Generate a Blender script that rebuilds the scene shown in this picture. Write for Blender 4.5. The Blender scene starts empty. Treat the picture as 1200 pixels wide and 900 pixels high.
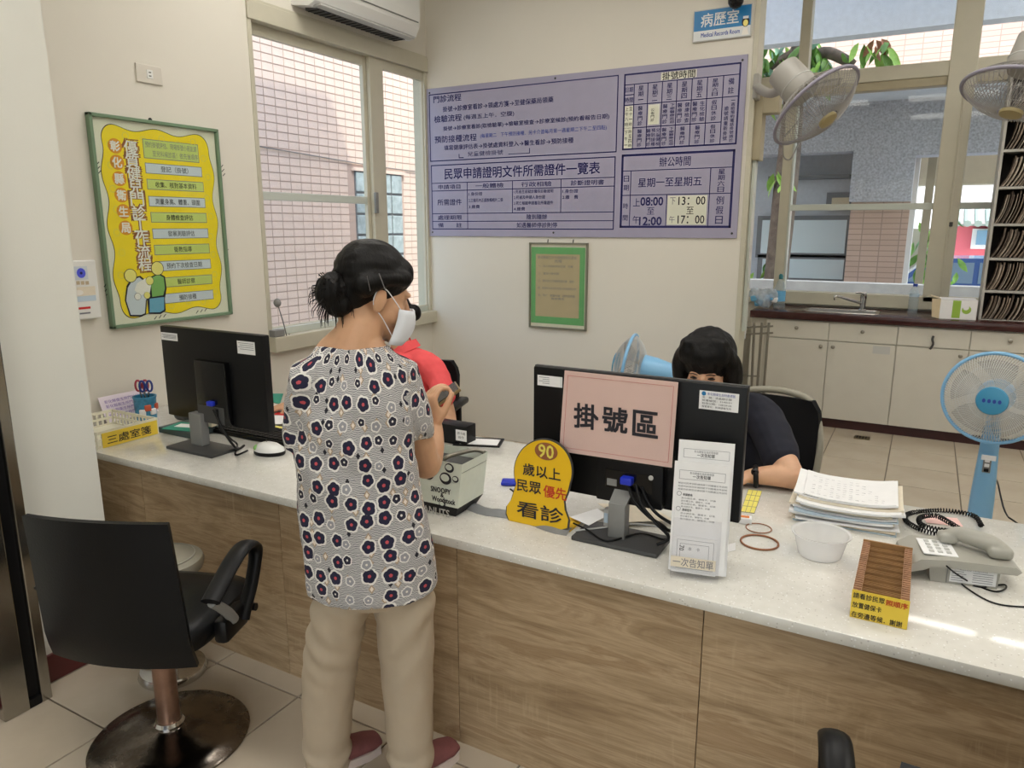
import bpy, bmesh, math, random
from mathutils import Vector, Matrix, noise
random.seed(7)
SC = bpy.context.scene
COL = SC.collection
PI = math.pi
V = Vector

# ------------------------------------------------------------------ camera
CAM_H, FPX = 1.6, 859.3
YAW, PITCH = math.radians(29.167), math.radians(12.114)
cd = bpy.data.cameras.new('camera'); cam = bpy.data.objects.new('camera', cd); COL.objects.link(cam)
cam.location = (0, 0, CAM_H)
cam.rotation_euler = (PI/2 - PITCH, 0, YAW)
cd.sensor_width = 36.0; cd.lens = 36.0*FPX/1200.0; cd.clip_start = 0.02; cd.clip_end = 300
SC.camera = cam

# ------------------------------------------------------------------ exposure, sky, sun
SC.view_settings.view_transform = 'Standard'
SC.view_settings.look = 'None'
SC.view_settings.exposure = 0.0
SC.view_settings.gamma = 1.0
SC.view_settings.use_curve_mapping = False
SC.cycles.transparent_max_bounces = 24
SUN_DIR = V((-0.40, 0.33, -0.80)).normalized()
w = bpy.data.worlds.new('world'); SC.world = w; w.use_nodes = True
wn = w.node_tree.nodes; wl = w.node_tree.links
for n in list(wn): wn.remove(n)
sky = wn.new('ShaderNodeTexSky'); sky.sky_type = 'NISHITA'; sky.sun_disc = False
sky.sun_elevation = math.radians(57); sky.sun_rotation = math.radians(130); sky.air_density = 1.2; sky.dust_density = 3.0
bg = wn.new('ShaderNodeBackground'); bg.inputs[1].default_value = 0.58
wo = wn.new('ShaderNodeOutputWorld')
wl.new(sky.outputs[0], bg.inputs[0]); wl.new(bg.outputs[0], wo.inputs[0])
sl = bpy.data.lights.new('sun', 'SUN'); sl.energy = 3.2; sl.angle = math.radians(0.6); sl.color = (1.0, 0.93, 0.82)
so = bpy.data.objects.new('sun', sl); COL.objects.link(so)
so.rotation_euler = SUN_DIR.to_track_quat('-Z', 'Y').to_euler(); so.location = (6, -6, 14)
LAMP = 9.2          # radiance of the ceiling light panels

# ------------------------------------------------------------------ pixel helpers: a pixel gives a direction, a surface the distance
_sy, _cy, _sp, _cp = -math.sin(YAW), math.cos(YAW), math.sin(PITCH), math.cos(PITCH)
FWD = V((_sy*_cp, _cy*_cp, -_sp)); RGT = V((_cy, -_sy, 0)); UPV = RGT.cross(FWD)
def ray(x, y): return FWD + RGT*((x-600)/FPX) - UPV*((y-450)/FPX)
CP = V((0, 0, CAM_H))
def onz(x, y, z): d = ray(x, y); return CP + d*((z-CAM_H)/d.z)
def ony(x, y, Y): d = ray(x, y); return CP + d*(Y/d.y)
def onx(x, y, X): d = ray(x, y); return CP + d*(X/d.x)

# ------------------------------------------------------------------ materials
def lin(c):
    c = c/255.0
    return c/12.92 if c <= 0.04045 else ((c+0.055)/1.055)**2.4
def rgb(r, g, b): return (lin(r), lin(g), lin(b), 1.0)
class NT:
    def __init__(s, m): s.t = m.node_tree; s.n = s.t.nodes; s.l = s.t.links
    def new(s, typ, **kw):
        n = s.n.new(typ)
        for k, v in kw.items(): setattr(n, k, v)
        return n
    def put(s, sock, val):
        if hasattr(val, 'is_linked') or isinstance(val, bpy.types.NodeSocket): s.l.new(val, sock)
        else: sock.default_value = val
    def math(s, op, a, b=None, c=None):
        n = s.new('ShaderNodeMath', operation=op)
        s.put(n.inputs[0], a)
        if b is not None: s.put(n.inputs[1], b)
        if c is not None: s.put(n.inputs[2], c)
        return n.outputs[0]
    def mix(s, fac, a, b):
        n = s.new('ShaderNodeMix', data_type='RGBA')
        s.put(n.inputs[0], fac); s.put(n.inputs[6], a); s.put(n.inputs[7], b)
        return n.outputs[2]
    def noise(s, vec, scale, detail=3, rough=0.5, dist=0.0):
        n = s.new('ShaderNodeTexNoise'); n.inputs['Scale'].default_value = scale; n.inputs['Detail'].default_value = detail
        n.inputs['Roughness'].default_value = rough; n.inputs['Distortion'].default_value = dist
        if vec is not None: s.l.new(vec, n.inputs['Vector'])
        return n.outputs[0]
    def ramp(s, fac, stops):
        n = s.new('ShaderNodeValToRGB'); s.l.new(fac, n.inputs[0]); e = n.color_ramp.elements
        while len(e) < len(stops): e.new(0.5)
        for i, (p, c) in enumerate(stops): e[i].position = p; e[i].color = c
        return n.outputs[0]
    def coord(s, which='Object'): return s.new('ShaderNodeTexCoord').outputs[which]
    def mapping(s, vec, scale=(1,1,1), rot=(0,0,0), loc=(0,0,0)):
        n = s.new('ShaderNodeMapping'); s.l.new(vec, n.inputs[0])
        n.inputs['Scale'].default_value = scale; n.inputs['Rotation'].default_value = rot; n.inputs['Location'].default_value = loc
        return n.outputs[0]
    def bump(s, h, strength=0.2, dist=0.01):
        n = s.new('ShaderNodeBump'); n.inputs['Strength'].default_value = strength; n.inputs['Distance'].default_value = dist
        s.l.new(h, n.inputs['Height']); return n.outputs[0]
MATS = {}
def mat(name, col=None, rough=0.5, metal=0.0, spec=0.5, noise_amt=0.0, nscale=8.0, bump=0.0, bscale=60.0, coat=0.0, sss=0.0, alpha=None):
    """plain procedural material with a little noise in its colour and relief"""
    m = bpy.data.materials.new(name); m.use_nodes = True; t = NT(m)
    p = t.n['Principled BSDF']
    p.inputs['Roughness'].default_value = rough; p.inputs['Metallic'].default_value = metal
    p.inputs['Specular IOR Level'].default_value = spec; p.inputs['Coat Weight'].default_value = coat
    c = col if col else (0.5, 0.5, 0.5, 1)
    if noise_amt > 0:
        f = t.noise(t.coord(), nscale, 4, 0.6)
        lo = tuple(x*(1-noise_amt) for x in c[:3])+(1,); hi = tuple(min(1, x*(1+noise_amt)) for x in c[:3])+(1,)
        t.l.new(t.ramp(f, [(0.3, lo), (0.7, hi)]), p.inputs['Base Color'])
    else: p.inputs['Base Color'].default_value = c
    if bump > 0: t.l.new(t.bump(t.noise(t.coord(), bscale, 4), bump, 0.004), p.inputs['Normal'])
    if sss > 0:
        p.inputs['Subsurface Weight'].default_value = sss; p.inputs['Subsurface Radius'].default_value = (0.012, 0.005, 0.003); p.inputs['Subsurface Scale'].default_value = 0.6
    if alpha is not None: p.inputs['Alpha'].default_value = alpha
    MATS[name] = m
    return m
def clearmat(name, tint=(1,1,1,1), refl=0.08, rough=0.02, body=0.0, bodycol=(1,1,1,1)):
    """thin clear sheet: transparent with a fresnel sheen, optionally a milky body"""
    m = bpy.data.materials.new(name); m.use_nodes = True; t = NT(m)
    for n in list(t.n): t.n.remove(n)
    o = t.new('ShaderNodeOutputMaterial'); tr = t.new('ShaderNodeBsdfTransparent'); tr.inputs[0].default_value = tint
    gl = t.new('ShaderNodeBsdfGlossy'); gl.inputs['Roughness'].default_value = rough
    lw = t.new('ShaderNodeLayerWeight'); lw.inputs[0].default_value = 0.5      # same sheen from either face of the sheet
    fr = t.math('MULTIPLY_ADD', t.math('POWER', lw.outputs['Facing'], 5.0), 0.9, 0.035)
    base = tr.outputs[0]
    if body > 0:
        df = t.new('ShaderNodeBsdfDiffuse'); df.inputs[0].default_value = bodycol
        tl = t.new('ShaderNodeBsdfTranslucent'); tl.inputs[0].default_value = bodycol
        mm = t.new('ShaderNodeMixShader'); mm.inputs[0].default_value = 0.4; t.l.new(df.outputs[0], mm.inputs[1]); t.l.new(tl.outputs[0], mm.inputs[2])
        mb = t.new('ShaderNodeMixShader'); mb.inputs[0].default_value = body; t.l.new(base, mb.inputs[1]); t.l.new(mm.outputs[0], mb.inputs[2]); base = mb.outputs[0]
    mx = t.new('ShaderNodeMixShader'); f2 = t.math('MULTIPLY', fr, refl/0.08*0.9)
    t.l.new(f2, mx.inputs[0]); t.l.new(base, mx.inputs[1]); t.l.new(gl.outputs[0], mx.inputs[2]); t.l.new(mx.outputs[0], o.inputs[0])
    MATS[name] = m
    return m

# ------------------------------------------------------------------ mesh helpers
def frame(origin, ux, uy):
    ux = V(ux).normalized(); uy = V(uy); uy = (uy - ux*uy.dot(ux)).normalized(); uz = ux.cross(uy)
    m = Matrix.Identity(4)
    for i in range(3): m[i][0] = ux[i]; m[i][1] = uy[i]; m[i][2] = uz[i]; m[i][3] = origin[i]
    return m
def catmull(P, k):
    out = []
    n = len(P)
    for i in range(n-1):
        a = P[max(i-1, 0)]; b = P[i]; c = P[i+1]; d = P[min(i+2, n-1)]
        for j in range(k):
            t = j/k
            out.append(0.5*((2*b) + (c-a)*t + (2*a-5*b+4*c-d)*t*t + (3*b-a-3*c+d)*t*t*t))
    out.append(P[-1]); return out
MW = {}
class MB:
    def __init__(s): s.v = []; s.f = []
    def add(s, vs, fs, M=None):
        o = len(s.v)
        s.v += [tuple(M @ V(p)) if M else tuple(p) for p in vs]
        s.f += [tuple(i+o for i in f) for f in fs]
        return s
    def box(s, c, size, M=None, bev=0.0, seg=2, rotz=0.0):
        L = Matrix.Translation(V(c)) @ Matrix.Rotation(rotz, 4, 'Z')
        if M: L = M @ L
        x, y, z = size[0]/2, size[1]/2, size[2]/2
        if bev <= 0:
            vs = [(-x,-y,-z),(x,-y,-z),(x,y,-z),(-x,y,-z),(-x,-y,z),(x,-y,z),(x,y,z),(-x,y,z)]
            fs = [(0,3,2,1),(4,5,6,7),(0,1,5,4),(1,2,6,5),(2,3,7,6),(3,0,4,7)]
            return s.add(vs, fs, L)
        bm = bmesh.new(); bmesh.ops.create_cube(bm, size=1.0)
        for q in bm.verts: q.co = V((q.co.x*size[0], q.co.y*size[1], q.co.z*size[2]))
        bmesh.ops.bevel(bm, geom=bm.edges[:], offset=min(bev, min(size)*0.49), segments=seg, profile=0.5, affect='EDGES')
        bm.verts.index_update()
        s.add([q.co.copy() for q in bm.verts], [[q.index for q in f.verts] for f in bm.faces], L); bm.free(); return s
    def bx(s, x0, x1, y0, y1, z0, z1, bev=0.0, M=None):
        return s.box(((x0+x1)/2, (y0+y1)/2, (z0+z1)/2), (abs(x1-x0), abs(y1-y0), abs(z1-z0)), M, bev)
    def prism(s, poly, z0, z1, M=None):
        n = len(poly)
        a = sum(poly[i][0]*poly[(i+1)%n][1]-poly[(i+1)%n][0]*poly[i][1] for i in range(n))
        if a < 0: poly = poly[::-1]
        vs = [(p[0], p[1], z0) for p in poly]+[(p[0], p[1], z1) for p in poly]
        fs = [tuple(range(n-1, -1, -1)), tuple(range(n, 2*n))]+[(i, (i+1)%n, n+(i+1)%n, n+i) for i in range(n)]
        return s.add(vs, fs, M)
    def loft(s, rings, n=16, M=None, cap=True):
        """rings: (center, vx, vy) with vx, vy the two half-axes"""
        vs = []; fs = []
        for c, a, b in rings:
            for i in range(n):
                t = 2*PI*i/n; vs.append(V(c)+V(a)*math.cos(t)+V(b)*math.sin(t))
        m = len(rings)
        for r in range(m-1):
            for i in range(n): fs.append((r*n+i, r*n+(i+1)%n, (r+1)*n+(i+1)%n, (r+1)*n+i))
        if cap:
            fs.append(tuple(range(n-1, -1, -1))); fs.append(tuple((m-1)*n+i for i in range(n)))
        return s.add(vs, fs, M)
    def lathe(s, prof, n=24, M=None, cap=True):
        return s.loft([((0,0,z), (r,0,0), (0,r,0)) for r, z in prof], n, M, cap)
    def tube(s, pts, r, n=8, M=None, k=0, closed=False):
        P = [V(p) for p in pts]
        if closed: P = P+[P[0]]
        R = r if isinstance(r, (list, tuple)) else [r]*len(P)
        if k:
            Q = catmull(P, k); R = [R[min(int(i/k), len(R)-2)]*(1-(i/k-min(int(i/k), len(R)-2)))+R[min(int(i/k)+1, len(R)-1)]*(i/k-min(int(i/k), len(R)-2)) for i in range(len(Q))]; P = Q
        rings = []; prev = None
        for i, p in enumerate(P):
            t = (P[min(i+1, len(P)-1)]-P[max(i-1, 0)])
            if closed and (i == 0 or i == len(P)-1): t = P[1]-P[-2]
            t = t.normalized() if t.length > 1e-9 else V((0,0,1))
            if prev is None: a = t.orthogonal().normalized()
            else: a = (prev - t*prev.dot(t)); a = a.normalized() if a.length > 1e-6 else t.orthogonal().normalized()
            prev = a; b = t.cross(a); rings.append((p, a*R[i], b*R[i]))
        return s.loft(rings, n, M, not closed)
    def cyl(s, p0, p1, r0, r1=None, n=16, M=None): return s.tube([p0, p1], [r0, r0 if r1 is None else r1], n, M)
    def torus(s, c, ax, R, r, n=40, m=8, M=None):
        ax = V(ax).normalized(); u = ax.orthogonal().normalized(); w_ = ax.cross(u)
        return s.tube([V(c)+u*(R*math.cos(2*PI*i/n))+w_*(R*math.sin(2*PI*i/n)) for i in range(n)], r, m, M, closed=True)
    def ell(s, c, rad, M=None, n=20, m=12, ax=None):
        """ellipsoid; ax = (X, Y, Z) axes"""
        X, Y, Z = ax if ax else (V((1,0,0)), V((0,1,0)), V((0,0,1)))
        rings = []
        for j in range(m+1):
            t = -PI/2+PI*j/m; cz = math.sin(t); cr = max(math.cos(t), 0.02)
            rings.append((V(c)+Z*(rad[2]*cz), X*(rad[0]*cr), Y*(rad[1]*cr)))
        return s.loft(rings, n, M)
    def limb(s, pts, rad, n=16, k=6, M=None):
        """rounded tapering limb through points"""
        P = [V(p) for p in pts]; Q = catmull(P, k); R = []
        for i in range(len(Q)):
            j = min(int(i/k), len(rad)-2); f = i/k-j; R.append(rad[j]*(1-f)+rad[j+1]*f)
        d0 = (Q[0]-Q[1]).normalized(); d1 = (Q[-1]-Q[-2]).normalized()
        A = [Q[0]+d0*R[0]*math.sin(t) for t in (1.4, 1.0, 0.5)]; AR = [R[0]*math.cos(t) for t in (1.4, 1.0, 0.5)]
        B = [Q[-1]+d1*R[-1]*math.sin(t) for t in (0.5, 1.0, 1.4)]; BR = [R[-1]*math.cos(t) for t in (0.5, 1.0, 1.4)]
        return s.tube(A+Q+B, AR+R+BR, n, M)
    def sheet(s, grid, th=0.0):
        """grid[r][c] of points -> surface, with thickness along its normal if th"""
        R = len(grid); Cn = len(grid[0]); vs = [V(p) for row in grid for p in row]; fs = []
        for r in range(R-1):
            for c in range(Cn-1): fs.append((r*Cn+c, r*Cn+c+1, (r+1)*Cn+c+1, (r+1)*Cn+c))
        if th:
            nor = []
            for r in range(R):
                for c in range(Cn):
                    du = V(grid[r][min(c+1, Cn-1)])-V(grid[r][max(c-1, 0)]); dv = V(grid[min(r+1, R-1)][c])-V(grid[max(r-1, 0)][c])
                    nor.append(du.cross(dv).normalized())
            N = len(vs); vs = vs+[vs[i]-nor[i]*th for i in range(N)]
            fs += [tuple(i+N for i in f[::-1]) for f in fs[:]]
            rim = [(0, c) for c in range(Cn)]+[(r, Cn-1) for r in range(1, R)]+[(R-1, c) for c in range(Cn-2, -1, -1)]+[(r, 0) for r in range(R-2, 0, -1)]
            ids = [r*Cn+c for r, c in rim]
            for i in range(len(ids)):
                a, b = ids[i], ids[(i+1) % len(ids)]; fs.append((b, a, a+N, b+N))
        return s.add(vs, fs)
    def mesh(s, name='m'):
        me = bpy.data.meshes.new(name); me.from_pydata(s.v, [], s.f); me.validate(); me.update(); return me
    def build(s, name, m, parent=None, smooth=None, world=False, kind=None, label=None, cat=None, group=None):
        return put(name, s.mesh(name), m, parent, smooth, world, kind, label, cat, group)
def put(name, me, m, parent=None, smooth=None, world=False, kind=None, label=None, cat=None, group=None):
    o = bpy.data.objects.new(name, me); COL.objects.link(o)
    if isinstance(m, str): m = MATS[m]
    me.materials.clear(); me.materials.append(m)
    if smooth is not None and len(me.polygons):
        me.polygons.foreach_set('use_smooth', [True]*len(me.polygons))
        if smooth < 179: me.set_sharp_from_angle(angle=math.radians(smooth))
    if parent is not None:
        o.parent = parent; P = MW[parent]; MW[o] = P
        if world: me.transform(P.inverted())
    else: MW[o] = Matrix.Identity(4)
    tag(o, label, cat, group, kind)
    return o
def tag(o, label=None, cat=None, group=None, kind=None):
    if label: o['label'] = label
    if cat: o['category'] = cat
    if group: o['group'] = group
    if kind: o['kind'] = kind
    return o
def thing(name, label, cat, loc=(0,0,0), rotz=0.0, group=None, kind=None):
    o = bpy.data.objects.new(name, None); COL.objects.link(o); o.empty_display_size = 0.05
    o.location = loc; o.rotation_euler = (0, 0, rotz)
    MW[o] = Matrix.Translation(V(loc)) @ Matrix.Rotation(rotz, 4, 'Z')
    return tag(o, label, cat, group, kind)
def single(name, mb, m, label, cat, smooth=None, group=None, loc=None, kind=None):
    """a thing that is one mesh, its origin moved to loc"""
    o = mb.build(name, m, None, smooth, False, kind, label, cat, group)
    if loc is not None: o.data.transform(Matrix.Translation(-V(loc))); o.location = loc; MW[o] = Matrix.Translation(V(loc))
    return o
def copytree(o, loc, rotz=None, label=None, group=None):
    r = o.copy(); COL.objects.link(r); r.location = loc
    if rotz is not None: r.rotation_euler = (0, 0, rotz)
    MW[r] = Matrix.Translation(V(loc)) @ Matrix.Rotation(r.rotation_euler[2], 4, 'Z')
    if label: r['label'] = label
    if group: r['group'] = group
    for ch in list(o.children):
        c = ch.copy(); COL.objects.link(c); c.parent = r; MW[c] = MW[r]
        for g in list(ch.children):
            d = g.copy(); COL.objects.link(d); d.parent = c
    return r

# ------------------------------------------------------------------ lettering
_fc = bpy.data.curves.new('letters', 'FONT'); _fo = bpy.data.objects.new('letters', _fc); COL.objects.link(_fo)
_gc = {}
def glyphs(s_, bold=0.0, space=1.0):
    key = (s_, bold, space)
    if key in _gc: return _gc[key]
    _fc.body = s_; _fc.size = 1.0; _fc.resolution_u = 2; _fc.offset = bold; _fc.space_character = space; _fc.fill_mode = 'FRONT' if False else 'BOTH'
    dg = bpy.context.evaluated_depsgraph_get(); dg.update()
    me = bpy.data.meshes.new_from_object(_fo.evaluated_get(dg))
    vs = [(q.co.x, q.co.y) for q in me.vertices]; fs = [tuple(p.vertices) for p in me.polygons]
    bpy.data.meshes.remove(me); _gc[key] = (vs, fs); return _gc[key]
class Print:
    """flat print on a plane: M maps local (x, y, 0) to the surface, z outwards"""
    def __init__(s, M): s.M = M; s.Mi = M.inverted(); s.L = {}; s.n = 0
    def uv(s, x, y):
        """the point of the surface seen at a pixel of the photograph"""
        o = s.M.translation; n = V((s.M[0][2], s.M[1][2], s.M[2][2])); d = ray(x, y)
        p = s.Mi @ (CP+d*((o-CP).dot(n)/d.dot(n))); return (p.x, p.y)
    JOIN = ('border_line', 'scroll', 'tick', 'sticker_text', 'list_text', 'dashed_border', 'grey_line')
    def mb(s, m, lay, nm, gid=None):
        if gid is None and nm not in s.JOIN: s.n += 1; gid = s.n
        k = (m, nm, gid)
        if k not in s.L: s.L[k] = MB()
        return s.L[k]
    def poly(s, pts, m, lay=1, nm='print'):
        s.mb(m, lay, nm).add([(p[0], p[1], 0.0004*lay) for p in pts], [tuple(range(len(pts)))], s.M)
    def rect(s, x0, y0, x1, y1, m, lay=1, nm='print'): s.poly([(x0,y0),(x1,y0),(x1,y1),(x0,y1)], m, lay, nm)
    def disc(s, x, y, rx, ry, m, lay=1, nm='print', n=28): s.poly([(x+rx*math.cos(2*PI*i/n), y+ry*math.sin(2*PI*i/n)) for i in range(n)], m, lay, nm)
    def line(s, a, b, wd, m, lay=1, nm='border_line'):
        d = V((b[0]-a[0], b[1]-a[1])); 
        if d.length < 1e-9: return
        d = d.normalized()*wd/2; q = V((-d.y, d.x))
        s.poly([(a[0]-d.x-q.x, a[1]-d.y-q.y), (b[0]+d.x-q.x, b[1]+d.y-q.y), (b[0]+d.x+q.x, b[1]+d.y+q.y), (a[0]-d.x+q.x, a[1]-d.y+q.y)], m, lay, nm)
    def frame(s, x0, y0, x1, y1, wd, m, lay=1, nm='border_line'):
        for a, b in (((x0,y0),(x1,y0)), ((x1,y0),(x1,y1)), ((x1,y1),(x0,y1)), ((x0,y1),(x0,y0))): s.line(a, b, wd, m, lay, nm)
    def text(s, t, cx, cy, h, m, wd=None, al='c', bold=0.0, lay=2, nm='lettering', rot=0.0, gid=None):
        """t centred on (cx, cy) (or left/right aligned), em height h, squeezed or spread to width wd"""
        vs, fs = glyphs(t)
        if not vs: return
        x0 = min(p[0] for p in vs); x1 = max(p[0] for p in vs); y0 = min(p[1] for p in vs); y1 = max(p[1] for p in vs)
        sy = h/max(y1-y0, 0.55); sx = sy if wd is None else wd/(x1-x0)
        ox = {'c': -(x0+x1)/2, 'l': -x0, 'r': -x1}[al]; oy = -(y0+y1)/2
        c, n_ = math.cos(rot), math.sin(rot); out = []
        for p in vs:
            a, b = (p[0]+ox)*sx, (p[1]+oy)*sy; out.append((cx+a*c-b*n_, cy+a*n_+b*c, 0.0004*lay))
        if gid is None: s.n += 1; gid = s.n
        b_ = bold*h*0.9        # heavier strokes: the same print laid down again a hair to each side
        for k_, (ax_, ay_) in enumerate(((0, 0),) if b_ <= 0 else ((b_, b_), (-b_, b_), (b_, -b_), (-b_, -b_))):
            s.mb(m, lay, nm, gid).add([(p[0]+ax_, p[1]+ay_, p[2]+0.00004*k_) for p in out], fs, s.M)
    def vtext(s, t, cx, y1, y0, wd, m, bold=0.0, lay=2, nm='lettering'):
        """characters set one under another between y1 (top) and y0"""
        n = len(t); st = (y1-y0)/n; s.n += 1; g_ = s.n
        for i, ch in enumerate(t):
            if ch.strip(): s.text(ch, cx, y1-st*(i+0.5), min(st*0.86, wd*1.05), m, wd if ch not in '一二三' else wd, 'c', bold, lay, nm, 0.0, g_)
    def tpx(s, t, a, b, h, m, bold=0.0, lay=2, nm='lettering'):
        """text spread between two pixels (left and right ends of its middle line), h in metres"""
        A = s.uv(*a); B = s.uv(*b); wd = math.hypot(B[0]-A[0], B[1]-A[1])
        s.text(t, (A[0]+B[0])/2, (A[1]+B[1])/2, h, m, wd, 'c', bold, lay, nm)
    def build(s, parent):
        for (m, nm, g_), mb in s.L.items(): mb.build(nm, m, parent, None, True, 'stuff' if nm in s.JOIN else None)

# ------------------------------------------------------------------ soft bodies: overlapping pieces fused into one surface
def fuse(mb, voxel=0.006, smooth=4, fac=0.5):
    me = mb.mesh('fuse'); o = bpy.data.objects.new('fuse', me); COL.objects.link(o)
    r = o.modifiers.new('r', 'REMESH'); r.mode = 'VOXEL'; r.voxel_size = voxel; r.adaptivity = 0.0
    if smooth:
        q = o.modifiers.new('s', 'SMOOTH'); q.factor = fac; q.iterations = smooth
    dg = bpy.context.evaluated_depsgraph_get(); dg.update()
    out = bpy.data.meshes.new_from_object(o.evaluated_get(dg))
    bpy.data.objects.remove(o); bpy.data.meshes.remove(me)
    return out
def wrinkle(me, fn):
    """move every vertex along its normal by fn(co, normal)"""
    nor = [v.normal.copy() for v in me.vertices]
    for v, n in zip(me.vertices, nor): v.co = v.co+n*fn(v.co, n)
    me.update()
# ------------------------------------------------------------------ the materials
mat('wall_paint', rgb(222, 217, 205), 0.75, noise_amt=0.025, nscale=1.2, bump=0.06, bscale=140)
mat('wall_cool', rgb(222, 222, 214), 0.75, noise_amt=0.03, nscale=1.5, bump=0.06, bscale=140)
mat('ceiling_paint', rgb(232, 230, 224), 0.85)
mat('grout', rgb(120, 110, 98), 0.9)
mat('alu', rgb(196, 191, 172), 0.45, noise_amt=0.03)
mat('alu_tan', rgb(170, 160, 134), 0.5, noise_amt=0.05)
mat('alu_pale', rgb(196, 202, 194), 0.4)
mat('steel', rgb(172, 170, 164), 0.22, 1.0, noise_amt=0.06, nscale=20)
mat('chrome', rgb(205, 205, 205), 0.12, 1.0)
mat('brass', rgb(120, 108, 80), 0.35, 1.0)
mat('baseboard', rgb(88, 34, 34), 0.4, noise_amt=0.15)
mat('black', rgb(14, 14, 16), 0.4, spec=0.25)
mat('black_gloss', rgb(8, 8, 10), 0.15, spec=0.4)
mat('black_soft', rgb(17, 17, 19), 0.6, spec=0.2, bump=0.1, bscale=200)
mat('leather', rgb(11, 13, 16), 0.36, spec=0.22, bump=0.1, bscale=170)
mat('dark_grey', rgb(68, 68, 68), 0.5)
mat('mid_grey', rgb(130, 130, 128), 0.5)
mat('grey_plastic', rgb(168, 166, 156), 0.42, noise_amt=0.03)
mat('light_grey', rgb(190, 190, 186), 0.45)
mat('white_plastic', rgb(228, 228, 224), 0.35)
mat('ivory', rgb(232, 228, 208), 0.4)
mat('paper', rgb(236, 236, 236), 0.8, noise_amt=0.02, nscale=30)
mat('paper_cream', rgb(226, 216, 196), 0.85, noise_amt=0.05, nscale=25)
mat('paper_tan', rgb(196, 180, 150), 0.85, noise_amt=0.06)
mat('paper_blue', rgb(190, 208, 222), 0.8)
mat('paper_pink', rgb(226, 214, 224), 0.8)
mat('ink', rgb(38, 36, 44), 0.8)
mat('ink_soft', rgb(120, 120, 128), 0.8)
mat('ink_navy', rgb(26, 26, 92), 0.6)
mat('ink_blue', rgb(44, 70, 160), 0.7)
mat('ink_red', rgb(196, 60, 30), 0.7)
mat('board', rgb(160, 156, 178), 0.45, noise_amt=0.02)
mat('board_patch', rgb(214, 214, 196), 0.7)
mat('sign_blue', rgb(28, 120, 178), 0.35)
mat('sign_white', rgb(220, 224, 224), 0.35)
mat('pink_card', rgb(236, 196, 190), 0.55, noise_amt=0.03, nscale=10)
mat('yellow', rgb(236, 190, 20), 0.5)
mat('yellow_label', rgb(240, 208, 70), 0.45)
mat('poster_yellow', rgb(250, 222, 30), 0.4, noise_amt=0.04, nscale=9)
mat('poster_gold', rgb(228, 214, 96), 0.4)
mat('poster_cream', rgb(232, 228, 208), 0.4)
mat('poster_orange', rgb(226, 150, 40), 0.4)
mat('poster_green', rgb(200, 214, 118), 0.4)
mat('poster_blue', rgb(206, 214, 222), 0.4)
mat('poster_brown', rgb(150, 92, 56), 0.4)
mat('poster_skin', rgb(238, 226, 130), 0.4)
mat('poster_leaf', rgb(130, 180, 100), 0.4)
mat('poster_jeans', rgb(110, 170, 200), 0.4)
mat('poster_white', rgb(238, 234, 226), 0.4)
mat('frame_green', rgb(112, 138, 110), 0.4)
mat('notice_green', rgb(110, 172, 108), 0.6, noise_amt=0.04)
mat('notice_tan', rgb(190, 168, 134), 0.75, noise_amt=0.04)
mat('frame_grey', rgb(130, 128, 112), 0.4, 0.3)
mat('cabinet', rgb(208, 204, 192), 0.42, noise_amt=0.02)
mat('worktop_dark', rgb(62, 30, 30), 0.22, noise_amt=0.25, nscale=14)
mat('toe_dark', rgb(58, 26, 26), 0.4, noise_amt=0.15)
mat('fan_blue', rgb(134, 188, 228), 0.32)
mat('fan_blue_dark', rgb(70, 150, 190), 0.35)
mat('fan_wire', rgb(206, 208, 206), 0.4)
mat('fan_grey', rgb(158, 155, 148), 0.45)
mat('fan_ring_grey', rgb(140, 136, 150), 0.45)
mat('fan_wire_grey', rgb(150, 147, 142), 0.45)
mat('fan_plate', rgb(160, 146, 104), 0.5)
clearmat('fan_blade_clear', (0.95, 0.95, 0.96, 1), 0.06, 0.1, 0.10, rgb(205, 205, 206))
clearmat('glass', (0.96, 0.98, 0.97, 1), 0.03)
clearmat('acrylic', (0.97, 0.97, 0.98, 1), 0.08, 0.05, 0.06, rgb(220, 220, 235))
clearmat('bottle_clear', (0.97, 0.99, 1.0, 1), 0.08, 0.06, 0.25, rgb(215, 230, 238))
clearmat('bag_clear', (0.97, 0.99, 1.0, 1), 0.08, 0.15, 0.5, rgb(220, 230, 240))
clearmat('bowl_clear', (1, 1, 1, 1), 0.05, 0.25, 0.6, rgb(246, 246, 246))
mat('bag_blue', rgb(110, 180, 222), 0.45)
mat('cap_teal', rgb(30, 110, 120), 0.4)
mat('box_green', rgb(150, 186, 70), 0.6)
mat('tray_wood', rgb(168, 128, 98), 0.6, noise_amt=0.18, nscale=30)
mat('divider_wood', rgb(150, 112, 68), 0.6, noise_amt=0.2, nscale=24)
mat('brown_band', rgb(150, 96, 62), 0.5)
mat('folder_a', rgb(132, 116, 102), 0.9, noise_amt=0.25, nscale=40)
mat('folder_b', rgb(100, 88, 78), 0.9, noise_amt=0.25, nscale=40)
mat('folder_c', rgb(160, 148, 134), 0.9, noise_amt=0.2, nscale=40)
mat('shelf_grey', rgb(176, 174, 168), 0.5)
mat('shelf_dark', rgb(44, 38, 36), 0.7)
mat('rack_metal', rgb(150, 146, 136), 0.35, 0.8)
mat('card_yellow', rgb(232, 220, 110), 0.6)
mat('tape_grey', rgb(132, 134, 136), 0.45, noise_amt=0.08, nscale=30, bump=0.2, bscale=50)
mat('vga_blue', rgb(30, 50, 190), 0.4)
mat('teal_paper', rgb(30, 140, 118), 0.6)
mat('box_dark', rgb(60, 74, 76), 0.6)
mat('red_print', rgb(200, 40, 40), 0.6)
mat('orange_file', rgb(226, 130, 60), 0.6)
mat('cup_blue', rgb(60, 140, 180), 0.4, noise_amt=0.3, nscale=40)
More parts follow.
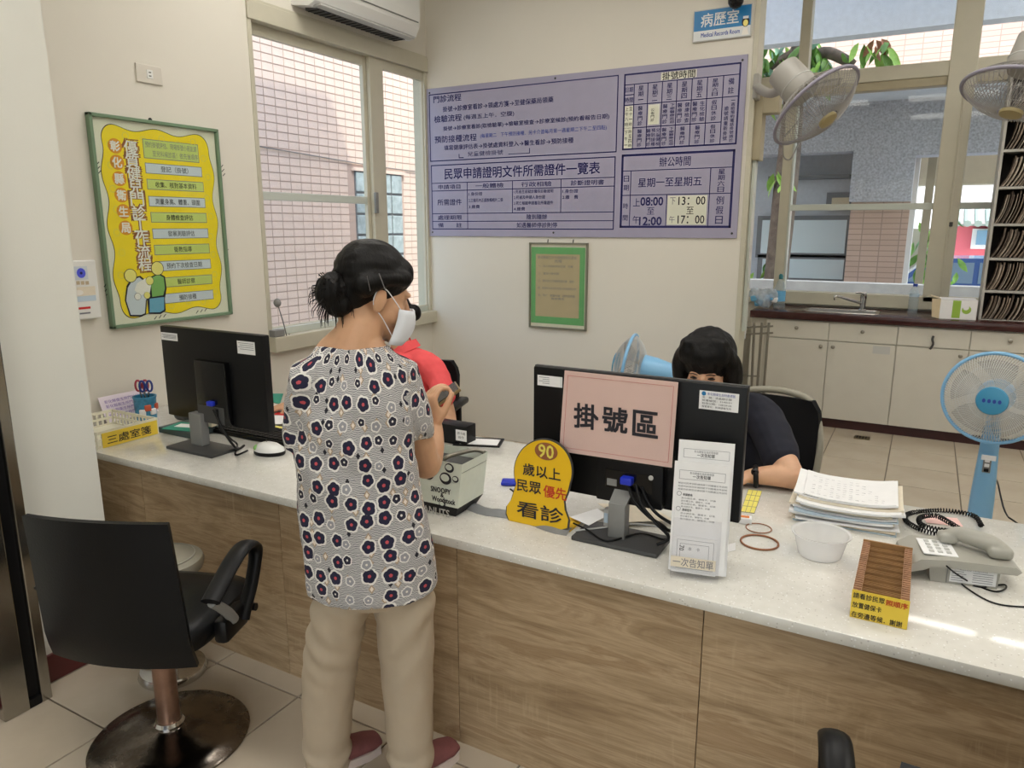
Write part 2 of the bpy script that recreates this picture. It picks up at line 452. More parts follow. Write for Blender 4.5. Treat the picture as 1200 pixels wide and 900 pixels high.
mat('cup_red', rgb(200, 90, 60), 0.5)
mat('scissor_red', rgb(180, 60, 80), 0.35)
mat('scissor_blue', rgb(40, 60, 140), 0.35)
mat('purple', rgb(120, 90, 170), 0.6)
mat('plate_ivory', rgb(214, 208, 196), 0.4)
mat('screen_lit', rgb(80, 90, 220), 0.4)
mat('tote_white', rgb(222, 228, 216), 0.75, noise_amt=0.03, nscale=40, bump=0.1, bscale=300)
mat('tote_black', rgb(20, 20, 22), 0.7, bump=0.1, bscale=300)
mat('phone_edge', rgb(150, 132, 96), 0.3, 0.6)
mat('polo', rgb(238, 88, 92), 0.8, noise_amt=0.05, nscale=20, bump=0.12, bscale=260)
mat('navy_cloth', rgb(24, 26, 40), 0.85, noise_amt=0.1, nscale=20, bump=0.1, bscale=260)
mat('trouser', rgb(178, 163, 142), 0.78, noise_amt=0.03, nscale=10, bump=0.08, bscale=420)
mat('dark_trouser', rgb(40, 42, 52), 0.85)
mat('shoe', rgb(124, 74, 74), 0.75, noise_amt=0.1, nscale=40, bump=0.2, bscale=200)
mat('shoe_sole', rgb(205, 190, 182), 0.7)
mat('mask_white', rgb(226, 230, 238), 0.8, bump=0.1, bscale=300)
mat('skin', rgb(205, 160, 126), 0.5, noise_amt=0.06, nscale=18, bump=0.05, bscale=160, sss=0.12)
mat('skin_pale', rgb(214, 168, 136), 0.5, noise_amt=0.06, nscale=18, bump=0.05, bscale=160, sss=0.12)
mat('lip', rgb(170, 96, 88), 0.5)
mat('eye_dark', rgb(26, 20, 18), 0.2)
mat('pin', rgb(150, 150, 155), 0.25, 0.9)
mat('leaf', rgb(104, 150, 66), 0.5, noise_amt=0.3, nscale=9)
mat('leaf_light', rgb(150, 196, 90), 0.5, noise_amt=0.25, nscale=9)
mat('leaf_blue', rgb(128, 176, 150), 0.45, noise_amt=0.2, nscale=9)
mat('leaf_dry', rgb(160, 110, 80), 0.7)
mat('bark', rgb(110, 100, 90), 0.9, noise_amt=0.35, nscale=14, bump=0.6, bscale=22)
mat('stucco', rgb(186, 190, 198), 0.9, noise_amt=0.30, nscale=42, bump=0.5, bscale=90)
mat('stucco_pale', rgb(204, 212, 220), 0.9, noise_amt=0.06, nscale=20, bump=0.3, bscale=60)
mat('concrete', rgb(158, 161, 164), 0.9, noise_amt=0.1, nscale=7, bump=0.3, bscale=40)
mat('far_window', rgb(214, 230, 236), 0.25)
mat('far_frame', rgb(120, 124, 128), 0.5)
mat('cream_beam', rgb(214, 204, 176), 0.8, noise_amt=0.04)
mat('pink_shop', rgb(220, 110, 124), 0.7)
mat('shop_white', rgb(236, 238, 238), 0.6)
mat('shop_screen', rgb(120, 160, 190), 0.4)
mat('car_blue', rgb(62, 92, 150), 0.25, coat=0.6)
mat('car_glass', rgb(120, 140, 160), 0.1)
mat('bounce_paving', rgb(206, 202, 194), 0.9, noise_amt=0.1)  # ground colour made pale to bounce sunlight up under the portico
mat('roof_tile', rgb(150, 168, 160), 0.6)
mat('ext_tile', rgb(232, 214, 203), 0.55, noise_amt=0.03, nscale=3)
mat('ext_grout', rgb(198, 178, 168), 0.9)
mat('curtain', rgb(222, 226, 226), 0.8)
mat('stool_pad', rgb(150, 146, 132), 0.5)
mat('pink_bag', rgb(196, 140, 160), 0.5)

def m_custom(name):
    m = bpy.data.materials.new(name); m.use_nodes = True; MATS[name] = m; t = NT(m); return m, t, t.n['Principled BSDF']

# glossy floor tile, each tile a slightly different shade with faint cloudy veins
m, t, p = m_custom('floor_tile')
oi = t.new('ShaderNodeObjectInfo'); g = t.coord('Object')
cl = t.noise(g, 3.0, 4, 0.6)
c1 = t.ramp(cl, [(0.3, rgb(184, 171, 152)), (0.7, rgb(195, 183, 165))])
hs = t.new('ShaderNodeHueSaturation'); t.l.new(c1, hs.inputs['Color']); hs.inputs['Saturation'].default_value = 1.0
t.l.new(t.math('MULTIPLY_ADD', oi.outputs['Random'], 0.06, 0.95), hs.inputs['Value'])
t.l.new(hs.outputs[0], p.inputs['Base Color']); p.inputs['Roughness'].default_value = 0.16; p.inputs['Specular IOR Level'].default_value = 0.45

# oak laminate: long horizontal figure with fine pores
m, t, p = m_custom('laminate')
g = t.coord('Object'); oi = t.new('ShaderNodeObjectInfo')
sh = t.new('ShaderNodeVectorMath', operation='ADD'); t.l.new(g, sh.inputs[0])
cmb = t.new('ShaderNodeCombineXYZ'); t.l.new(t.math('MULTIPLY', oi.outputs['Random'], 7.0), cmb.inputs[0]); t.l.new(t.math('MULTIPLY', oi.outputs['Random'], 3.3), cmb.inputs[2])
t.l.new(cmb.outputs[0], sh.inputs[1])
wv = t.mapping(sh.outputs[0], (0.7, 0.7, 5.2), (0, math.radians(-4), 0))
big = t.noise(wv, 2.2, 6, 0.62, 1.5)
fine = t.noise(t.mapping(sh.outputs[0], (5, 5, 120), (0, math.radians(-4), 0)), 2.0, 3, 0.6, 0.3)
cross = t.noise(t.mapping(sh.outputs[0], (90, 20, 9)), 1.0, 2, 0.5)
patch = t.noise(sh.outputs[0], 3.2, 2)
col = t.ramp(big, [(0.26, rgb(128, 104, 76)), (0.42, rgb(162, 138, 106)), (0.52, rgb(182, 158, 126)), (0.60, rgb(156, 130, 98)), (0.75, rgb(174, 148, 116))])
col = t.mix(t.math('MULTIPLY', t.ramp(fine, [(0.45, (0,0,0,1)), (0.75, (1,1,1,1))]), 0.5), col, rgb(122, 96, 70))
cw = t.math('MULTIPLY', t.ramp(cross, [(0.55, (0,0,0,1)), (0.75, (1,1,1,1))]), t.ramp(patch, [(0.52, (0,0,0,1)), (0.68, (1,1,1,1))]))
col = t.mix(t.math('MULTIPLY', cw, 0.5), col, rgb(196, 174, 142))
t.l.new(col, p.inputs['Base Color']); p.inputs['Roughness'].default_value = 0.5
t.l.new(t.bump(fine, 0.12, 0.002), p.inputs['Normal'])

# white quartz with fine speckle
m, t, p = m_custom('quartz')
g = t.coord('Object')
vz = t.new('ShaderNodeTexVoronoi'); t.l.new(g, vz.inputs['Vector']); vz.inputs['Scale'].default_value = 150
sep = t.new('ShaderNodeSeparateColor'); t.l.new(vz.outputs['Color'], sep.inputs[0])
dk = t.math('MULTIPLY', t.math('LESS_THAN', vz.outputs['Distance'], 0.3), t.math('GREATER_THAN', sep.outputs[0], 0.90))
br = t.math('MULTIPLY', t.math('LESS_THAN', vz.outputs['Distance'], 0.34), t.math('LESS_THAN', sep.outputs[0], 0.12))
col = t.mix(dk, t.ramp(t.noise(g, 30, 4), [(0.3, rgb(218, 216, 208)), (0.7, rgb(226, 224, 217))]), rgb(196, 192, 184))
col = t.mix(br, col, rgb(240, 240, 237))
t.l.new(col, p.inputs['Base Color']); p.inputs['Roughness'].default_value = 0.075; p.inputs['Specular IOR Level'].default_value = 0.5

# worn metal disc
m, t, p = m_custom('worn_metal')
f1 = t.noise(t.coord(), 9, 5, 0.65); f2 = t.noise(t.coord(), 60, 4, 0.7)
t.l.new(t.ramp(f1, [(0.35, rgb(90, 80, 70)), (0.6, rgb(130, 122, 114))]), p.inputs['Base Color'])
t.l.new(t.ramp(f1, [(0.35, (0.38,)*3+(1,)), (0.6, (0.15,)*3+(1,))]), p.inputs['Roughness'])
p.inputs['Metallic'].default_value = 1.0; t.l.new(t.bump(f2, 0.15, 0.002), p.inputs['Normal'])
mat('worn_column', rgb(150, 120, 104), 0.35, 0.85, noise_amt=0.2, nscale=20)

# hair: streaks running along the object's strand coordinate
m, t, p = m_custom('hair')
g = t.coord('Object'); st = t.noise(t.mapping(g, (160, 160, 12)), 1.0, 3, 0.6)
t.l.new(t.ramp(st, [(0.35, rgb(5, 4, 4)), (0.75, rgb(16, 13, 12))]), p.inputs['Base Color'])
p.inputs['Roughness'].default_value = 0.45; p.inputs['Specular IOR Level'].default_value = 0.2
t.l.new(t.bump(st, 0.5, 0.004), p.inputs['Normal'])

# blouse: flowers, rings and lozenges on a fine grey hatch, laid in the cloth's own coordinates
m, t, p = m_custom('blouse')
at = t.new('ShaderNodeAttribute', attribute_name='cloth'); uv = at.outputs['Vector']
S = 20.5
vo = t.new('ShaderNodeTexVoronoi', voronoi_dimensions='2D'); t.l.new(uv, vo.inputs['Vector']); vo.inputs['Scale'].default_value = S; vo.inputs['Randomness'].default_value = 0.45
df = t.new('ShaderNodeVectorMath', operation='SUBTRACT'); t.l.new(uv, df.inputs[0]); t.l.new(vo.outputs['Position'], df.inputs[1])
sx = t.new('ShaderNodeSeparateXYZ'); t.l.new(df.outputs[0], sx.inputs[0])
dx = t.math('MULTIPLY', sx.outputs[0], S); dy = t.math('MULTIPLY', sx.outputs[1], S)
rr = t.math('SQRT', t.math('ADD', t.math('MULTIPLY', dx, dx), t.math('MULTIPLY', dy, dy)))
rc = t.new('ShaderNodeSeparateColor'); t.l.new(vo.outputs['Color'], rc.inputs[0])
ang = t.math('ADD', t.math('ARCTAN2', dy, dx), t.math('MULTIPLY', rc.outputs[1], 6.0))
pet = t.math('MULTIPLY_ADD', t.math('ABSOLUTE', t.math('SINE', t.math('MULTIPLY', ang, 2.5))), 0.15, 0.90)
ro = t.math('DIVIDE', rr, pet)
big = t.math('GREATER_THAN', rc.outputs[0], 0.42)
size = t.math('MULTIPLY_ADD', big, 0.17, 0.25)
size = t.math('MULTIPLY_ADD', rc.outputs[2], 0.07, size)
q = t.math('DIVIDE', ro, size)
hat = t.new('ShaderNodeTexWave', wave_type='RINGS'); t.l.new(uv, hat.inputs['Vector']); hat.inputs['Scale'].default_value = 95; hat.inputs['Distortion'].default_value = 9; hat.inputs['Detail'].default_value = 2; hat.inputs['Detail Scale'].default_value = 0.6
base = t.ramp(hat.outputs[0], [(0.3, rgb(92, 92, 100)), (0.62, rgb(208, 206, 204))])
# small second layer: lozenges and dots between the flowers
v2 = t.new('ShaderNodeTexVoronoi', voronoi_dimensions='2D'); t.l.new(t.mapping(uv, loc=(0.317, 0.121, 0)), v2.inputs['Vector']); v2.inputs['Scale'].default_value = 29; v2.inputs['Randomness'].default_value = 0.6
d2 = t.new('ShaderNodeVectorMath', operation='SUBTRACT'); t.l.new(t.mapping(uv, loc=(0.317, 0.121, 0)), d2.inputs[0]); t.l.new(v2.outputs['Position'], d2.inputs[1])
s2 = t.new('ShaderNodeSeparateXYZ'); t.l.new(d2.outputs[0], s2.inputs[0])
man = t.math('ADD', t.math('ABSOLUTE', t.math('MULTIPLY', s2.outputs[0], 39)), t.math('ABSOLUTE', t.math('MULTIPLY', s2.outputs[1], 28)))
c2 = t.new('ShaderNodeSeparateColor'); t.l.new(v2.outputs['Color'], c2.inputs[0])
loz = t.math('MULTIPLY', t.math('LESS_THAN', man, 0.36), t.math('LESS_THAN', c2.outputs[0], 0.42))
lozi = t.math('MULTIPLY', t.math('LESS_THAN', man, 0.2), t.math('LESS_THAN', c2.outputs[0], 0.42))
dot = t.math('MULTIPLY', t.math('LESS_THAN', man, 0.24), t.math('GREATER_THAN', c2.outputs[0], 0.8))
col = t.mix(loz, base, rgb(166, 146, 124)); col = t.mix(lozi, col, rgb(226, 214, 200)); col = t.mix(dot, col, rgb(28, 28, 40))
col = t.mix(t.math('LESS_THAN', q, 1.0), col, rgb(222, 220, 216))
inner = t.mix(big, rgb(150, 150, 156), rgb(28, 28, 56))
small2 = t.math('GREATER_THAN', rc.outputs[1], 0.55)
inner = t.mix(t.math('MULTIPLY', t.math('SUBTRACT', 1.0, big), small2), inner, rgb(34, 32, 50))
col = t.mix(t.math('LESS_THAN', q, 0.77), col, inner)
ctr = t.mix(big, rgb(224, 220, 214), rgb(186, 76, 86))
col = t.mix(t.math('LESS_THAN', q, 0.2), col, ctr)
t.l.new(col, p.inputs['Base Color']); p.inputs['Roughness'].default_value = 0.85
t.l.new(t.bump(t.noise(t.coord(), 14, 4, 0.5), 0.25, 0.02), p.inputs['Normal'])

# far tiled walls whose joints are too small to build
m, t, p = m_custom('ext_tile_far')
bk = t.new('ShaderNodeTexBrick'); t.l.new(t.mapping(t.coord(), (1, 1, 1), (math.radians(90), 0, 0)), bk.inputs['Vector']); bk.offset = 0.0
bk.inputs['Color1'].default_value = rgb(208, 182, 166); bk.inputs['Color2'].default_value = rgb(200, 174, 158); bk.inputs['Mortar'].default_value = rgb(168, 146, 134)
bk.inputs['Scale'].default_value = 1.0; bk.inputs['Mortar Size'].default_value = 0.006; bk.inputs['Brick Width'].default_value = 0.22; bk.inputs['Row Height'].default_value = 0.07
t.l.new(bk.outputs['Color'], p.inputs['Base Color']); p.inputs['Roughness'].default_value = 0.6
# glass block
mat('glass_block', rgb(176, 194, 200), 0.2, noise_amt=0.2, nscale=12, bump=0.3, bscale=18)
# light panels
m, t, p = m_custom('lamp_light')
p.inputs['Base Color'].default_value = (0.9, 0.9, 0.9, 1); p.inputs['Emission Color'].default_value = (1.0, 0.965, 0.90, 1); p.inputs['Emission Strength'].default_value = LAMP
# ================================================================== the setting
XW, YB, XP, YP = -3.35, 4.71, -2.6, 1.515      # left wall, back wall, pier face, pier end
YK, KW, KL = 6.285, 6.88, -1.46                # kitchen cabinet fronts, kitchen wall, kitchen left wall
CEIL, T = 3.5, 0.70                            # ceiling height, counter top height
XE = ony(874, 190, YB).x                       # right end of the back wall
XR, YF = 3.4, -2.6

def struct(name, mb, m, smooth=None): return mb.build(name, m, None, smooth, False, 'structure')

# ---- floor with its tiles
fl = struct('floor', MB().bx(XW-0.2, XR+0.2, YF-0.2, KW+0.2, -0.15, -0.006), 'grout')
TX, TY, GAP = 0.4155, 0.4285, 0.006
tile_me = MB().bx(-TX/2+GAP/2, TX/2-GAP/2, -TY/2+GAP/2, TY/2-GAP/2, -0.012, 0.0, 0.0015).mesh('tile')
rest = MB()
for i in range(-4, 15):
    for j in range(-10, 14):
        x0 = -2.17+TX*i; y0 = 1.616+TY*j
        if x0 < XW-0.4 or x0 > XR or y0 < YF-0.3 or y0 > KW: continue
        if -2.75 < x0 < 1.6 and 0.3 < y0 < 6.5:
            o = bpy.data.objects.new('tile', tile_me); COL.objects.link(o); o.location = (x0+TX/2, y0+TY/2, 0); o.parent = fl
        else: rest.bx(x0+GAP/2, x0+TX-GAP/2, y0+GAP/2, y0+TY-GAP/2, -0.012, 0)
tile_me.materials.append(MATS['floor_tile']); tile_me.polygons.foreach_set('use_smooth', [False]*len(tile_me.polygons))
rest.build('floor_tiles', 'floor_tile', fl, None, False, 'stuff')

# ---- walls
WZ0, WZ1 = 0.98, 2.72                           # window_1 opening
WY0, WY1 = 3.05, 4.69
wb = MB()
wb.bx(XW-0.2, XW, YP, WY0, 0, CEIL)
wb.bx(XW-0.2, XW, WY0, YB, 0, WZ0-0.10)
wb.bx(XW-0.2, XW, WY0, YB, WZ1+0.08, CEIL)
wb.bx(XW-0.05, XW, WY1+0.03, YB, WZ0-0.1, WZ1+0.08)
struct('wall_left', wb, 'wall_paint')
struct('wall_pier', MB().bx(XW-0.2, XP, YF-0.2, YP, 0, CEIL), 'wall_cool')
struct('wall_back', MB().bx(XW-0.05, XE, YB, YB+0.14, 0, CEIL), 'wall_paint')
struct('wall_kitchen_left', MB().bx(KL-0.14, KL, YB+0.14, KW+0.15, 0, CEIL+0.4), 'wall_paint')
KZ0, KZ1, KX1 = 1.0, 3.62, 2.6                  # kitchen window opening
kb = MB()
kb.bx(KL-0.14, XR+0.2, KW, KW+0.15, 0, KZ0); kb.bx(KL-0.14, XR+0.2, KW, KW+0.15, KZ1, CEIL+0.4); kb.bx(KX1, XR+0.2, KW, KW+0.15, KZ0, KZ1)
struct('wall_kitchen', kb, 'wall_paint')
struct('wall_right', MB().bx(XR, XR+0.2, YF-0.2, KW+0.15, 0, CEIL+0.4), 'wall_paint')
fb = MB(); fb.bx(XP, -1.4, YF-0.2, YF, 0, CEIL); fb.bx(2.2, XR, YF-0.2, YF, 0, CEIL); fb.bx(-1.4, 2.2, YF-0.2, YF, 2.5, CEIL)
struct('wall_front', fb, 'wall_paint')
struct('ceiling', MB().bx(XW-0.2, XR+0.2, YF-0.2, YB+0.14, CEIL, CEIL+0.15).bx(KL-0.14, XR+0.2, YB+0.14, KW+0.15, CEIL+0.3, CEIL+0.45).bx(KL-0.14, XR+0.2, YB+0.14, YB+0.28, CEIL, CEIL+0.3), 'ceiling_paint')
struct('baseboard_left', MB().bx(XP, XP+0.014, YF, YP, 0, 0.105, 0.003), 'baseboard')

# unseen block added above the clinic to throw the slanting shade next door
struct('wall_shade_block', MB().bx(XW-0.2, XR+0.2, -9.0, 4.40, CEIL+0.5, 6.6), 'stucco_pale')

# ---- stainless door frame at the far left
dr = thing('door_1', 'brushed stainless steel door frame beside the pier', None, (-2.52, 1.1, 0), kind='structure')
MB().bx(-2.56, -2.495, 1.045, 1.125, 0, 2.3, 0.004).build('post', 'steel', dr, None, True)
MB().bx(-2.585, -2.515, 1.125, 1.17, 0, 2.3, 0.002).build('channel', 'black', dr, None, True)
MB().bx(-2.56, -2.497, 1.165, 1.20, 0, 2.3, 0.004).build('post', 'steel', dr, None, True)
MB().bx(-2.57, -2.5, 1.125, 1.165, 0.0, 0.03).build('floor_channel', 'black', dr, None, True)

# ---- window_1 in the left wall
w1 = thing('window_1', 'sliding aluminium window in the left wall', None, (XW, WY0, WZ0), kind='structure')
XI, XO = XW+0.005, XW-0.10
f = MB(); f.bx(XO, XI, WY0, WY0+0.03, WZ0-0.02, WZ1, 0.003).bx(XO, XI, WY1-0.015, WY1+0.03, WZ0-0.02, WZ1, 0.003).bx(XO, XI+0.01, WY0, WY1+0.03, WZ1-0.015, WZ1+0.08, 0.003)
f.build('frame', 'alu', w1, None, True)
MB().bx(XO-0.02, XW+0.055, WY0-0.0, YB-0.002, WZ0-0.11, WZ0-0.02, 0.005).build('sill', 'alu', w1, None, True)
MB().bx(XO, XW-0.01, WY0+0.03, WY1, WZ0-0.02, WZ0+0.02, 0.003).build('track', 'alu_pale', w1, None, True)
def sash(y0, y1, x, rail=None, st=0.05, sr=0.05):
    s = MB(); z0, z1 = WZ0, WZ1-0.02
    s.bx(x-0.03, x, y0, y0+sr, z0, z1+0.006, 0.003).bx(x-0.03, x, y1-st, y1, z0, z1+0.006, 0.003).bx(x-0.028, x-0.001, y0+sr, y1-st, z1-0.055, z1+0.006).bx(x-0.028, x-0.001, y0+sr, y1-st, z0-0.005, z0+0.025)
    o = s.build('sash', 'alu', w1, None, True)
    MB().bx(x-0.02, x-0.015, y0+0.02, y1-0.02, z0+0.02, z1-0.05).build('pane', 'glass', o, None, True)
    if rail: MB().bx(x-0.028, x-0.002, y0+0.01, y1-0.05, rail[0], rail[1], 0.003).build('rail', 'alu_pale', o, None, True)
sash(WY0+0.02, 4.10, XW-0.045, (1.752, 1.80), 0.05, 0.015)
sash(4.08, WY1-0.01, XW-0.012, None, 0.012, 0.14)
MB().bx(XW-0.012, XW+0.008, 4.075, 4.105, 1.69, 1.83, 0.004).bx(XW+0.004, XW+0.016, 4.06, 4.085, 1.72, 1.79, 0.003).build('latch', 'mid_grey', w1, None, True)
struct('trim_1', MB().bx(XW, XW+0.012, WY0, YB, WZ1+0.075, WZ1+0.095, 0.003), 'alu')

# ---- window_2 along the kitchen wall
w2 = thing('window_2', 'tall aluminium window above the kitchen worktop', None, (KL, KW, KZ0), kind='structure')
Yo, Yi = KW+0.10, KW-0.03
f = MB()
f.bx(KL, KL+0.05, Yi, Yo, KZ0, KZ1, 0.004).bx(KL, KX1, Yi, Yo, KZ1-0.05, KZ1, 0.004).bx(KX1-0.05, KX1, Yi, Yo, KZ0, KZ1, 0.004)
f.build('frame', 'alu', w2, None, True)
MB().bx(KL, KX1, Yi-0.02, Yo, KZ0-0.06, KZ0+0.045, 0.004).build('sill', 'alu', w2, None, True)
MB().bx(KL, KX1, Yi-0.01, Yo, 2.73, 2.84, 0.004).build('transom', 'alu', w2, None, True)
MB().bx(KL, KX1, Yi, Yo-0.02, 2.665, 2.73, 0.004).build('track', 'alu_tan', w2, None, True)
MB().bx(0.0, 0.185, Yi-0.02, Yo, KZ0, KZ1, 0.006).build('mullion', 'alu', w2, None, True)
MB().bx(0.115, 0.13, Yi-0.032, Yi-0.018, KZ0, 2.73, 0.003).build('mullion_rib', 'alu', w2, None, True)
MB().bx(1.42, 1.58, Yi-0.02, Yo, KZ0, KZ1, 0.006).build('mullion', 'alu', w2, None, True)
MB().bx(-1.10, -1.02, Yi, Yo, 2.84, KZ1, 0.004).build('upper_mullion', 'alu', w2, None, True)
MB().bx(-1.17, -1.09, Yi+0.02, Yo-0.02, KZ0, 2.68, 0.004).build('sash_stile', 'alu', w2, None, True)
MB().bx(-1.09, -1.075, Yi+0.015, Yo-0.02, KZ0, 2.68, 0.002).build('sash_stile', 'alu_pale', w2, None, True)
MB().bx(-1.10, 0.0, Yi+0.03, Yo-0.03, 1.735, 1.785, 0.003).build('rail', 'alu_pale', w2, None, True)
MB().bx(0.185, 1.42, Yi+0.03, Yo-0.03, 1.735, 1.785, 0.003).build('rail', 'alu_pale', w2, None, True)
for x0, x1, z0, z1 in ((KL+0.05, -1.17, KZ0+0.04, 2.67), (-1.075, 0.0, KZ0+0.04, 2.67), (0.185, 1.42, KZ0+0.04, 2.67), (KL+0.05, -1.10, 2.84, KZ1-0.05), (-1.02, 0.0, 2.84, KZ1-0.05), (0.185, 1.42, 2.84, KZ1-0.05), (1.58, KX1-0.05, KZ0+0.04, KZ1-0.05)):
    MB().bx(x0, x1, KW+0.03, KW+0.035, z0, z1).build('pane', 'glass', w2, None, True)
MB().bx(0.125, 0.15, Yi-0.035, Yi-0.018, 1.60, 1.635, 0.004).build('lock', 'dark_grey', w2, None, True)

# ---- jamb at the end of the back wall: cream upright, tan bracket, narrow inner pane
jb = thing('trim_2', 'cream aluminium jamb closing the end of the back wall', None, (XE, YB, 0), kind='structure')
MB().bx(XE, XE+0.03, YB-0.01, YB+0.15, 0, CEIL, 0.003).build('jamb', 'alu', jb, None, True)
a = ony(880, 112, YB+0.05); b = ony(887, 188, YB+0.05)
MB().bx(XE+0.025, XE+0.075, YB+0.01, YB+0.13, b.z, a.z, 0.004).build('bracket', 'alu_tan', jb, None, True)
c = ony(914, 133, YB+0.07)
MB().bx(XE+0.06, c.x, YB+0.02, YB+0.12, c.z, a.z, 0.004).build('bracket_arm', 'alu_tan', jb, None, True)
MB().bx(XE+0.032, XE+0.05, YB+0.03, YB+0.11, 0.95, b.z, 0.003).build('inner_stile', 'alu_pale', jb, None, True)

# ---- ceiling lights, above the frame: they light the room
def lamp(x, y, label, zc=CEIL, rz=0):
    t_ = thing('ceiling_light', label, 'light', (x, y, zc), rz, 'ceiling light panels above the counter hall')
    MB().bx(-0.62, 0.62, -0.32, 0.32, -0.05, 0, 0.004).build('housing', 'white_plastic', t_)
    MB().bx(-0.58, 0.58, -0.28, 0.28, -0.056, -0.05).build('diffuser', 'lamp_light', t_)
for x, y in ((0.1, -1.2), (-1.6, 0.9), (0.1, 0.9), (1.9, 0.9), (-2.3, 3.0), (-0.3, 3.3), (1.9, 3.3)): lamp(x, y, 'white rectangular ceiling light panel above the counter hall')
for x in (0.9, 2.3): lamp(x, 5.2, 'white rectangular ceiling light panel above the counter hall', CEIL+0.3)
# ================================================================== outside the windows
og = struct('floor_outside', MB().bx(-14, XW-0.2, -9, 26, -0.45, -0.25).bx(XW-0.2, 20, KW+0.15, 26, -0.45, -0.25), 'bounce_paving')

# ---- tiled house across the alley, seen through window_1
XF = -5.4
hs_ = thing('tiled_house', 'pale pink tiled house wall with glass block window outside the left window', 'building', (XF, 6.2, -0.25))
MB().bx(XF-0.3, XF-0.006, 3.2, 10.5, -0.25, 7.5).build('wall', 'ext_grout', hs_, None, True)
tw, th = 0.135, 0.074
gy0, gz1 = onx(415, 200, XF).y, onx(415, 200, XF).z; gy1 = onx(470, 212, XF).y; gz0 = onx(438, 320, XF).z-0.25
tme = MB().bx(-0.006, 0.0, -tw/2+0.005, tw/2-0.005, -th/2+0.005, th/2-0.005).mesh('tile'); tme.materials.append(MATS['ext_tile'])
rest = MB(); cand = []
for i in range(54):
    for j in range(100):
        y = 3.3+tw*(i+0.5); z = -0.2+th*(j+0.5)
        if gy0-tw*0.5 < y < gy1+tw*0.5 and gz0-th*0.5 < z < gz1+th*0.5: continue
        d_ = abs(y-5.35)+abs(z-2.2)*0.8
        cand.append((d_, y, z))
cand.sort()
for k, (d_, y, z) in enumerate(cand):
    if k < 290:
        o = bpy.data.objects.new('tile', tme); COL.objects.link(o); o.parent = hs_; o.location = (0, y-6.2, z+0.25)
    else: rest.bx(XF-0.006, XF, y-tw/2+0.005, y+tw/2-0.005, z-th/2+0.005, z+th/2-0.005)
rest.build('wall_tiles', 'ext_tile', hs_, None, True, 'stuff')
gb = MB().bx(XF-0.02, XF+0.005, gy0, gy1, gz0, gz1).build('block_window', 'far_frame', hs_, None, True)
ny, nz = 4, 6
for i in range(ny):
    for j in range(nz):
        a0 = gy0+(gy1-gy0)*i/ny; b0 = gz0+(gz1-gz0)*j/nz
        MB().bx(XF+0.0, XF+0.02, a0+0.012, a0+(gy1-gy0)/ny-0.012, b0+0.012, b0+(gz1-gz0)/nz-0.012, 0.008).build('glass_block', 'glass_block', gb, None, True)
MB().bx(XF-0.01, XF+0.03, gy0-0.04, gy1+0.04, gz1, gz1+0.035).build('lintel', 'ext_tile', hs_, None, True)
zc_ = onx(470, 197, XF).z
MB().tube([(XF+0.01, 3.4, zc_+0.12), (XF+0.012, 5.5, zc_+0.03), (XF+0.012, 7.2, zc_-0.02), (XF+0.01, 10, zc_)], 0.006, 6, None, 6).build('cable', 'mid_grey', hs_, None, True)

# ---- house behind the kitchen window: sunlit upper wall, rough grey portico beam, recess below it
YH = 12.0
bh = thing('tiled_clinic_annex', 'tiled annex with rough grey beam behind the kitchen window', 'building', (-1.0, YH, -0.25))
pz0 = ony(1000, 112, 10.4).z
MB().bx(-4.8, 6.0, YH, YH+0.4, ony(1000, 100, YH).z-0.3, 9).build('upper_wall', 'ext_tile_far', bh, None, True)
bl = ony(930, 180, 10.4); bm_ = ony(1000, 180, 10.4); br_ = ony(1074, 175, 10.4); lo = ony(1000, 236, 10.4); be = ony(1172, 178, 10.4)
bb = MB()
bb.bx(-4.8, bm_.x, 10.4, 10.8, bl.z, 3.4); bb.bx(bm_.x, br_.x, 10.4, 10.8, lo.z, 3.4); bb.bx(br_.x, 7.0, 10.4, 10.8, be.z, 3.4)
bb.build('portico_beam', 'stucco', bh, None, True)
MB().bx(-4.8, 7, 10.8, YH, 3.3, 3.4).build('portico_ceiling', 'stucco_pale', bh, None, True)
MB().bx(-4.8, 7, 9.3, 10.4, 3.09, 3.2).build('shade_slab', 'stucco_pale', bh, None, True)  # slab added to keep the sun off the portico beam
# recessed ground floor
tl = ony(997, 236, 11.0); tr_ = ony(1057, 330, 11.0)
MB().bx(tl.x+0.02, tr_.x, 10.85, 11.4, -0.25, 3.4).build('tiled_pier', 'ext_tile_far', bh, None, True)
MB().bx(tr_.x, tr_.x+0.06, 10.9, 11.3, -0.25, 3.4).build('pier_edge', 'shop_white', bh, None, True)
MB().bx(-4.8, tl.x+0.02, 11.3, 11.5, -0.25, 3.4).build('recess_wall', 'stucco_pale', bh, None, True)
for (xa, ya), (xb, yb) in (((926, 258), (990, 297)), ((926, 303), (988, 327)), ((895, 258), (914, 297)), ((895, 303), (913, 327))):
    p0 = ony(xa, ya, 11.28); p1 = ony(xb, yb, 11.28)
    fr_ = MB().bx(p0.x-0.07, p1.x+0.07, 11.2, 11.28, p1.z-0.06, p0.z+0.06).build('window', 'far_frame', bh, None, True)
    MB().bx(p0.x, p1.x, 11.19, 11.2, p1.z, p0.z).build('pane', 'far_window', fr_, None, True)
q0 = ony(930, 207, 11.28); q1 = ony(997, 213, 11.28)
MB().bx(q0.x-0.3, q1.x, 11.05, 11.3, q0.z-0.05, q0.z).build('ledge', 'far_frame', bh, None, True)
q0 = ony(970, 226, 11.28); q1 = ony(997, 246, 11.28)
o = MB().bx(q0.x, q1.x, 11.2, 11.28, q1.z, q0.z).build('window', 'far_frame', bh, None, True)
MB().bx(q0.x+0.07, q1.x-0.02, 11.19, 11.2, q1.z, q0.z-0.07).build('pane', 'cream_beam', o, None, True)
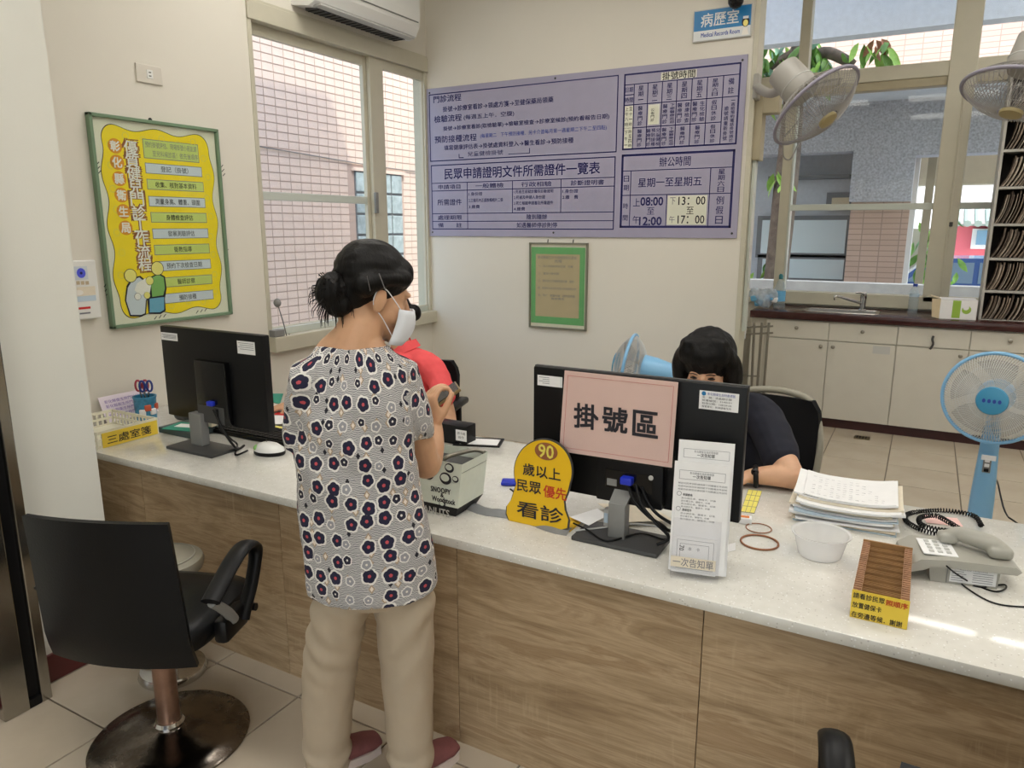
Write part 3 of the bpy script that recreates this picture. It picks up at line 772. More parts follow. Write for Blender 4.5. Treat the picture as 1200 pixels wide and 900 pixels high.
# cream passage beam and post on the right of the pier
q0 = ony(1078, 176, 13.0); q1 = ony(1172, 215, 13.0)
MB().bx(q0.x-0.8, q1.x+3, 13.0, 13.4, q1.z, q0.z+0.6).build('passage_beam', 'cream_beam', bh, None, True)
q0 = ony(1082, 240, 12.4); q1 = ony(1092, 240, 12.4)
MB().bx(q0.x, q1.x, 12.4, 12.7, -0.25, 3.4).build('passage_post', 'alu_tan', bh, None, True)

# ---- pale canopy outside above the window
c0 = ony(890, 54, 8.2); c1 = ony(1118, 33, 8.2)
single('window_canopy', MB().bx(-4, 6, 8.1, 8.3, (c0.z+c1.z)/2, 5.2).bx(-4, 6, 7.2, 8.1, 4.9, 5.1), 'stucco_pale', 'pale grey rendered canopy face above the kitchen window', 'canopy', loc=(0, 8.2, 3.7))
# ---- low parapet outside
p0 = ony(980, 331, 8.6)
single('parapet_wall', MB().bx(-6, 7, 8.6, 8.8, -0.25, p0.z), 'concrete', 'weathered white concrete parapet outside the kitchen window', 'wall', loc=(0, 8.6, -0.25))

# ---- street beyond: shop front and car
sh_ = thing('pink_shop', 'pink shop front with white framed poster across the street', 'building', (4.2, 22, -0.25))
a = ony(1128, 268, 22); b = ony(1175, 345, 22)
MB().bx(a.x-0.2, b.x+4, 22, 23, -0.25, a.z+0.1).build('wall', 'pink_shop', sh_, None, True)
w0 = ony(1140, 268, 21.9); w1_ = ony(1180, 292, 21.9)
o = MB().bx(w0.x, w1_.x, 21.8, 21.98, w1_.z, w0.z).build('white_panel', 'shop_white', sh_, None, True)
w0 = ony(1146, 265, 21.75); w1_ = ony(1170, 287, 21.75)
MB().bx(w0.x, w1_.x, 21.7, 21.8, w1_.z, w0.z-0.1).build('poster', 'shop_screen', sh_, None, True)
r0 = ony(1122, 246, 21.3); r1 = ony(1190, 262, 21.3)
rf = MB().bx(r0.x-0.3, r1.x+3, 21.2, 22.0, r1.z-0.05, r1.z).build('roof', 'roof_tile', sh_, None, True)
for i in range(22):
    x = r0.x-0.2+0.22*i
    MB().tube([(x, 21.15, r1.z), (x, 22.0, r0.z)], 0.085, 8).build('roof_tile', 'roof_tile', rf, None, True)
MB().bx(a.x-6, b.x+8, 22.6, 23.2, a.z, a.z+7).build('upper_wall', 'shop_white', sh_, None, True)
cr = thing('parked_car', 'blue parked car seen behind the parapet', 'car', (4.4, 16.5, -0.25))
a = ony(1118, 300, 16.0); b = ony(1180, 333, 16.0)
L0, zt_ = a.x-1.7, a.z
body = [(0,0.15),(0,0.62),(0.5,0.78),(1.0,0.82),(1.5,1.28),(3.1,1.30),(3.75,0.85),(4.2,0.78),(4.25,0.2)]
body = [(L0-0.2+x, -0.25+z*(zt_+0.25)/1.3) for x, z in body]
Mx = frame((0, 16.8, 0), (1,0,0), (0,0,1))
MB().prism(body, 0, 1.6, Mx).build('body', 'car_blue', cr, None, True)
win = [(L0-0.2+x, -0.25+z*(zt_+0.25)/1.3) for x, z in ((1.15,0.86),(1.56,1.2),(2.2,1.22),(2.2,0.86))]
win2 = [(L0-0.2+x, -0.25+z*(zt_+0.25)/1.3) for x, z in ((2.28,0.86),(2.28,1.22),(3.05,1.22),(3.6,0.88))]
MB().prism(win, 1.6, 1.61, Mx).build('window', 'car_glass', cr, None, True); MB().prism(win2, 1.6, 1.61, Mx).build('window', 'car_glass', cr, None, True)
for x in (0.8, 3.4): MB().cyl((L0-0.2+x, 15.18, 0.06), (L0-0.2+x, 15.4, 0.06), 0.3, None, 20).build('wheel', 'black', cr, 40, True)

# ---- tree with a broken limb, and shrubs
tp = [ony(*q) for q in ((905, 345, 9.05), (912, 300, 9.05), (920, 225, 9.05), (926, 170, 9.05), (932, 90, 9.05), (940, 40, 9.05))]
tr = thing('street_tree', 'tree with grey trunk and glossy leaves outside the kitchen window', 'tree', (tp[0].x, 9.05, -0.25))
tk = MB(); tk.tube([(tp[0].x-0.25, 9.05, -0.25)]+tp, [0.16, 0.14, 0.13, 0.13, 0.12, 0.10, 0.08], 12, None, 5)
tk.tube([ony(934, 80, 9.05), ony(965, 62, 9.0), ony(990, 70, 8.98), ony(1000, 76, 8.98)], [0.07, 0.065, 0.055, 0.045], 10, None, 5)
tk.tube([ony(934, 60, 9.05), ony(900, 80, 8.98), ony(885, 95, 8.97)], [0.06, 0.04, 0.02], 8, None, 4)
tk.build('trunk', 'bark', tr, 60, True)
rnd = random.Random(3)
def leaves(centers, n, spread, ln, mats, parent, wd=0.36):
    for c_ in centers:
        for k in range(n):
            p = V(c_)+V((rnd.gauss(0, spread), rnd.gauss(0, spread*0.6), rnd.gauss(0, spread)))
            L_ = ln*rnd.uniform(0.7, 1.25); yaw = rnd.uniform(0, 2*PI); dr_ = V((math.cos(yaw)*0.55, math.sin(yaw)*0.55, -rnd.uniform(0.3, 1.0))).normalized()
            sd = dr_.cross(V((rnd.uniform(-1,1), rnd.uniform(-1,1), rnd.uniform(-.3,.3)))).normalized()*L_*wd*0.5; nn = dr_.cross(sd).normalized()
            g = []
            for i, wv_ in enumerate((0.05, 0.75, 1.0, 0.7, 0.03)):
                m_ = p+dr_*(L_*i/4)-nn*(0.12*L_*(i/4)**2); g.append([m_-sd*wv_, m_+nn*0.08*L_*wv_, m_+sd*wv_])
            MB().sheet(g).build('leaf', rnd.choice(mats), parent, 180, True)
cs = [ony(*q) for q in ((888, 90, 8.97), (895, 72, 8.97), (905, 62, 8.97), (900, 85, 8.97), (912, 60, 8.95), (893, 100, 8.97), (945, 70, 8.95), (955, 58, 8.95), (962, 66, 8.95), (970, 75, 8.95), (950, 85, 8.95))]
leaves(cs, 12, 0.10, 0.25, ['leaf', 'leaf_light', 'leaf_blue', 'leaf'], tr)
cs = [ony(*q) for q in ((1036, 58, 8.95), (1042, 55, 8.95), (1012, 55, 8.95))]
leaves(cs, 5, 0.06, 0.26, ['leaf', 'leaf_light'], tr)
leaves([ony(1030, 55, 8.95), ony(1020, 52, 8.95)], 2, 0.05, 0.2, ['leaf_dry'], tr)
leaves([ony(912, 205, 8.95), ony(908, 212, 8.95)], 4, 0.05, 0.24, ['leaf_light'], tr)
bu = thing('shrub', 'small green shrub behind the parapet below the tree', 'plant', (ony(903, 322, 9.2).x, 9.2, -0.25))
MB().tube([(ony(903, 322, 9.2).x, 9.2, -0.25), ony(903, 318, 9.2)], 0.012, 6).build('stem', 'bark', bu, None, True)
leaves([ony(900, 322, 9.2), ony(906, 316, 9.2)], 14, 0.07, 0.13, ['leaf', 'leaf_blue', 'leaf_light'], bu)
bu = thing('shrub', 'bright green shrub between the passage post and the mullion', 'plant', (ony(1094, 300, 14.0).x, 14.0, -0.25))
x_ = ony(1094, 300, 14.0).x
MB().tube([(x_, 14.0, -0.25), (x_, 14.0, 1.6)], 0.03, 6).build('stem', 'bark', bu, None, True)
leaves([ony(1094, 270+8*i, 14.0) for i in range(8)], 10, 0.16, 0.26, ['leaf_light', 'leaf'], bu)
# ================================================================== boards, posters and signs on the walls
# ---- big lilac information board
YBd = YB-0.012
bw0 = ony(499.5, 190, YBd).x; bw1 = ony(870, 170, YBd).x; bz0 = ony(680, 278, YBd).z; bz1 = (ony(498.3, 104, YBd).z+ony(877, 64, YBd).z)/2
bw0 = max(bw0, XW+0.004)
bd = thing('information_board', 'wide lilac information board with navy text tables on the back wall', 'board', ((bw0+bw1)/2, YB, bz0))
MB().bx(bw0, bw1, YBd, YB-0.001, bz0, bz1, 0.002).build('panel', 'board', bd, None, True)
P = Print(frame((bw0, YBd-0.0006, bz0), (1,0,0), (0,0,1)))
N = 'ink_navy'
def q(x, y): return P.uv(x, y)
def box(ax, ay, bx_, by_, wd):
    a = q(ax, ay); b = q(bx_, by_); P.frame(a[0], a[1], b[0], b[1], wd, N); return a, b
def hl(x0, x1, yr): P.line((x0, yr), (x1, yr), 0.005, N)
def vl(x, y0, y1): P.line((x, y0), (x, y1), 0.005, N)
# flow box, upper left
A = q(503, 111.5); B = q(724.5, 88.5); Cc = q(506, 189)
P.frame(A[0], Cc[1], B[0], A[1], 0.007, N)
def rowtxt(s_, a, b, h, bold=0.0): P.tpx(s_, a, b, h, N, bold)
rowtxt('門診流程', (508, 116.5), (540.5, 114), 0.048, 0.012)
rowtxt('掛號→診療室看診→領處方箋→至健保藥局領藥', (519, 128.5), (648.5, 116), 0.038, 0.01)
rowtxt('檢驗流程', (509, 140.5), (541, 137), 0.048, 0.012)
rowtxt('(每週五上午．空腹)', (543.5, 138.5), (602.5, 132.5), 0.038, 0.006)
rowtxt('掛號→診療室看診(取檢驗單)→檢驗室檢查→診療室候診(預約看報告日期)', (519.5, 152), (714, 135.5), 0.036, 0.01)
rowtxt('預防接種流程', (509.5, 164), (558.5, 160.5), 0.048, 0.012)
P.tpx('(每星期二　下午預防接種．另卡介苗每月第一週星期二下午二至四點)', (563, 160.5), (711, 148.5), 0.034, 'ink_blue')
rowtxt('填寫健康評估表→掛號處資料登入→醫生看診→預防接種', (520.5, 173.5), (672, 164), 0.036, 0.01)
rowtxt('兒童健檢掛號', (548, 180.3), (589.5, 178.6), 0.034)
a = q(538, 181); b = q(538, 185); c = q(543, 184.6); P.line(a, (a[0], b[1]), 0.006, N); P.line((a[0], b[1]), (c[0], b[1]), 0.006, N)
a = q(596, 180.4); b = q(620.5, 179.6); P.line((a[0], (a[1]+b[1])/2), (b[0], (a[1]+b[1])/2), 0.004, N); c = q(620.5, 174); P.line((b[0], (a[1]+b[1])/2), (b[0], c[1]), 0.005, N)
# table, lower left
A = q(505.5, 195); B = q(721, 183); D = q(508.5, 268.3)
x0, x1, y1, y0 = A[0], B[0], (A[1]+B[1])/2, D[1]
P.frame(x0, y0, x1, y1, 0.007, N)
rowtxt('民眾申請證明文件所需證件一覽表', (521, 204), (703, 196.5), 0.078, 0.014)
yr = [q(506.5, 215)[1], q(507, 224)[1], q(508, 250.5)[1], q(508.5, 259.5)[1]]
for y_ in yr: hl(x0, x1, y_)
xc = [q(547.5, 215)[0], q(600.5, 213)[0], q(657.5, 210)[0]]
vl(xc[0], y0, yr[0]); vl(xc[1], yr[2], yr[0]); vl(xc[2], yr[2], yr[0])
def cell(s_, xa, xb, ya, yb, fill=0.8, h=0.6, bold=0.006):
    P.text(s_, (xa+xb)/2, (ya+yb)/2, abs(ya-yb)*h, N, (xb-xa)*fill, 'c', bold)
for s_, a, b in (('申請項目', x0, xc[0]), ('一般體檢', xc[0], xc[1]), ('行政相驗', xc[1], xc[2]), ('診斷證明書', xc[2], x1)): cell(s_, a, b, yr[0], yr[1], 0.62)
P.text('所需證件', (x0+xc[0])/2, (yr[1]+yr[2])/2, 0.045, N, (xc[0]-x0)*0.68, 'c', 0.006)
cell('處理期限', x0, xc[0], yr[2], yr[3], 0.68); cell('備　　註', x0, xc[0], yr[3], y0, 0.68)
P.text('隨到隨辦', (xc[0]+x1)/2, (yr[2]+yr[3])/2, 0.036, N, 0.16, 'c', 0.006); P.text('如遇醫師停診則停', (xc[0]+x1)/2, (yr[3]+y0)/2, 0.036, N, 0.32, 'c', 0.006)
def lines(L, xa, y_top, dy, h, wmax):
    for i, s_ in enumerate(L): P.text(s_, xa+0.012, y_top-dy*(i+0.5), h, N, min(wmax, len(s_)*h*0.9), 'l', 0.004)
dy = (yr[1]-yr[2])/4.2
lines(['1.身份證', '2.三個月內正面脫帽相片二張', '3.繳費'], xc[0], yr[1]-0.005, dy*1.15, 0.026, 0.29)
lines(['1.死者生前就診醫院診斷證明', '2.死者及申請人身份證', '3.死亡相驗申請書及所需證件', '4.繳費'], xc[1], yr[1], dy, 0.025, 0.31)
lines(['1.身份證', '2.繳　費'], xc[2], yr[1]-0.005, dy, 0.026, 0.2)
# clinic timetable, upper right
A = q(732.5, 88); B = q(868, 73.5); D = q(730, 175.5); E_ = q(861, 168)
x0, x1, y1, y0 = A[0], B[0], (A[1]+B[1])/2, (D[1]+E_[1])/2
P.frame(x0, y0, x1, y1, 0.010, N)
H_ = y1-y0
yr = [y1-H_*0.135, y1-H_*0.405, y1-H_*0.715]
a, b = x0+(x1-x0)*0.33, x0+(x1-x0)*0.64
P.rect(a, y1-H_*0.12, b, y1-H_*0.02, 'board_patch', 1, 'patch'); P.text('掛號時間', (a+b)/2, y1-H_*0.07, 0.045, 'ink', (b-a)*0.92, 'c', 0.01)
xs = [x0+(x1-x0)*k for k in (0, 0.09, 0.215, 0.345, 0.475, 0.605, 0.735, 0.868, 1.0)]
hl(x0, x1, yr[0]); hl(x0, x1, yr[1]); hl(x0, xs[7], yr[2])
for x_ in xs[1:8]: vl(x_, y0, yr[0])
hl(x0, xs[1], (yr[0]+yr[1])/2)
cell('日期', x0, xs[1], yr[0], (yr[0]+yr[1])/2, 0.8, 0.5); cell('時間', x0, xs[1], (yr[0]+yr[1])/2, yr[1], 0.8, 0.5)
P.rect(x0+0.006, y0+0.006, xs[1]-0.004, yr[1]-0.006, 'board_patch', 1, 'patch')
cw_ = (xs[2]-xs[1])
for i, s_ in enumerate(('星期一', '星期二', '星期三', '星期四', '星期五', '星期六日', '備註')): P.vtext(s_, (xs[i+1]+xs[i+2])/2, yr[0]-0.01, yr[1]+0.01, 0.034, N, 0.006)
for s_, ya, yb in (('上午八時至十一時', yr[1], yr[2]), ('下午一時至四時', yr[2], y0)):
    P.vtext(s_[:len(s_)//2], x0+(xs[1]-x0)*0.3, ya-0.008, yb+0.008, 0.022, 'ink'); P.vtext(s_[len(s_)//2:], x0+(xs[1]-x0)*0.72, ya-0.008, yb+0.008, 0.022, 'ink')
def vcell(cols, i, ya, yb, w_=0.03):
    xa, xb = xs[i+1], xs[i+2]; n = len(cols)
    for k, s_ in enumerate(cols): P.vtext(s_, xa+(xb-xa)*(k+0.5)/n, ya-0.01, yb+0.01, min(w_, (xb-xa)/n*0.86), N, 0.004)
for i, c_ in enumerate((['醫療門診'], [], ['醫療門診', '下鄉醫療巡迴'], ['醫療門診', '健康檢查'], ['醫療門診', '生化檢驗'], ['假日休診'])):
    if c_: vcell(c_, i, yr[1], yr[2])
P.rect(xs[2]+0.008, yr[2]+0.012, xs[3]-0.012, yr[1]-0.008, 'board_patch', 1, 'patch'); P.vtext('公衛門診', (xs[2]+xs[3])/2-0.01, yr[1]-0.03, yr[2]+0.03, 0.022, 'ink')
for i, c_ in enumerate((['醫療門診'], ['醫療門診', '預防接種', '兒童健檢'], ['醫療門診', '下鄉醫療巡迴'], ['醫療門診'], ['醫療門診'], ['假日休診'])): vcell(c_, i, yr[2], y0)
P.vtext('一週前預約電話掛號請於', xs[7]+cw_*0.72, yr[1]-0.01, y0+0.01, 0.024, N, 0.004); P.vtext('逾號請重新掛號', xs[7]+cw_*0.3, yr[1]-0.05, y0+0.02, 0.026, N, 0.004)
# office hours, lower right
A = q(730, 182.5); B = q(860.5, 176); D = q(727, 266.5); E_ = q(855, 265)
x0, x1, y1, y0 = (A[0]+D[0])/2, (B[0]+E_[0])/2, (A[1]+B[1])/2, (D[1]+E_[1])/2
P.frame(x0, y0, x1, y1, 0.014, N); H_ = y1-y0; W_ = x1-x0
ya, yb = y1-H_*0.215, y1-H_*0.555
hl(x0, x1, ya); hl(x0, x1, yb)
xa, xb, xm = x0+W_*0.085, x0+W_*0.81, x0+W_*0.43
vl(xa, y0, ya); vl(xb, y0, ya); vl(xm, y0, yb)
P.text('辦公時間', x0+W_*0.49, y1-H_*0.11, 0.058, N, W_*0.28, 'c', 0.004)
P.vtext('日期', (x0+xa)/2, ya-0.02, yb+0.02, 0.036, N, 0.004); P.vtext('時間', (x0+xa)/2, yb-0.03, y0+0.02, 0.034, N, 0.004)
P.text('星期一至星期五', (xa+xb)/2, (ya+yb)/2, 0.056, N, (xb-xa)*0.8, 'c', 0.006)
P.vtext('星期六日', (xb+x1)/2, ya-0.006, yb+0.006, 0.04, N, 0.006); P.vtext('例假日', (xb+x1)/2, yb-0.012, y0+0.012, 0.046, N, 0.004)
P.text('上', xa+0.045, yb-H_*0.10, 0.05, N, 0.046); P.text('午', xa+0.045, y0+H_*0.10, 0.05, N, 0.046)
P.text('08:00', xa+(xm-xa)*0.60, yb-H_*0.09, 0.052, N, 0.15, 'c', 0.03); P.text('至', xa+(xm-xa)*0.58, (yb+y0)/2, 0.045, N, 0.05); P.text('12:00', xa+(xm-xa)*0.58, y0+H_*0.08, 0.052, N, 0.15, 'c', 0.03)
P.rect(xm+0.006, y0+0.012, xb-0.012, yb-0.008, 'board_patch', 1, 'patch')
P.text('下', xm+0.04, yb-H_*0.09, 0.044, 'ink_soft', 0.036); P.text('午', xm+0.04, y0+H_*0.10, 0.044, 'ink_soft', 0.036)
P.text('13：00', xm+(xb-xm)*0.6, yb-H_*0.09, 0.05, 'ink', 0.17, 'c', 0.012); P.text('至', xm+(xb-xm)*0.57, (yb+y0)/2, 0.045, 'ink', 0.046); P.text('17：00', xm+(xb-xm)*0.6, y0+H_*0.10, 0.05, 'ink', 0.17, 'c', 0.012)
P.build(bd)
for x_, z_ in ((bw0+0.03, bz1-0.03), ((bw0+bw1)/2-0.1, bz1-0.02), (bw1-0.03, bz1-0.03), (bw0+0.03, bz0+0.03), ((bw0+bw1)/2-0.1, bz0+0.03), (bw1-0.03, bz0+0.03)):
    MB().ell((x_, YBd-0.001, z_), (0.007, 0.004, 0.007), None, 10, 6).build('screw', 'dark_grey', bd, 180, True)

# ---- framed green notice under the board
a = ony(620, 284, YB-0.02); b = ony(686.5, 390, YB-0.02)
nf = thing('framed_notice', 'green bordered notice in thin grey frame hanging below the board', 'notice', ((a.x+b.x)/2, YB, b.z))
x0, x1, z0, z1 = a.x, b.x, b.z+0.01, a.z
f = MB()
for p_ in ((x0, x0+0.012, z0, z1), (x1-0.012, x1, z0, z1), (x0, x1, z0, z0+0.012), (x0, x1, z1-0.012, z1)): f.bx(p_[0], p_[1], YB-0.022, YB-0.002, p_[2], p_[3], 0.002)
f.build('frame', 'frame_grey', nf, None, True)
MB().bx(x0+0.01, x1-0.01, YB-0.010, YB-0.004, z0+0.01, z1-0.01).build('backing', 'paper_cream', nf, None, True)
P = Print(frame((x0, YB-0.0105, z0), (1,0,0), (0,0,1))); W_, H_ = x1-x0, z1-z0
P.rect(0.014, 0.035, W_-0.02, H_-0.032, 'notice_green', 1, 'green_sheet'); P.rect(0.05, 0.085, W_-0.06, H_-0.08, 'notice_tan', 2, 'tan_sheet')
P.text('彰化縣衛生所申請病歷影印須知', W_*0.48, H_*0.83, 0.022, 'ink_soft', W_*0.66, 'c', 0, 3); P.text('流程', W_*0.5, H_*0.79, 0.022, 'ink_soft', 0.06, 'c', 0, 3)
for i, (s_, k) in enumerate((('一、本人申請請帶身份證　印章', 0.6), ('二、健保卡身份證', 0.36), ('三、委託他人代辦請附委託書　證件', 0.62), ('四、未成年人由法定代理人申請證明文件', 0.66), ('五、死亡　家屬申請　請附證明書', 0.64))): P.text(s_, 0.07, H_*(0.73-0.085*i), 0.017, 'ink_soft', W_*k, 'l', 0, 3)
P.text('醫療費用', W_*0.5, H_*0.355, 0.016, 'ink_soft', W_*0.22, 'c', 0, 3)
P.build(nf)
MB().bx(x0+0.012, x1-0.012, YB-0.018, YB-0.016, z0+0.012, z1-0.012).build('pane', 'glass', nf, None, True)
for k in (0.32, 0.75): MB().tube([(x0+W_*k, YB-0.014, z1-0.004), (x0+W_*k+0.006, YB-0.02, z1+0.022)], 0.004, 8).build('hook', 'dark_grey', nf, 40, True)

# ---- medical records sign
a = ony(813, 13, YB-0.015); b = ony(880, 41, YB-0.015)
sg = thing('room_sign', 'blue and white medical records room sign with nurse figure high on the wall', 'sign', ((a.x+b.x)/2, YB, b.z))
x0, x1, z0, z1 = a.x, b.x, b.z-0.005, a.z
MB().bx(x0, x1, YB-0.015, YB-0.002, z0, z1, 0.002).build('plate', 'light_grey', sg, None, True)
P = Print(frame((x0, YB-0.0155, z0), (1,0,0), (0,0,1))); W_, H_ = x1-x0, z1-z0
P.rect(0.006, H_*0.34, W_-0.006, H_-0.006, 'sign_blue', 1, 'blue_field'); P.rect(0.006, 0.006, W_-0.006, H_*0.34, 'sign_white', 1, 'white_field')
P.text('病歷室', W_*0.46, H_*0.66, 0.075, 'sign_white', W_*0.64, 'c', 0.012, 2); P.text('Medical Records Room', W_*0.48, H_*0.2, 0.024, 'ink_blue', W_*0.66, 'c', 0.02, 2)
P.disc(W_*0.9, H_*0.46, 0.022, 0.028, 'ink', 3, 'nurse_hair'); P.disc(W_*0.9, H_*0.42, 0.014, 0.018, 'poster_skin', 4, 'nurse_face'); P.rect(W_*0.855, H_*0.55, W_*0.945, H_*0.63, 'sign_white', 5, 'nurse_cap'); P.poly([(W_*0.84, 0.01), (W_*0.96, 0.01), (W_*0.93, H_*0.28), (W_*0.87, H_*0.28)], 'poster_white', 3, 'nurse_coat')
P.build(sg)
# ---- black dome camera in front of the sign
c_ = ony(862, 6, YB-0.10)
dc = thing('dome_camera', 'black dome camera above the medical records sign', 'camera', (c_.x, YB-0.10, c_.z-0.03))
MB().lathe([(0.035, 0.12), (0.042, 0.05), (0.045, 0.02), (0.043, 0.0), (0.03, -0.022), (0.008, -0.032)], 20, Matrix.Translation(c_+V((0,0,0.012)))).build('dome', 'black_gloss', dc, 60, True)
MB().cyl((c_.x, YB-0.10, c_.z+0.1), (c_.x, YB-0.002, c_.z+0.13), 0.02).build('arm', 'black', dc, 40, True)

# ---- yellow child health poster
ps = thing('child_clinic_poster', 'yellow framed poster of child clinic steps on the left wall', 'poster', (XW, 2.43, 1.12))
y0, y1, z0, z1 = 2.085, 2.782, 1.126, 2.10
f = MB()
for a in ((y0, y0+0.016, z0, z1), (y1-0.016, y1, z0, z1), (y0, y1, z0, z0+0.016), (y0, y1, z1-0.016, z1)): f.bx(XW+0.001, XW+0.032, a[0], a[1], a[2], a[3], 0.003)
f.build('frame', 'frame_green', ps, None, True)
MB().bx(XW+0.004, XW+0.014, y0+0.01, y1-0.01, z0+0.01, z1-0.01).build('sheet', 'poster_cream', ps, None, True)
P = Print(frame((XW+0.0145, y0, z0), (0,1,0), (0,0,1))); W_, H_ = y1-y0, z1-z0
pts = []
n_ = 160
m0, r0 = 0.048, 0.075      # wavy edged field: a rounded rectangle whose edge ripples
w0, h0_ = W_-2*m0-2*r0, H_-2*m0-2*r0; per = 2*w0+2*h0_+2*PI*r0; n_ = 220
for i in range(n_):
    d0 = per*i/n_; q0 = PI*r0/2
    segs = [(w0, (m0+r0, m0), (1,0), (0,-1)), (q0, (W_-m0-r0, m0+r0), -PI/2, None), (h0_, (W_-m0, m0+r0), (0,1), (1,0)), (q0, (W_-m0-r0, H_-m0-r0), 0.0, None), (w0, (W_-m0-r0, H_-m0), (-1,0), (0,1)), (q0, (m0+r0, H_-m0-r0), PI/2, None), (h0_, (m0, H_-m0-r0), (0,-1), (-1,0)), (q0, (m0+r0, m0+r0), PI, None)]
    for L_, o_, dr0, nn0 in segs:
        if d0 <= L_: break
        d0 -= L_
    rp = 0.011*math.cos(2*PI*12*i/n_)
    if nn0: pts.append((o_[0]+dr0[0]*d0+nn0[0]*rp, o_[1]+dr0[1]*d0+nn0[1]*rp))
    else: a0 = dr0+d0/r0; pts.append((o_[0]+(r0+rp)*math.cos(a0), o_[1]+(r0+rp)*math.sin(a0)))
cx_, cy_ = W_/2, H_/2
P.poly(pts, 'ink', 1, 'field_outline'); P.poly([(cx_+(x-cx_)*0.990, cy_+(y-cy_)*0.993) for x, y in pts], 'poster_yellow', 2, 'yellow_field')
for i in range(26):      # pale scrolls along the field's edge
    x, y = pts[int(i*n_/26)]; x = cx_+(x-cx_)*0.87; y = cy_+(y-cy_)*0.91
    for j in range(8):
        a0 = j*PI/4; P.line((x+0.016*math.cos(a0), y+0.016*math.sin(a0)), (x+0.016*math.cos(a0+0.8), y+0.016*math.sin(a0+0.8)), 0.003, 'poster_gold', 3, 'scroll')
def L2(x, y): return P.uv(x, y)
for i, ch in enumerate('彰化縣衛生局'):
    x, y = L2(134.5+2.55*i, 171+19.2*i); P.disc(x, y, 0.035, 0.034, 'poster_orange', 3, 'orange_dot'); P.text(ch, x, y, 0.046, 'poster_white', 0.046, 'c', 0.03, 4)
for i, ch in enumerate('優質健兒門診工作流程'):
    x, y = L2(153.0+1.87*i, 173+15.2*i); P.text(ch, x, y, 0.074, 'poster_brown', 0.082, 'c', 0.075, 3, 'lettering_outline'); P.text(ch, x, y, 0.062, 'poster_white', 0.068, 'c', 0.016, 5)
bars = [('', 167, 169, 232, 187.5, 186), ('登記（掛號）', 169.5, 191.5, 236, 204), ('收集、核對基本資料', 171.5, 210, 238, 222), ('測量身高、體重、頭圍', 173.5, 229.5, 240, 241), ('身體檢查評估', 176, 249, 241.5, 258), ('發展測驗評估', 178, 267.5, 243.5, 276.5), ('衛教指導', 180, 286.5, 245, 294.5), ('預約下次檢查日期', 182.5, 306, 246.5, 312), ('醫師診察', 185, 325.5, 248, 330), ('預防接種', 187, 344.5, 249.5, 348)]
for i, b_ in enumerate(bars):
    la = L2(b_[1]+1, b_[2]+4.0); ra = L2(b_[3], b_[4]-1.0 if i else 181)
    xa, xb = la[0], ra[0]; yc = (la[1]+ra[1])/2; hh = 0.022 if i else 0.042
    P.rect(xa-0.003, yc-hh-0.003, xb+0.003, yc+hh+0.003, 'ink_soft', 3, 'step_shadow')
    P.rect(xa, yc-hh, xb, yc+hh, 'poster_green' if i % 2 == 0 else 'poster_blue', 4, 'step_bar')
    if i: P.text(b_[0], (xa+xb)/2, yc, 0.028, 'ink', min((xb-xa)*0.8, len(b_[0])*0.026), 'c', 0.004, 5)
    else: P.text('預約掛號評估、現場掛號小朋友請', (xa+xb)/2, yc+0.02, 0.028, 'ink_soft', (xb-xa)*0.94, 'c', 0, 5); P.text('至兒科候診區！依先後順序', (xa+xb)/2+0.02, yc-0.02, 0.028, 'ink_soft', (xb-xa)*0.84, 'c', 0, 5)
# two drawn figures with a baby, lower left
def blob(pxs, m, lay, nm): P.poly([L2(*p) for p in pxs], m, lay, nm)
blob([(146,352),(148,335),(154,326),(164,323),(172,330),(176,345),(172,352),(171,368),(166,371),(152,371)], 'ink', 5, 'figure_outline')
blob([(147.5,352),(149.5,337),(155,328),(163,325),(170,331),(174,345),(170.5,352),(169.5,367),(165,369),(153,369)], 'poster_blue', 6, 'figure_coat')
blob([(172,350),(171,340),(177,324),(186,320),(193,324),(195,338),(193,350),(194,364),(188,368),(174,368)], 'ink', 5, 'figure_outline')
blob([(176,326),(185,321.5),(191.5,325),(193,338),(191,346),(178,348)], 'poster_leaf', 6, 'figure_shirt'); blob([(175,350),(192,348),(192,363),(187,366),(175,366)], 'poster_jeans', 6, 'figure_trousers')
for x, y, r_, m in ((152.5,323,0.030,'poster_skin'), (184,314.5,0.032,'poster_skin'), (175,329,0.020,'poster_skin'), (161,347.5,0.016,'poster_white'), (172,346,0.016,'poster_skin')):
    c_ = L2(x, y); P.disc(c_[0], c_[1], r_*1.1, r_*1.1, 'ink', 7, 'figure_outline'); P.disc(c_[0], c_[1], r_, r_, m, 8, 'figure_head')
blob([(160,332),(170,326),(177,332),(175,344),(163,346),(157,340)], 'poster_white', 7, 'figure_baby')
for cx0, cy0 in ((113,193), (118,279), (122,336), (259,196), (263,285), (265,325), (181,374), (230,367)):
    for k in range(3):
        a = L2(cx0+k*1.2, cy0+k*5.0 if cx0 < 150 or cx0 > 240 else cy0-k*0.8); a = (a[0]+(0 if cx0 < 150 or cx0 > 240 else 0.02*k), a[1])
        P.line(a, (a[0]+0.012, a[1]+0.012), 0.004, 'ink', 2, 'tick')
P.build(ps)
MB().bx(XW+0.020, XW+0.022, y0+0.014, y1-0.014, z0+0.014, z1-0.014).build('pane', 'glass', ps, None, True)
a = onx(176, 140.5, XW+0.02); MB().ell((XW+0.02, a.y, a.z), (0.008, 0.010, 0.010), None, 10, 6).build('nail', 'black', ps, 180, True)

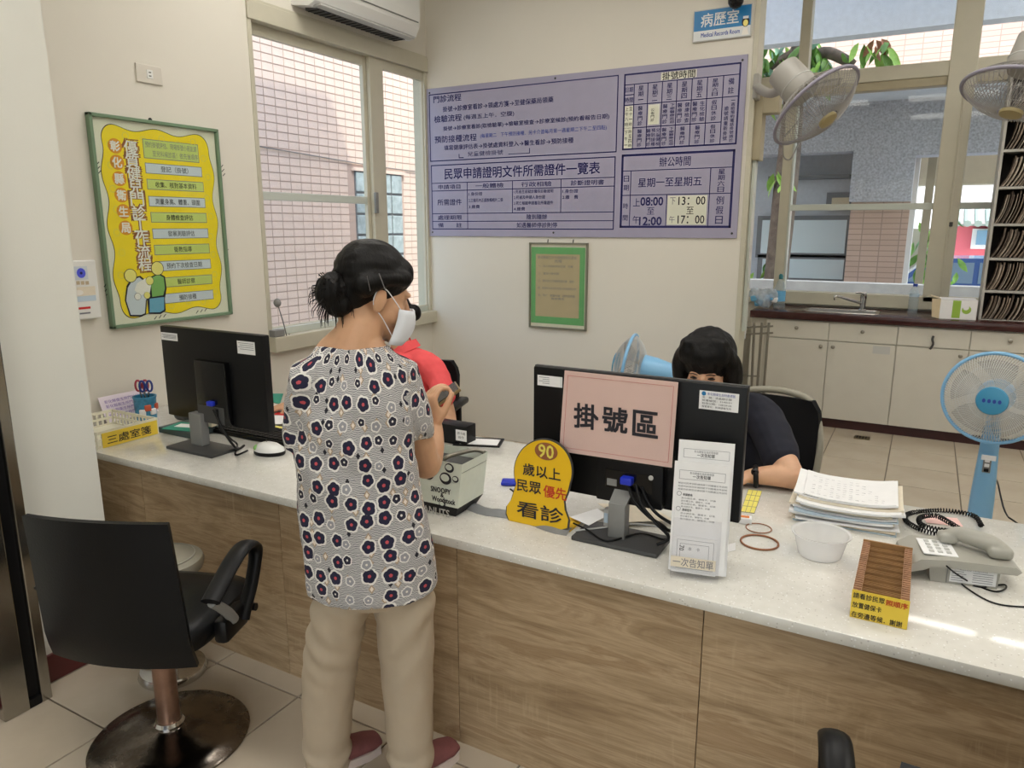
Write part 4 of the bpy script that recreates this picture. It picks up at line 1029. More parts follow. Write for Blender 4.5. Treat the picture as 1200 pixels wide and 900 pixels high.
# ---- socket plate
a = onx(157, 72, XW); b = onx(190, 99, XW)
ou = thing('wall_socket', 'ivory wall socket plate above the yellow poster', 'socket', (XW, (a.y+b.y)/2, b.z))
yc, zc = (a.y+b.y)/2, (onx(157, 96, XW).z+onx(157, 72, XW).z)/2
MB().bx(XW, XW+0.009, yc-0.069, yc+0.069, zc-0.042, zc+0.042, 0.003).build('plate', 'plate_ivory', ou, None, True)
MB().bx(XW+0.008, XW+0.012, yc-0.016, yc+0.016, zc-0.020, zc+0.020, 0.002).build('insert', 'white_plastic', ou, None, True)
for dz in (-0.008, 0.008): MB().bx(XW+0.0118, XW+0.0126, yc-0.006, yc+0.006, zc+dz-0.0025, zc+dz+0.0025).build('slot', 'dark_grey', ou, None, True)

# ---- white dispenser panel half behind the pier
a = onx(84, 304, XW); b = onx(117, 372, XW)
ds = thing('wall_dispenser', 'white wall panel with glowing blue square beside the pier', 'dispenser', (XW, 2.0, b.z))
y0, y1, z0, z1 = a.y-0.07, b.y-0.01, onx(112, 372, XW).z, onx(112, 304, XW).z
MB().bx(XW, XW+0.035, y0, y1, z0, z1, 0.006).build('body', 'white_plastic', ds, None, True)
P = Print(frame((XW+0.0355, y0, z0), (0,1,0), (0,0,1))); W_, H_ = y1-y0, z1-z0
def LL(x, y): return P.uv(x, y)
c_ = LL(95, 320); P.rect(c_[0]-0.03, c_[1]-0.03, c_[0]+0.03, c_[1]+0.03, 'poster_blue', 1, 'display'); P.disc(c_[0], c_[1], 0.020, 0.022, 'screen_lit', 2, 'display_glow'); P.disc(c_[0], c_[1], 0.006, 0.006, 'ink_navy', 3, 'display_dot')
for i in range(3): c_ = LL(91.5+5.3*i, 331.5); P.rect(c_[0]-0.008, c_[1]-0.008, c_[0]+0.008, c_[1]+0.008, 'paper_tan', 1, 'key')
c_ = LL(103, 341); P.rect(c_[0]-0.05, c_[1]-0.02, c_[0]+0.035, c_[1]+0.02, 'paper_cream', 1, 'picture_field'); c_ = LL(100, 350); P.rect(c_[0]-0.04, c_[1]-0.012, c_[0]+0.05, c_[1]+0.012, 'paper_blue', 1, 'picture_field')
c_ = LL(92, 343); P.disc(c_[0], c_[1], 0.022, 0.012, 'poster_white', 2, 'picture_hand')
c_ = LL(101, 361); P.rect(c_[0]-0.035, c_[1]-0.004, c_[0]+0.02, c_[1]+0.006, 'red_print', 2, 'red_line'); c_ = LL(101, 367); P.rect(c_[0]-0.03, c_[1]-0.003, c_[0]+0.02, c_[1]+0.004, 'ink_soft', 2, 'grey_line')
P.build(ds)

# ---- air conditioner above window_1
ac = thing('air_conditioner', 'white wall mounted air conditioner above the left window', 'air conditioner', (XW, 4.1, 2.87))
ye = onx(489, 25, XW+0.2).y; ys = ye-0.95; zb = onx(470, 42, XW+0.17).z
prof = [(0.0, 0.02), (0.13, 0.0), (0.185, 0.02), (0.215, 0.075), (0.222, 0.15), (0.22, 0.26), (0.19, 0.30), (0.0, 0.30)]
Mx = frame((XW+0.001, ys, zb), (1,0,0), (0,0,1))      # profile in x,z, extruded towards the camera
MB().prism(prof, -(ye-ys), 0, Mx).build('body', 'white_plastic', ac, None, True)
Ml = lambda x, z: (XW+x, z+zb)
MB().bx(XW+0.05, XW+0.14, ys+0.06, ye-0.06, zb-0.004, zb+0.012).build('outlet', 'dark_grey', ac, None, True)
MB().bx(XW+0.135, XW+0.20, ys+0.03, ye-0.03, zb-0.001, zb+0.01, 0.004).build('louver', 'light_grey', ac, None, True)
for i in range(18):
    yy = ys+0.08+i*(ye-ys-0.16)/17; MB().bx(XW+0.055, XW+0.135, yy-0.004, yy+0.004, zb-0.008, zb+0.004).build('vane', 'black', ac, None, True)
MB().bx(XW+0.218, XW+0.2255, ys+0.02, ye-0.02, zb+0.10, zb+0.105).build('front_groove', 'mid_grey', ac, None, True)
# ================================================================== the long reception counter
YCF, YCB = 1.678, 2.632          # front and back edge of the worktop
XC0, XC1 = XW+0.005, 2.3
rc_ = thing('reception_counter', 'long reception counter with oak laminate front', 'counter', (-0.5, 1.72, 0))
seams = [-3.33, ony(165, 555, 1.70).x, ony(326.7, 600, 1.70).x, ony(535, 643, 1.70).x, ony(825, 717, 1.70).x]
seams += [seams[-1]+0.74, seams[-1]+1.48, seams[-1]+2.22]
for i in range(len(seams)-1):
    a, b = seams[i]+0.0012, min(seams[i+1], 2.25)-0.0012
    o = MB().bx(-(b-a)/2, (b-a)/2, 0, 0.018, 0.0, T-0.03, 0.0008).build('panel', 'laminate', rc_); o.location = ((a+b)/2+0.5, 1.70-1.72, 0)
MB().bx(-3.33, 2.25, 1.717, 1.73, 0.02, T-0.03).build('carcass', 'dark_grey', rc_, None, True)
MB().bx(2.23, 2.25, 1.73, 2.56, 0, T-0.03).bx(-3.33, -3.31, 1.73, 2.56, 0, T-0.03).build('end_panel', 'laminate', rc_, None, True)
MB().bx(-3.30, 2.22, 2.50, 2.52, 0.3, T-0.03).build('modesty_panel', 'laminate', rc_, None, True)
single('counter_top', MB().bx(XC0, XC1, YCF, YCB, T-0.03, T, 0.003), 'quartz', 'white speckled quartz worktop along the reception counter', 'worktop', 30, loc=(-0.5, 2.15, T-0.03))

# ================================================================== kitchen corner
ku = [-1.105, -0.62, -0.135, 0.34, 0.825, 1.31, 1.795]
names = ['behind the seated clerk', 'under the sink', 'with a dark key hanging on its drawer', 'behind the blue standing fan', 'at the right below the record shelf', 'farthest right along the window wall']
for i in range(len(ku)-1):
    xa, xb = ku[i], ku[i+1]; xm = (xa+xb)/2
    cb = thing('kitchen_cabinet', 'cream base cabinet '+names[i], 'cabinet', (xm, YK+0.28, 0), 0, 'cream cabinets below the kitchen worktop')
    MB().bx(xa, xb, YK+0.018, KW-0.03, 0.075, 0.86).build('body', 'cabinet', cb, None, True)
    MB().bx(xa, xb, YK+0.03, KW-0.05, 0, 0.075).build('toe_kick', 'toe_dark', cb, None, True)
    zs = ony(1010, 402, YK).z
    dw = MB().bx(xa+0.003, xb-0.003, YK, YK+0.018, zs+0.004, 0.855, 0.002).build('drawer', 'cabinet', cb, None, True)
    kn = lambda x, z: MB().lathe([(0.006, 0), (0.006, 0.014), (0.015, 0.018), (0.015, 0.026), (0.008, 0.03)], 12, frame((x, YK, z), (1,0,0), (0,0,1)))
    if i != 2: kn(xm, (zs+0.86)/2+0.015).build('knob', 'rack_metal', dw, 50, True)
    else:
        MB().tube([(xm, YK-0.004, 0.80), (xm-0.004, YK-0.012, 0.775), (xm+0.004, YK-0.012, 0.74), (xm-0.012, YK-0.008, 0.70)], 0.008, 8, None, 4).build('key', 'dark_grey', dw, 50, True)
    do = MB().bx(xa+0.003, xb-0.003, YK, YK+0.018, 0.078, zs-0.004, 0.002).build('door', 'cabinet', cb, None, True)
    kn(xb-0.05 if i % 2 == 0 else xa+0.04, zs-0.045).build('knob', 'rack_metal', do, 50, True)
    if i == 1:
        a = ony(1028, 410, YK); MB().bx(xb-0.16, xb-0.04, YK-0.002, YK, a.z-0.03, a.z+0.03).build('label_holder', 'light_grey', do, None, True)
kt = MB(); kt.bx(-1.235, 1.80, YK-0.03, KW-0.002, 0.865, 0.925, 0.008)
single('kitchen_worktop', kt, 'worktop_dark', 'dark maroon kitchen worktop below the window', 'worktop', 30, loc=(0.2, 6.55, 0.865))
single('filler_panel', MB().bx(-1.225, -1.11, YK+0.03, KW-0.03, 0, 0.862), 'cabinet', 'narrow cream filler panel at the left end of the cabinets', 'panel', loc=(-1.17, 6.5, 0))
KT = 0.925
# sink and tap
a = onz(938, 366, KT); b = onz(1025, 371, KT)
sx0, sx1, sy0, sy1 = a.x, b.x+0.02, 6.36, 6.66
sk = thing('kitchen_sink', 'stainless steel sink set in the dark worktop', 'sink', ((sx0+sx1)/2, 6.5, KT))
f = MB(); f.bx(sx0, sx1, sy0, sy0+0.025, KT-0.002, KT+0.006, 0.003).bx(sx0, sx1, sy1-0.025, sy1, KT-0.002, KT+0.006, 0.003).bx(sx0, sx0+0.03, sy0, sy1, KT-0.002, KT+0.006, 0.003).bx(sx1-0.03, sx1, sy0, sy1, KT-0.002, KT+0.006, 0.003)
f.build('rim', 'steel', sk, None, True)
MB().bx(sx0+0.02, sx1-0.02, sy0+0.02, sy1-0.02, KT+0.0005, KT+0.002).build('basin', 'mid_grey', sk, None, True)
p0 = V((ony(1010, 366, 6.60).x, 6.62, KT))
tp_ = thing('kitchen_tap', 'chrome mixer tap with long spout at the sink', 'tap', p0)
MB().lathe([(0.03, 0.0), (0.03, 0.012), (0.022, 0.02), (0.022, 0.10), (0.026, 0.105), (0.026, 0.135), (0.012, 0.14)], 20).build('body', 'chrome', tp_, 40)
sp = ony(980, 347, 6.45)-p0
MB().tube([(0, 0, 0.06), sp*0.5+V((0, 0, 0.03)), sp, sp+V((-0.005, -0.003, -0.03))], [0.012, 0.011, 0.010, 0.011], 12, None, 5).build('spout', 'chrome', tp_, 60)
MB().box((-0.02, 0, 0.147), (0.09, 0.03, 0.014), None, 0.005).build('lever', 'chrome', tp_)
# water bottle
b0 = onz(1071, 369, KT); b0.y = 6.70; b0.x = ony(1071, 350, 6.70).x; b0.z = KT
bt = thing('water_bottle', 'clear water bottle with blue cap beside the carton', 'bottle', b0)
hb = ony(1074, 333, 6.70).z-KT
MB().lathe([(0.034, 0), (0.036, 0.01), (0.036, hb*0.45), (0.033, hb*0.5), (0.036, hb*0.55), (0.036, hb*0.68), (0.022, hb*0.86), (0.014, hb*0.9), (0.014, hb*0.95)], 20).build('body', 'bottle_clear', bt, 50)
MB().lathe([(0.016, hb*0.92), (0.017, hb*0.93), (0.017, hb*1.0), (0.014, hb*1.01)], 16).build('cap', 'ink_blue', bt, 40)
MB().lathe([(0.0364, hb*0.56), (0.0364, hb*0.67)], 20, None, False).build('label_band', 'paper_blue', bt, 60)
# carton lying on its side
c0 = onz(1090, 377, KT); ctn = thing('carton', 'white and green carton lying open on the worktop', 'box', (c0.x, 6.42, KT), math.radians(4))
cw2, ch2 = ony(1140, 375, 6.36).x-ony(1087, 375, 6.36).x, ony(1100, 350, 6.40).z-KT
bx2 = MB(); bx2.bx(0.05, cw2, -0.07, -0.067, 0, ch2).bx(0.05, cw2, 0.13, 0.133, 0, ch2).bx(0.05, cw2, -0.07, 0.133, 0, 0.003).bx(0.05, cw2, -0.07, 0.133, ch2-0.003, ch2).bx(cw2-0.003, cw2, -0.07, 0.133, 0, ch2)
bx2.build('shell', 'paper', ctn)
MB().sheet([[(0.05, -0.07, 0), (0.0, -0.10, 0.015)], [(0.05, -0.07, ch2), (-0.01, -0.09, ch2*1.05)]], 0.003).sheet([[(0.05, -0.07, ch2), (-0.01, -0.05, ch2*1.12)], [(0.05, 0.13, ch2), (-0.01, 0.12, ch2*1.12)]], 0.003).build('flap', 'paper_tan', ctn)
P = Print(MW[ctn] @ frame((0.05, -0.0702, 0), (1,0,0), (0,0,1))); wv_ = cw2-0.05
P.rect(wv_*0.34, 0.01, wv_*0.56, ch2-0.006, 'box_green', 1, 'green_print'); P.disc(wv_*0.72, ch2*0.5, 0.03, 0.03, 'box_green', 1, 'green_print'); P.disc(wv_*0.70, ch2*0.62, 0.02, 0.02, 'paper', 2, 'white_print')
P.build(ctn)
# bagged towels and blue bottle
g0 = onz(893, 366, KT); g0.y = 6.42; g0.x = ony(893, 350, 6.42).x
bg_ = thing('towel_bag', 'clear plastic bag of blue and white packs at the worktop end', 'bag', (g0.x, 6.42, KT))
bw_ = (ony(921, 350, 6.42).x-ony(884, 350, 6.42).x)/2; bh_ = ony(893, 333, 6.42).z-KT
rb = random.Random(5); pk = MB()
for k in range(7): pk.ell((rb.uniform(-bw_*0.5, bw_*0.6), rb.uniform(-0.04, 0.04), bh_*rb.uniform(0.28, 0.6)), (bw_*0.42, 0.05, bh_*0.28), None, 14, 8)
me = fuse(pk, 0.008, 3); wrinkle(me, lambda c, n: 0.012*noise.noise(c*40)); put('bag', me, 'bag_clear', bg_, 40)
for k in range(6): MB().box((rb.uniform(-bw_*0.4, bw_*0.6), rb.uniform(-0.04, 0.03), bh_*rb.uniform(0.2, 0.5)), (0.07, 0.03, 0.05), Matrix.Rotation(rb.uniform(-0.3, 0.3), 4, 'Y'), 0.012).build('pack', 'bag_blue' if k % 2 else 'paper', bg_, 50)
b0 = V((ony(913, 350, 6.55).x, 6.56, KT)); hb = ony(913, 321, 6.55).z-KT
bt = thing('pump_bottle', 'clear bottle with blue label and teal cap behind the bag', 'bottle', b0)
MB().lathe([(0.045, 0), (0.048, 0.01), (0.048, hb*0.55), (0.03, hb*0.75), (0.014, hb*0.82), (0.014, hb*0.88)], 18).build('body', 'bottle_clear', bt, 50)
MB().lathe([(0.049, hb*0.2), (0.049, hb*0.5)], 18, None, False).build('label_band', 'bag_blue', bt, 60)
MB().lathe([(0.017, hb*0.85), (0.018, hb*0.95), (0.01, hb*1.0)], 14).build('cap', 'cap_teal', bt, 40)

# ---- shelf of paper records at the right of the window
SY = 6.42
sx = ony(1146, 376, SY).x; swd, sdp = 0.95, 0.26
rows = [KT]+[ony(1160, y, SY).z for y in (341, 303, 263, 220, 177, 134)]; rows.append(rows[-1]+0.30)
sf = thing('record_shelf', 'tall grey shelf packed with paper records beside the window', 'shelf', (sx+swd/2, SY+sdp/2, KT))
MB().bx(sx, sx+0.018, SY-0.01, SY+sdp, KT+0.001, rows[-1]+0.02, 0.002).build('side', 'shelf_grey', sf, None, True); MB().bx(sx+swd-0.018, sx+swd, SY-0.01, SY+sdp, KT+0.001, rows[-1]+0.02, 0.002).build('side', 'shelf_grey', sf, None, True)
MB().bx(sx+0.018, sx+swd-0.018, SY+sdp-0.008, SY+sdp, KT+0.001, rows[-1]+0.02).build('back', 'shelf_dark', sf, None, True)
for k, z in enumerate(rows): MB().bx(sx+0.018, sx+swd-0.018, SY-0.005, SY+sdp-0.008, z-0.012 if k else z+0.001, z+0.006, 0.001).build('shelf_board', 'shelf_grey', sf, None, True)
rr_ = random.Random(11); ords = ['lowest', 'second lowest', 'third lowest', 'third highest', 'second highest', 'highest', 'topmost']
for k in range(len(rows)-1):
    x = sx+0.05; zb_ = rows[k]+0.007; hh = rows[k+1]-rows[k]-0.03
    lean = rr_.uniform(0.5, 0.75); lnr = hh*lean*0.42
    while x < sx+0.42:
        th_ = rr_.choice((0.003, 0.004, 0.006, 0.010)); h_ = hh*rr_.uniform(0.86, 1.0); ln = lnr
        g = [[(x-0.02+ln*(1-(1-min(1.0, u**0.9*h_/hh))**2.2)+dx_, y_, zb_+h_*(u**0.9)) for dx_, y_ in ((0.0, SY+rr_.uniform(0, 0.012)), (0.0, SY+sdp-0.03))] for u in (0, 0.15, 0.3, 0.5, 0.7, 0.85, 1.0)]
        mb_ = MB().sheet(g, th_)
        single('record_folder', mb_, rr_.choice(('folder_a', 'folder_b', 'folder_c')), 'worn paper record folder leaning on the %s board of the record shelf' % ords[k], 'folder', 50, 'records on the %s board' % ords[k], loc=(x, SY+0.12, zb_))
        x += th_*1.35+rr_.choice((0.002, 0.003, 0.006, 0.012))

# ---- chrome towel rack beside the wall end
r0 = ony(884, 470, 5.2)
rk = thing('folding_rack', 'folded chrome tube rack standing behind the clerk', 'rack', (ony(886, 480, 5.2).x, 5.2, 0))
def pt(x, y, d=0.0): return ony(x, y, 5.2+d)
for x_a, x_b in ((893, 886), (901, 894), (884, 880)): MB().tube([pt(x_a, 378), pt(x_b, 470), V((pt(x_b, 470).x-0.03, 5.2, 0.0))], 0.009, 8).build('upright', 'rack_metal', rk, 60, True)
for y_ in (384, 392): MB().tube([pt(868, y_), pt(906, y_-2)], 0.007, 8).build('rail', 'rack_metal', rk, 60, True)
MB().tube([pt(868, 440), pt(890, 441)], 0.006, 8).build('rail', 'rack_metal', rk, 60, True)
a = pt(868, 376, -0.1); MB().bx(a.x-0.02, a.x+0.04, 5.09, 5.1, a.z-0.12, a.z).build('paper_tag', 'paper', rk, None, True)
# floor drain
a = onz(1001, 512, 0.0); b = onz(1019, 515.5, 0.0)
dn = thing('floor_drain', 'small brass floor drain in front of the cabinets', 'drain', ((a.x+b.x)/2, a.y, 0))
MB().bx(-0.055, 0.055, -0.05, 0.05, 0.0, 0.004, 0.001).build('plate', 'brass', dn)
for k in range(4): MB().bx(-0.04+0.021*k, -0.03+0.021*k, -0.035, 0.035, 0.004, 0.0046).build('slot', 'black', dn)
# ================================================================== fans
def fan_head(par, M, R, ring, wire, hub, bladem, hubtext=None, nblade=5, nw=110, depth=0.14, wr=0.0014, hs=1.0):
    """M: local frame, z pointing out of the front grille; origin in the middle of the cage"""
    def B(mb, nm, m, sm=50, p=par, kind=None): return mb.build(nm, m, p, sm, False, kind)
    B(MB().torus((0,0,0), (0,0,1), R, 0.009, 56, 8, M), 'cage_ring', ring)
    def cage(sign, d):
        mb = MB()
        for i in range(nw):
            a = 2*PI*i/nw; tw_ = 0.25*sign
            pts = []
            for k in range(6):
                u = k/5; r = R*(1-u)+0.055*u; zz = sign*d*math.sin(u*PI/2)**0.8; aa = a+tw_*u
                pts.append((r*math.cos(aa), r*math.sin(aa), zz))
            mb.tube(pts, wr, 4, M)
        for rr2, k in ((R*0.72, 0.28), (R*0.45, 0.58)): mb.torus((0,0,sign*d*math.sin(min(1, k*1.08)*PI/2)**0.8), (0,0,1), rr2, 0.0014, 40, 4, M)
        return mb
    B(cage(1, depth*0.55), 'front_grille', wire, None, par, 'stuff'); B(cage(-1, depth*0.55), 'rear_grille', wire, None, par, 'stuff')
    hb_ = B(MB().lathe([(0.06*hs, depth*0.5), (0.066*hs, depth*0.55), (0.062*hs, depth*0.61), (0.03*hs, depth*0.64)], 28, M), 'hub_badge', hub)
    if hubtext:
        P_ = Print(M @ Matrix.Translation((0, 0, depth*0.645))); P_.text(hubtext, 0, 0.0, 0.018, 'ink_blue', 0.075, 'c', 0.02, 1)
        for (m_, nm, g_), mb in P_.L.items(): mb.build(nm, m_, hb_, None)
    for k in range(nblade):
        a = 2*PI*k/nblade; g = []
        for i in range(5):
            u = i/4; r = 0.04+(R*0.86-0.04)*u; row = []
            for j in range(5):
                v = j/4-0.5; wd = (0.5+0.62*math.sin(min(1, u*1.1)*PI*0.62))*0.9; ang = a+v*wd+0.35*u
                row.append(M @ V((r*math.cos(ang), r*math.sin(ang), -v*0.07*(0.6+0.4*u))))
            g.append(row)
        B(MB().sheet(g, 0.002), 'blade', bladem, 180)
    B(MB().lathe([(0.035, -0.03), (0.04, 0.0), (0.036, 0.03), (0.02, 0.04)], 20, M), 'blade_hub', bladem)
    return hb_

def stand_fan(loc, label, aim, R, zc, textm=None, rot=0.0, tilt=0.0):
    f = thing('standing_fan', label, 'fan', loc, 0, 'blue standing fans')
    MB().lathe([(0.19, 0), (0.195, 0.008), (0.185, 0.02), (0.07, 0.035), (0.045, 0.06)], 32).build('base', 'fan_blue', f, 40)
    MB().loft([((0,0,0.04), (0.055,0,0), (0,0.045,0)), ((0,0,0.3), (0.052,0,0), (0,0.042,0)), ((0,0,zc-0.32), (0.043,0,0), (0,0.036,0)), ((0,0,zc-0.16), (0.036,0,0), (0,0.03,0))], 18).build('column', 'fan_blue', f, 60)
    d = V(aim).normalized(); M = frame(V((0,0,zc))+d*0.10, V((0,0,1)).cross(d), V((0,0,1))-d*d.z)
    # column neck and motor behind the cage
    MB().tube([(0,0,zc-0.18), (0,0,zc-0.06), V((0,0,zc))-d*0.03], [0.028, 0.032, 0.04], 14).build('neck', 'fan_blue', f, 60)
    MB().loft([(V((0,0,zc))+d*(-0.16), RGTV(d)*0.03, UPW(d)*0.03), (V((0,0,zc))+d*(-0.14), RGTV(d)*0.055, UPW(d)*0.055), (V((0,0,zc))+d*(-0.04), RGTV(d)*0.075, UPW(d)*0.075), (V((0,0,zc))+d*0.03, RGTV(d)*0.08, UPW(d)*0.08), (V((0,0,zc))+d*0.04, RGTV(d)*0.07, UPW(d)*0.07)], 24).build('motor_housing', 'fan_blue', f, 50)
    fan_head(f, M, R, MATS['fan_blue'], MATS['fan_wire'], MATS['fan_blue_dark'], MATS['fan_blade_clear'], textm)
    # control panel on the side towards the viewer
    cp = V((-loc[0], -loc[1], 0)).normalized(); sd = V((0,0,1)).cross(cp)
    Mp = frame(cp*0.040+V((0,0,zc-0.34)), sd, (0,0,1))
    MB().box((0,0,0), (0.034, 0.075, 0.008), Mp, 0.002).build('control_panel', 'mid_grey', f)
    for k in range(3): MB().box((0, 0.024-0.024*k, 0.006), (0.02, 0.016, 0.006), Mp, 0.002).build('button', 'paper' if k < 2 else 'black', f)
    return f
def RGTV(d): return V((0,0,1)).cross(V(d)).normalized()
def UPW(d): d = V(d).normalized(); return d.cross(RGTV(d))*1.0

# the front blue fan, right edge of the picture
hc = ony(1163, 470, 3.95)
fd = V((-hc.x-0.35, -3.95, 0)).normalized(); fd = (fd+V((0,0,0.02))).normalized()
sf_ = stand_fan((hc.x-fd.x*0.16, 3.95-fd.y*0.16, 0), 'blue standing fan with white wire cage behind the telephone', fd, 0.212, hc.z, '● ● ● ●')
MB().bx(-0.03, 0.03, -0.046, -0.044, 0.50, 0.525).build('sticker', 'paper', sf_)
# its mains cord
single('fan_cord', MB().tube([(hc.x+0.02, 4.2, 0.06), ony(1164, 560, 4.35), ony(1178, 600, 3.9), ony(1198, 618, 3.8), (hc.x+0.5, 3.9, 0.01)], 0.004, 6, None, 6), 'black', 'thin black mains cord curving from the blue fan', 'cord', 60, loc=(hc.x+0.3, 3.9, 0))
# the fan behind the middle monitor, seen from the side
hc = ony(738, 432, 3.75)
fd = V((-0.97, -0.12, 0.12)).normalized()
stand_fan((hc.x-fd.x*0.10, 3.75-fd.y*0.1, 0), 'blue standing fan turned sideways behind the middle monitor', fd, 0.175, hc.z)

# ---- wall fans
def imgdir(x, y, toward, right, down):
    r = ray(x, y).normalized(); s_ = RGT*right-UPV*down; s_ = (s_-r*s_.dot(r)).normalized()
    return -r*toward+s_*math.sqrt(1-toward*toward)
def wall_fan(c, aim, R, label, mount, grp='grey wall fans near the ceiling', back=0.28):
    f = thing('wall_fan', label, 'fan', c, 0, grp)
    d = V(aim).normalized(); M = frame((0,0,0), V((0,0,1)).cross(d), V((0,0,1))-d*d.z)
    fan_head(f, M, R, MATS['fan_ring_grey'], MATS['fan_wire_grey'], MATS['fan_plate'], MATS['fan_blade_clear'], None, 3, 64, 0.17, 0.0016, 0.72)
    X_, Y_ = RGTV(d), UPW(d)
    MB().loft([(d*-back, X_*0.05, Y_*0.05), (d*(-back+0.015), X_*0.082, Y_*0.082), (d*(-0.12), X_*0.088, Y_*0.088), (d*(-0.09), X_*0.075, Y_*0.075)], 26).build('motor_housing', 'fan_grey', f, 40)
    MB().torus(d*-back*0.55, d, 0.087, 0.003, 30, 6).build('housing_seam', 'light_grey', f, 60)
    m = V(mount)-V(c)
    MB().tube([d*-0.2, d*-0.2+(m-d*-0.2)*0.5+V((0,0,-0.05)), m], [0.03, 0.024, 0.028], 12, None, 4).build('arm', 'fan_grey', f, 60)
    MB().box(m, (0.03, 0.09, 0.14), None, 0.008).build('wall_plate', 'fan_grey', f)
    lo_ = V((0,0,-1))-d*(V((0,0,-1)).dot(d)); lo_.normalize()
    MB().tube([lo_*R*0.95+X_*0.0, lo_*R*1.0+V((0,0,-0.06))+X_*0.03, lo_*R*0.95+V((0,0,-0.08))+X_*0.09, lo_*R*0.86+V((0,0,-0.01))+X_*0.14], 0.004, 6, None, 5).build('pull_cord', 'fan_wire_grey', f, 60)
c1_ = ony(956, 125, 4.05)
wall_fan(c1_, imgdir(956, 125, 0.40, 0.67, 0.74), 0.23, 'grey wall fan tilted down at the end of the back wall', (XE+0.045, YB-0.06+0.02, c1_.z+0.22))
c2_ = ony(1194, 108, 4.05)
single('support_post', MB().bx(c2_.x+0.36, c2_.x+0.44, 4.2, 4.28, 0, CEIL-0.001, 0.004), 'alu', 'square cream post beside the right wall fan', 'post', loc=(c2_.x+0.4, 4.24, 0))
wall_fan(c2_, imgdir(1190, 110, 0.42, -0.35, 0.93), 0.225, 'grey wall fan cut off by the right edge of the picture', (c2_.x+0.345, 4.24, c2_.z+0.2), back=0.26)
# ================================================================== things on the counter
def Cz(x, y, z=T): return onz(x, y, z)
def sheet_at(name, corners, m, label, cat, z=T+0.0006, th=0.0008, group=None):
    """a flat sheet of paper lying at height z, its corners given as pixels"""
    ps_ = [onz(x, y, z) for x, y in corners]; c = sum(ps_, V())/len(ps_)
    return single(name, MB().prism([(p.x, p.y) for p in ps_], z, z+th), m, label, cat, loc=(c.x, c.y, z), group=group)

# ---- middle monitor, its back towards the viewer
YM = 1.945
x0 = ony(625, 431, YM).x; x1 = ony(877, 452, YM).x; zt = (ony(625, 431, YM).z+ony(877, 452, YM).z)/2; zb = ony(866, 614, YM).z
mo = thing('monitor', 'black monitor seen from behind with the pink sign taped on', 'monitor', (-0.70, 1.90, T))
MB().bx(x0, x1, YM, YM+0.028, zb, zt, 0.005).build('shell', 'black', mo, 40, True)
MB().bx(x0+0.004, x1-0.004, YM+0.028, YM+0.031, zb+0.004, zt-0.004).build('screen', 'black_gloss', mo, None, True)
MB().bx(x0-0.001, x1+0.001, YM+0.012, YM+0.027, zt-0.002, zt+0.002, 0.001).build('rim', 'dark_grey', mo, None, True)
a = ony(700, 535, YM-0.03); b = ony(772, 598, YM-0.03)
MB().bx(a.x-0.0, b.x+0.01, YM-0.035, YM+0.002, b.z, a.z+0.12, 0.006).build('rear_bulge', 'black', mo, 40, True)
MB().bx(a.x+0.03, b.x-0.02, YM-0.0365, YM-0.034, b.z+0.045, b.z+0.10).build('port_bay', 'black_gloss', mo, None, True)
q_ = ony(735, 563, YM-0.045); MB().box(q_, (0.035, 0.03, 0.022), None, 0.004).build('video_plug', 'vga_blue', mo, 40, True)
q_ = ony(717, 565, YM-0.037); MB().box(q_, (0.03, 0.003, 0.02)).build('port_plate', 'mid_grey', mo, None, True)
MB().lathe([(0.007, 0), (0.007, 0.003)], 14, frame(ony(763, 560, YM-0.037), (1,0,0), (0,0,1))).build('lock_slot', 'light_grey', mo, 40, True)
# foot plate and upright
pa = Cz(668, 634); pb = Cz(769, 656); 
MB().bx(pa.x, pb.x, 1.838, 1.978, T+0.0005, T+0.014, 0.003).build('base', 'dark_grey', mo, 40, True)
u0 = ony(714, 628, 1.90); u1 = ony(735, 628, 1.90)
up = MB().bx(u0.x, u1.x-0.004, 1.885, 1.925, T+0.012, ony(720, 588, 1.9).z, 0.003)
up.add([(u0.x, 1.885, ony(720, 588, 1.9).z-0.004), (u1.x-0.004, 1.885, ony(720, 588, 1.9).z-0.004), (u1.x-0.004, 1.925, ony(720, 588, 1.9).z-0.004), (u0.x, 1.925, ony(720, 588, 1.9).z-0.004), (u0.x+0.01, 1.915, ony(720, 565, 1.94).z), (u1.x+0.01, 1.915, ony(720, 565, 1.94).z), (u1.x+0.01, 1.95, ony(720, 565, 1.94).z), (u0.x+0.01, 1.95, ony(720, 565, 1.94).z)], [(0,3,2,1),(4,5,6,7),(0,1,5,4),(1,2,6,5),(2,3,7,6),(3,0,4,7)])
up.build('upright', 'mid_grey', mo, 30, True)
P = Print(frame((x0, YM-0.0012, zb), (1,0,0), (0,0,1)))
def pxrect(P, a, b, m, lay, nm): p = P.uv(*a); q2 = P.uv(*b); P.rect(min(p[0], q2[0]), min(p[1], q2[1]), max(p[0], q2[0]), max(p[1], q2[1]), m, lay, nm); return p, q2
A, B = pxrect(P, (630, 439), (659, 454.5), 'paper', 1, 'sticker')
for k in range(4): P.line((A[0]+0.006+0.012*(k % 2), A[1]-0.006-0.006*k), (A[0]+0.04, A[1]-0.006-0.006*k), 0.0015, 'ink_soft', 2, 'sticker_text')
A, B = pxrect(P, (820, 457), (865, 484), 'paper', 1, 'sticker')
W_ = B[0]-A[0]
P.disc(A[0]+0.012, A[1]-0.008, 0.006, 0.006, 'sign_blue', 2, 'sticker_mark'); P.text('彰化縣衛生局財產標籤', A[0]+0.022, A[1]-0.008, 0.008, 'ink_blue', W_*0.7, 'l', 0, 2)
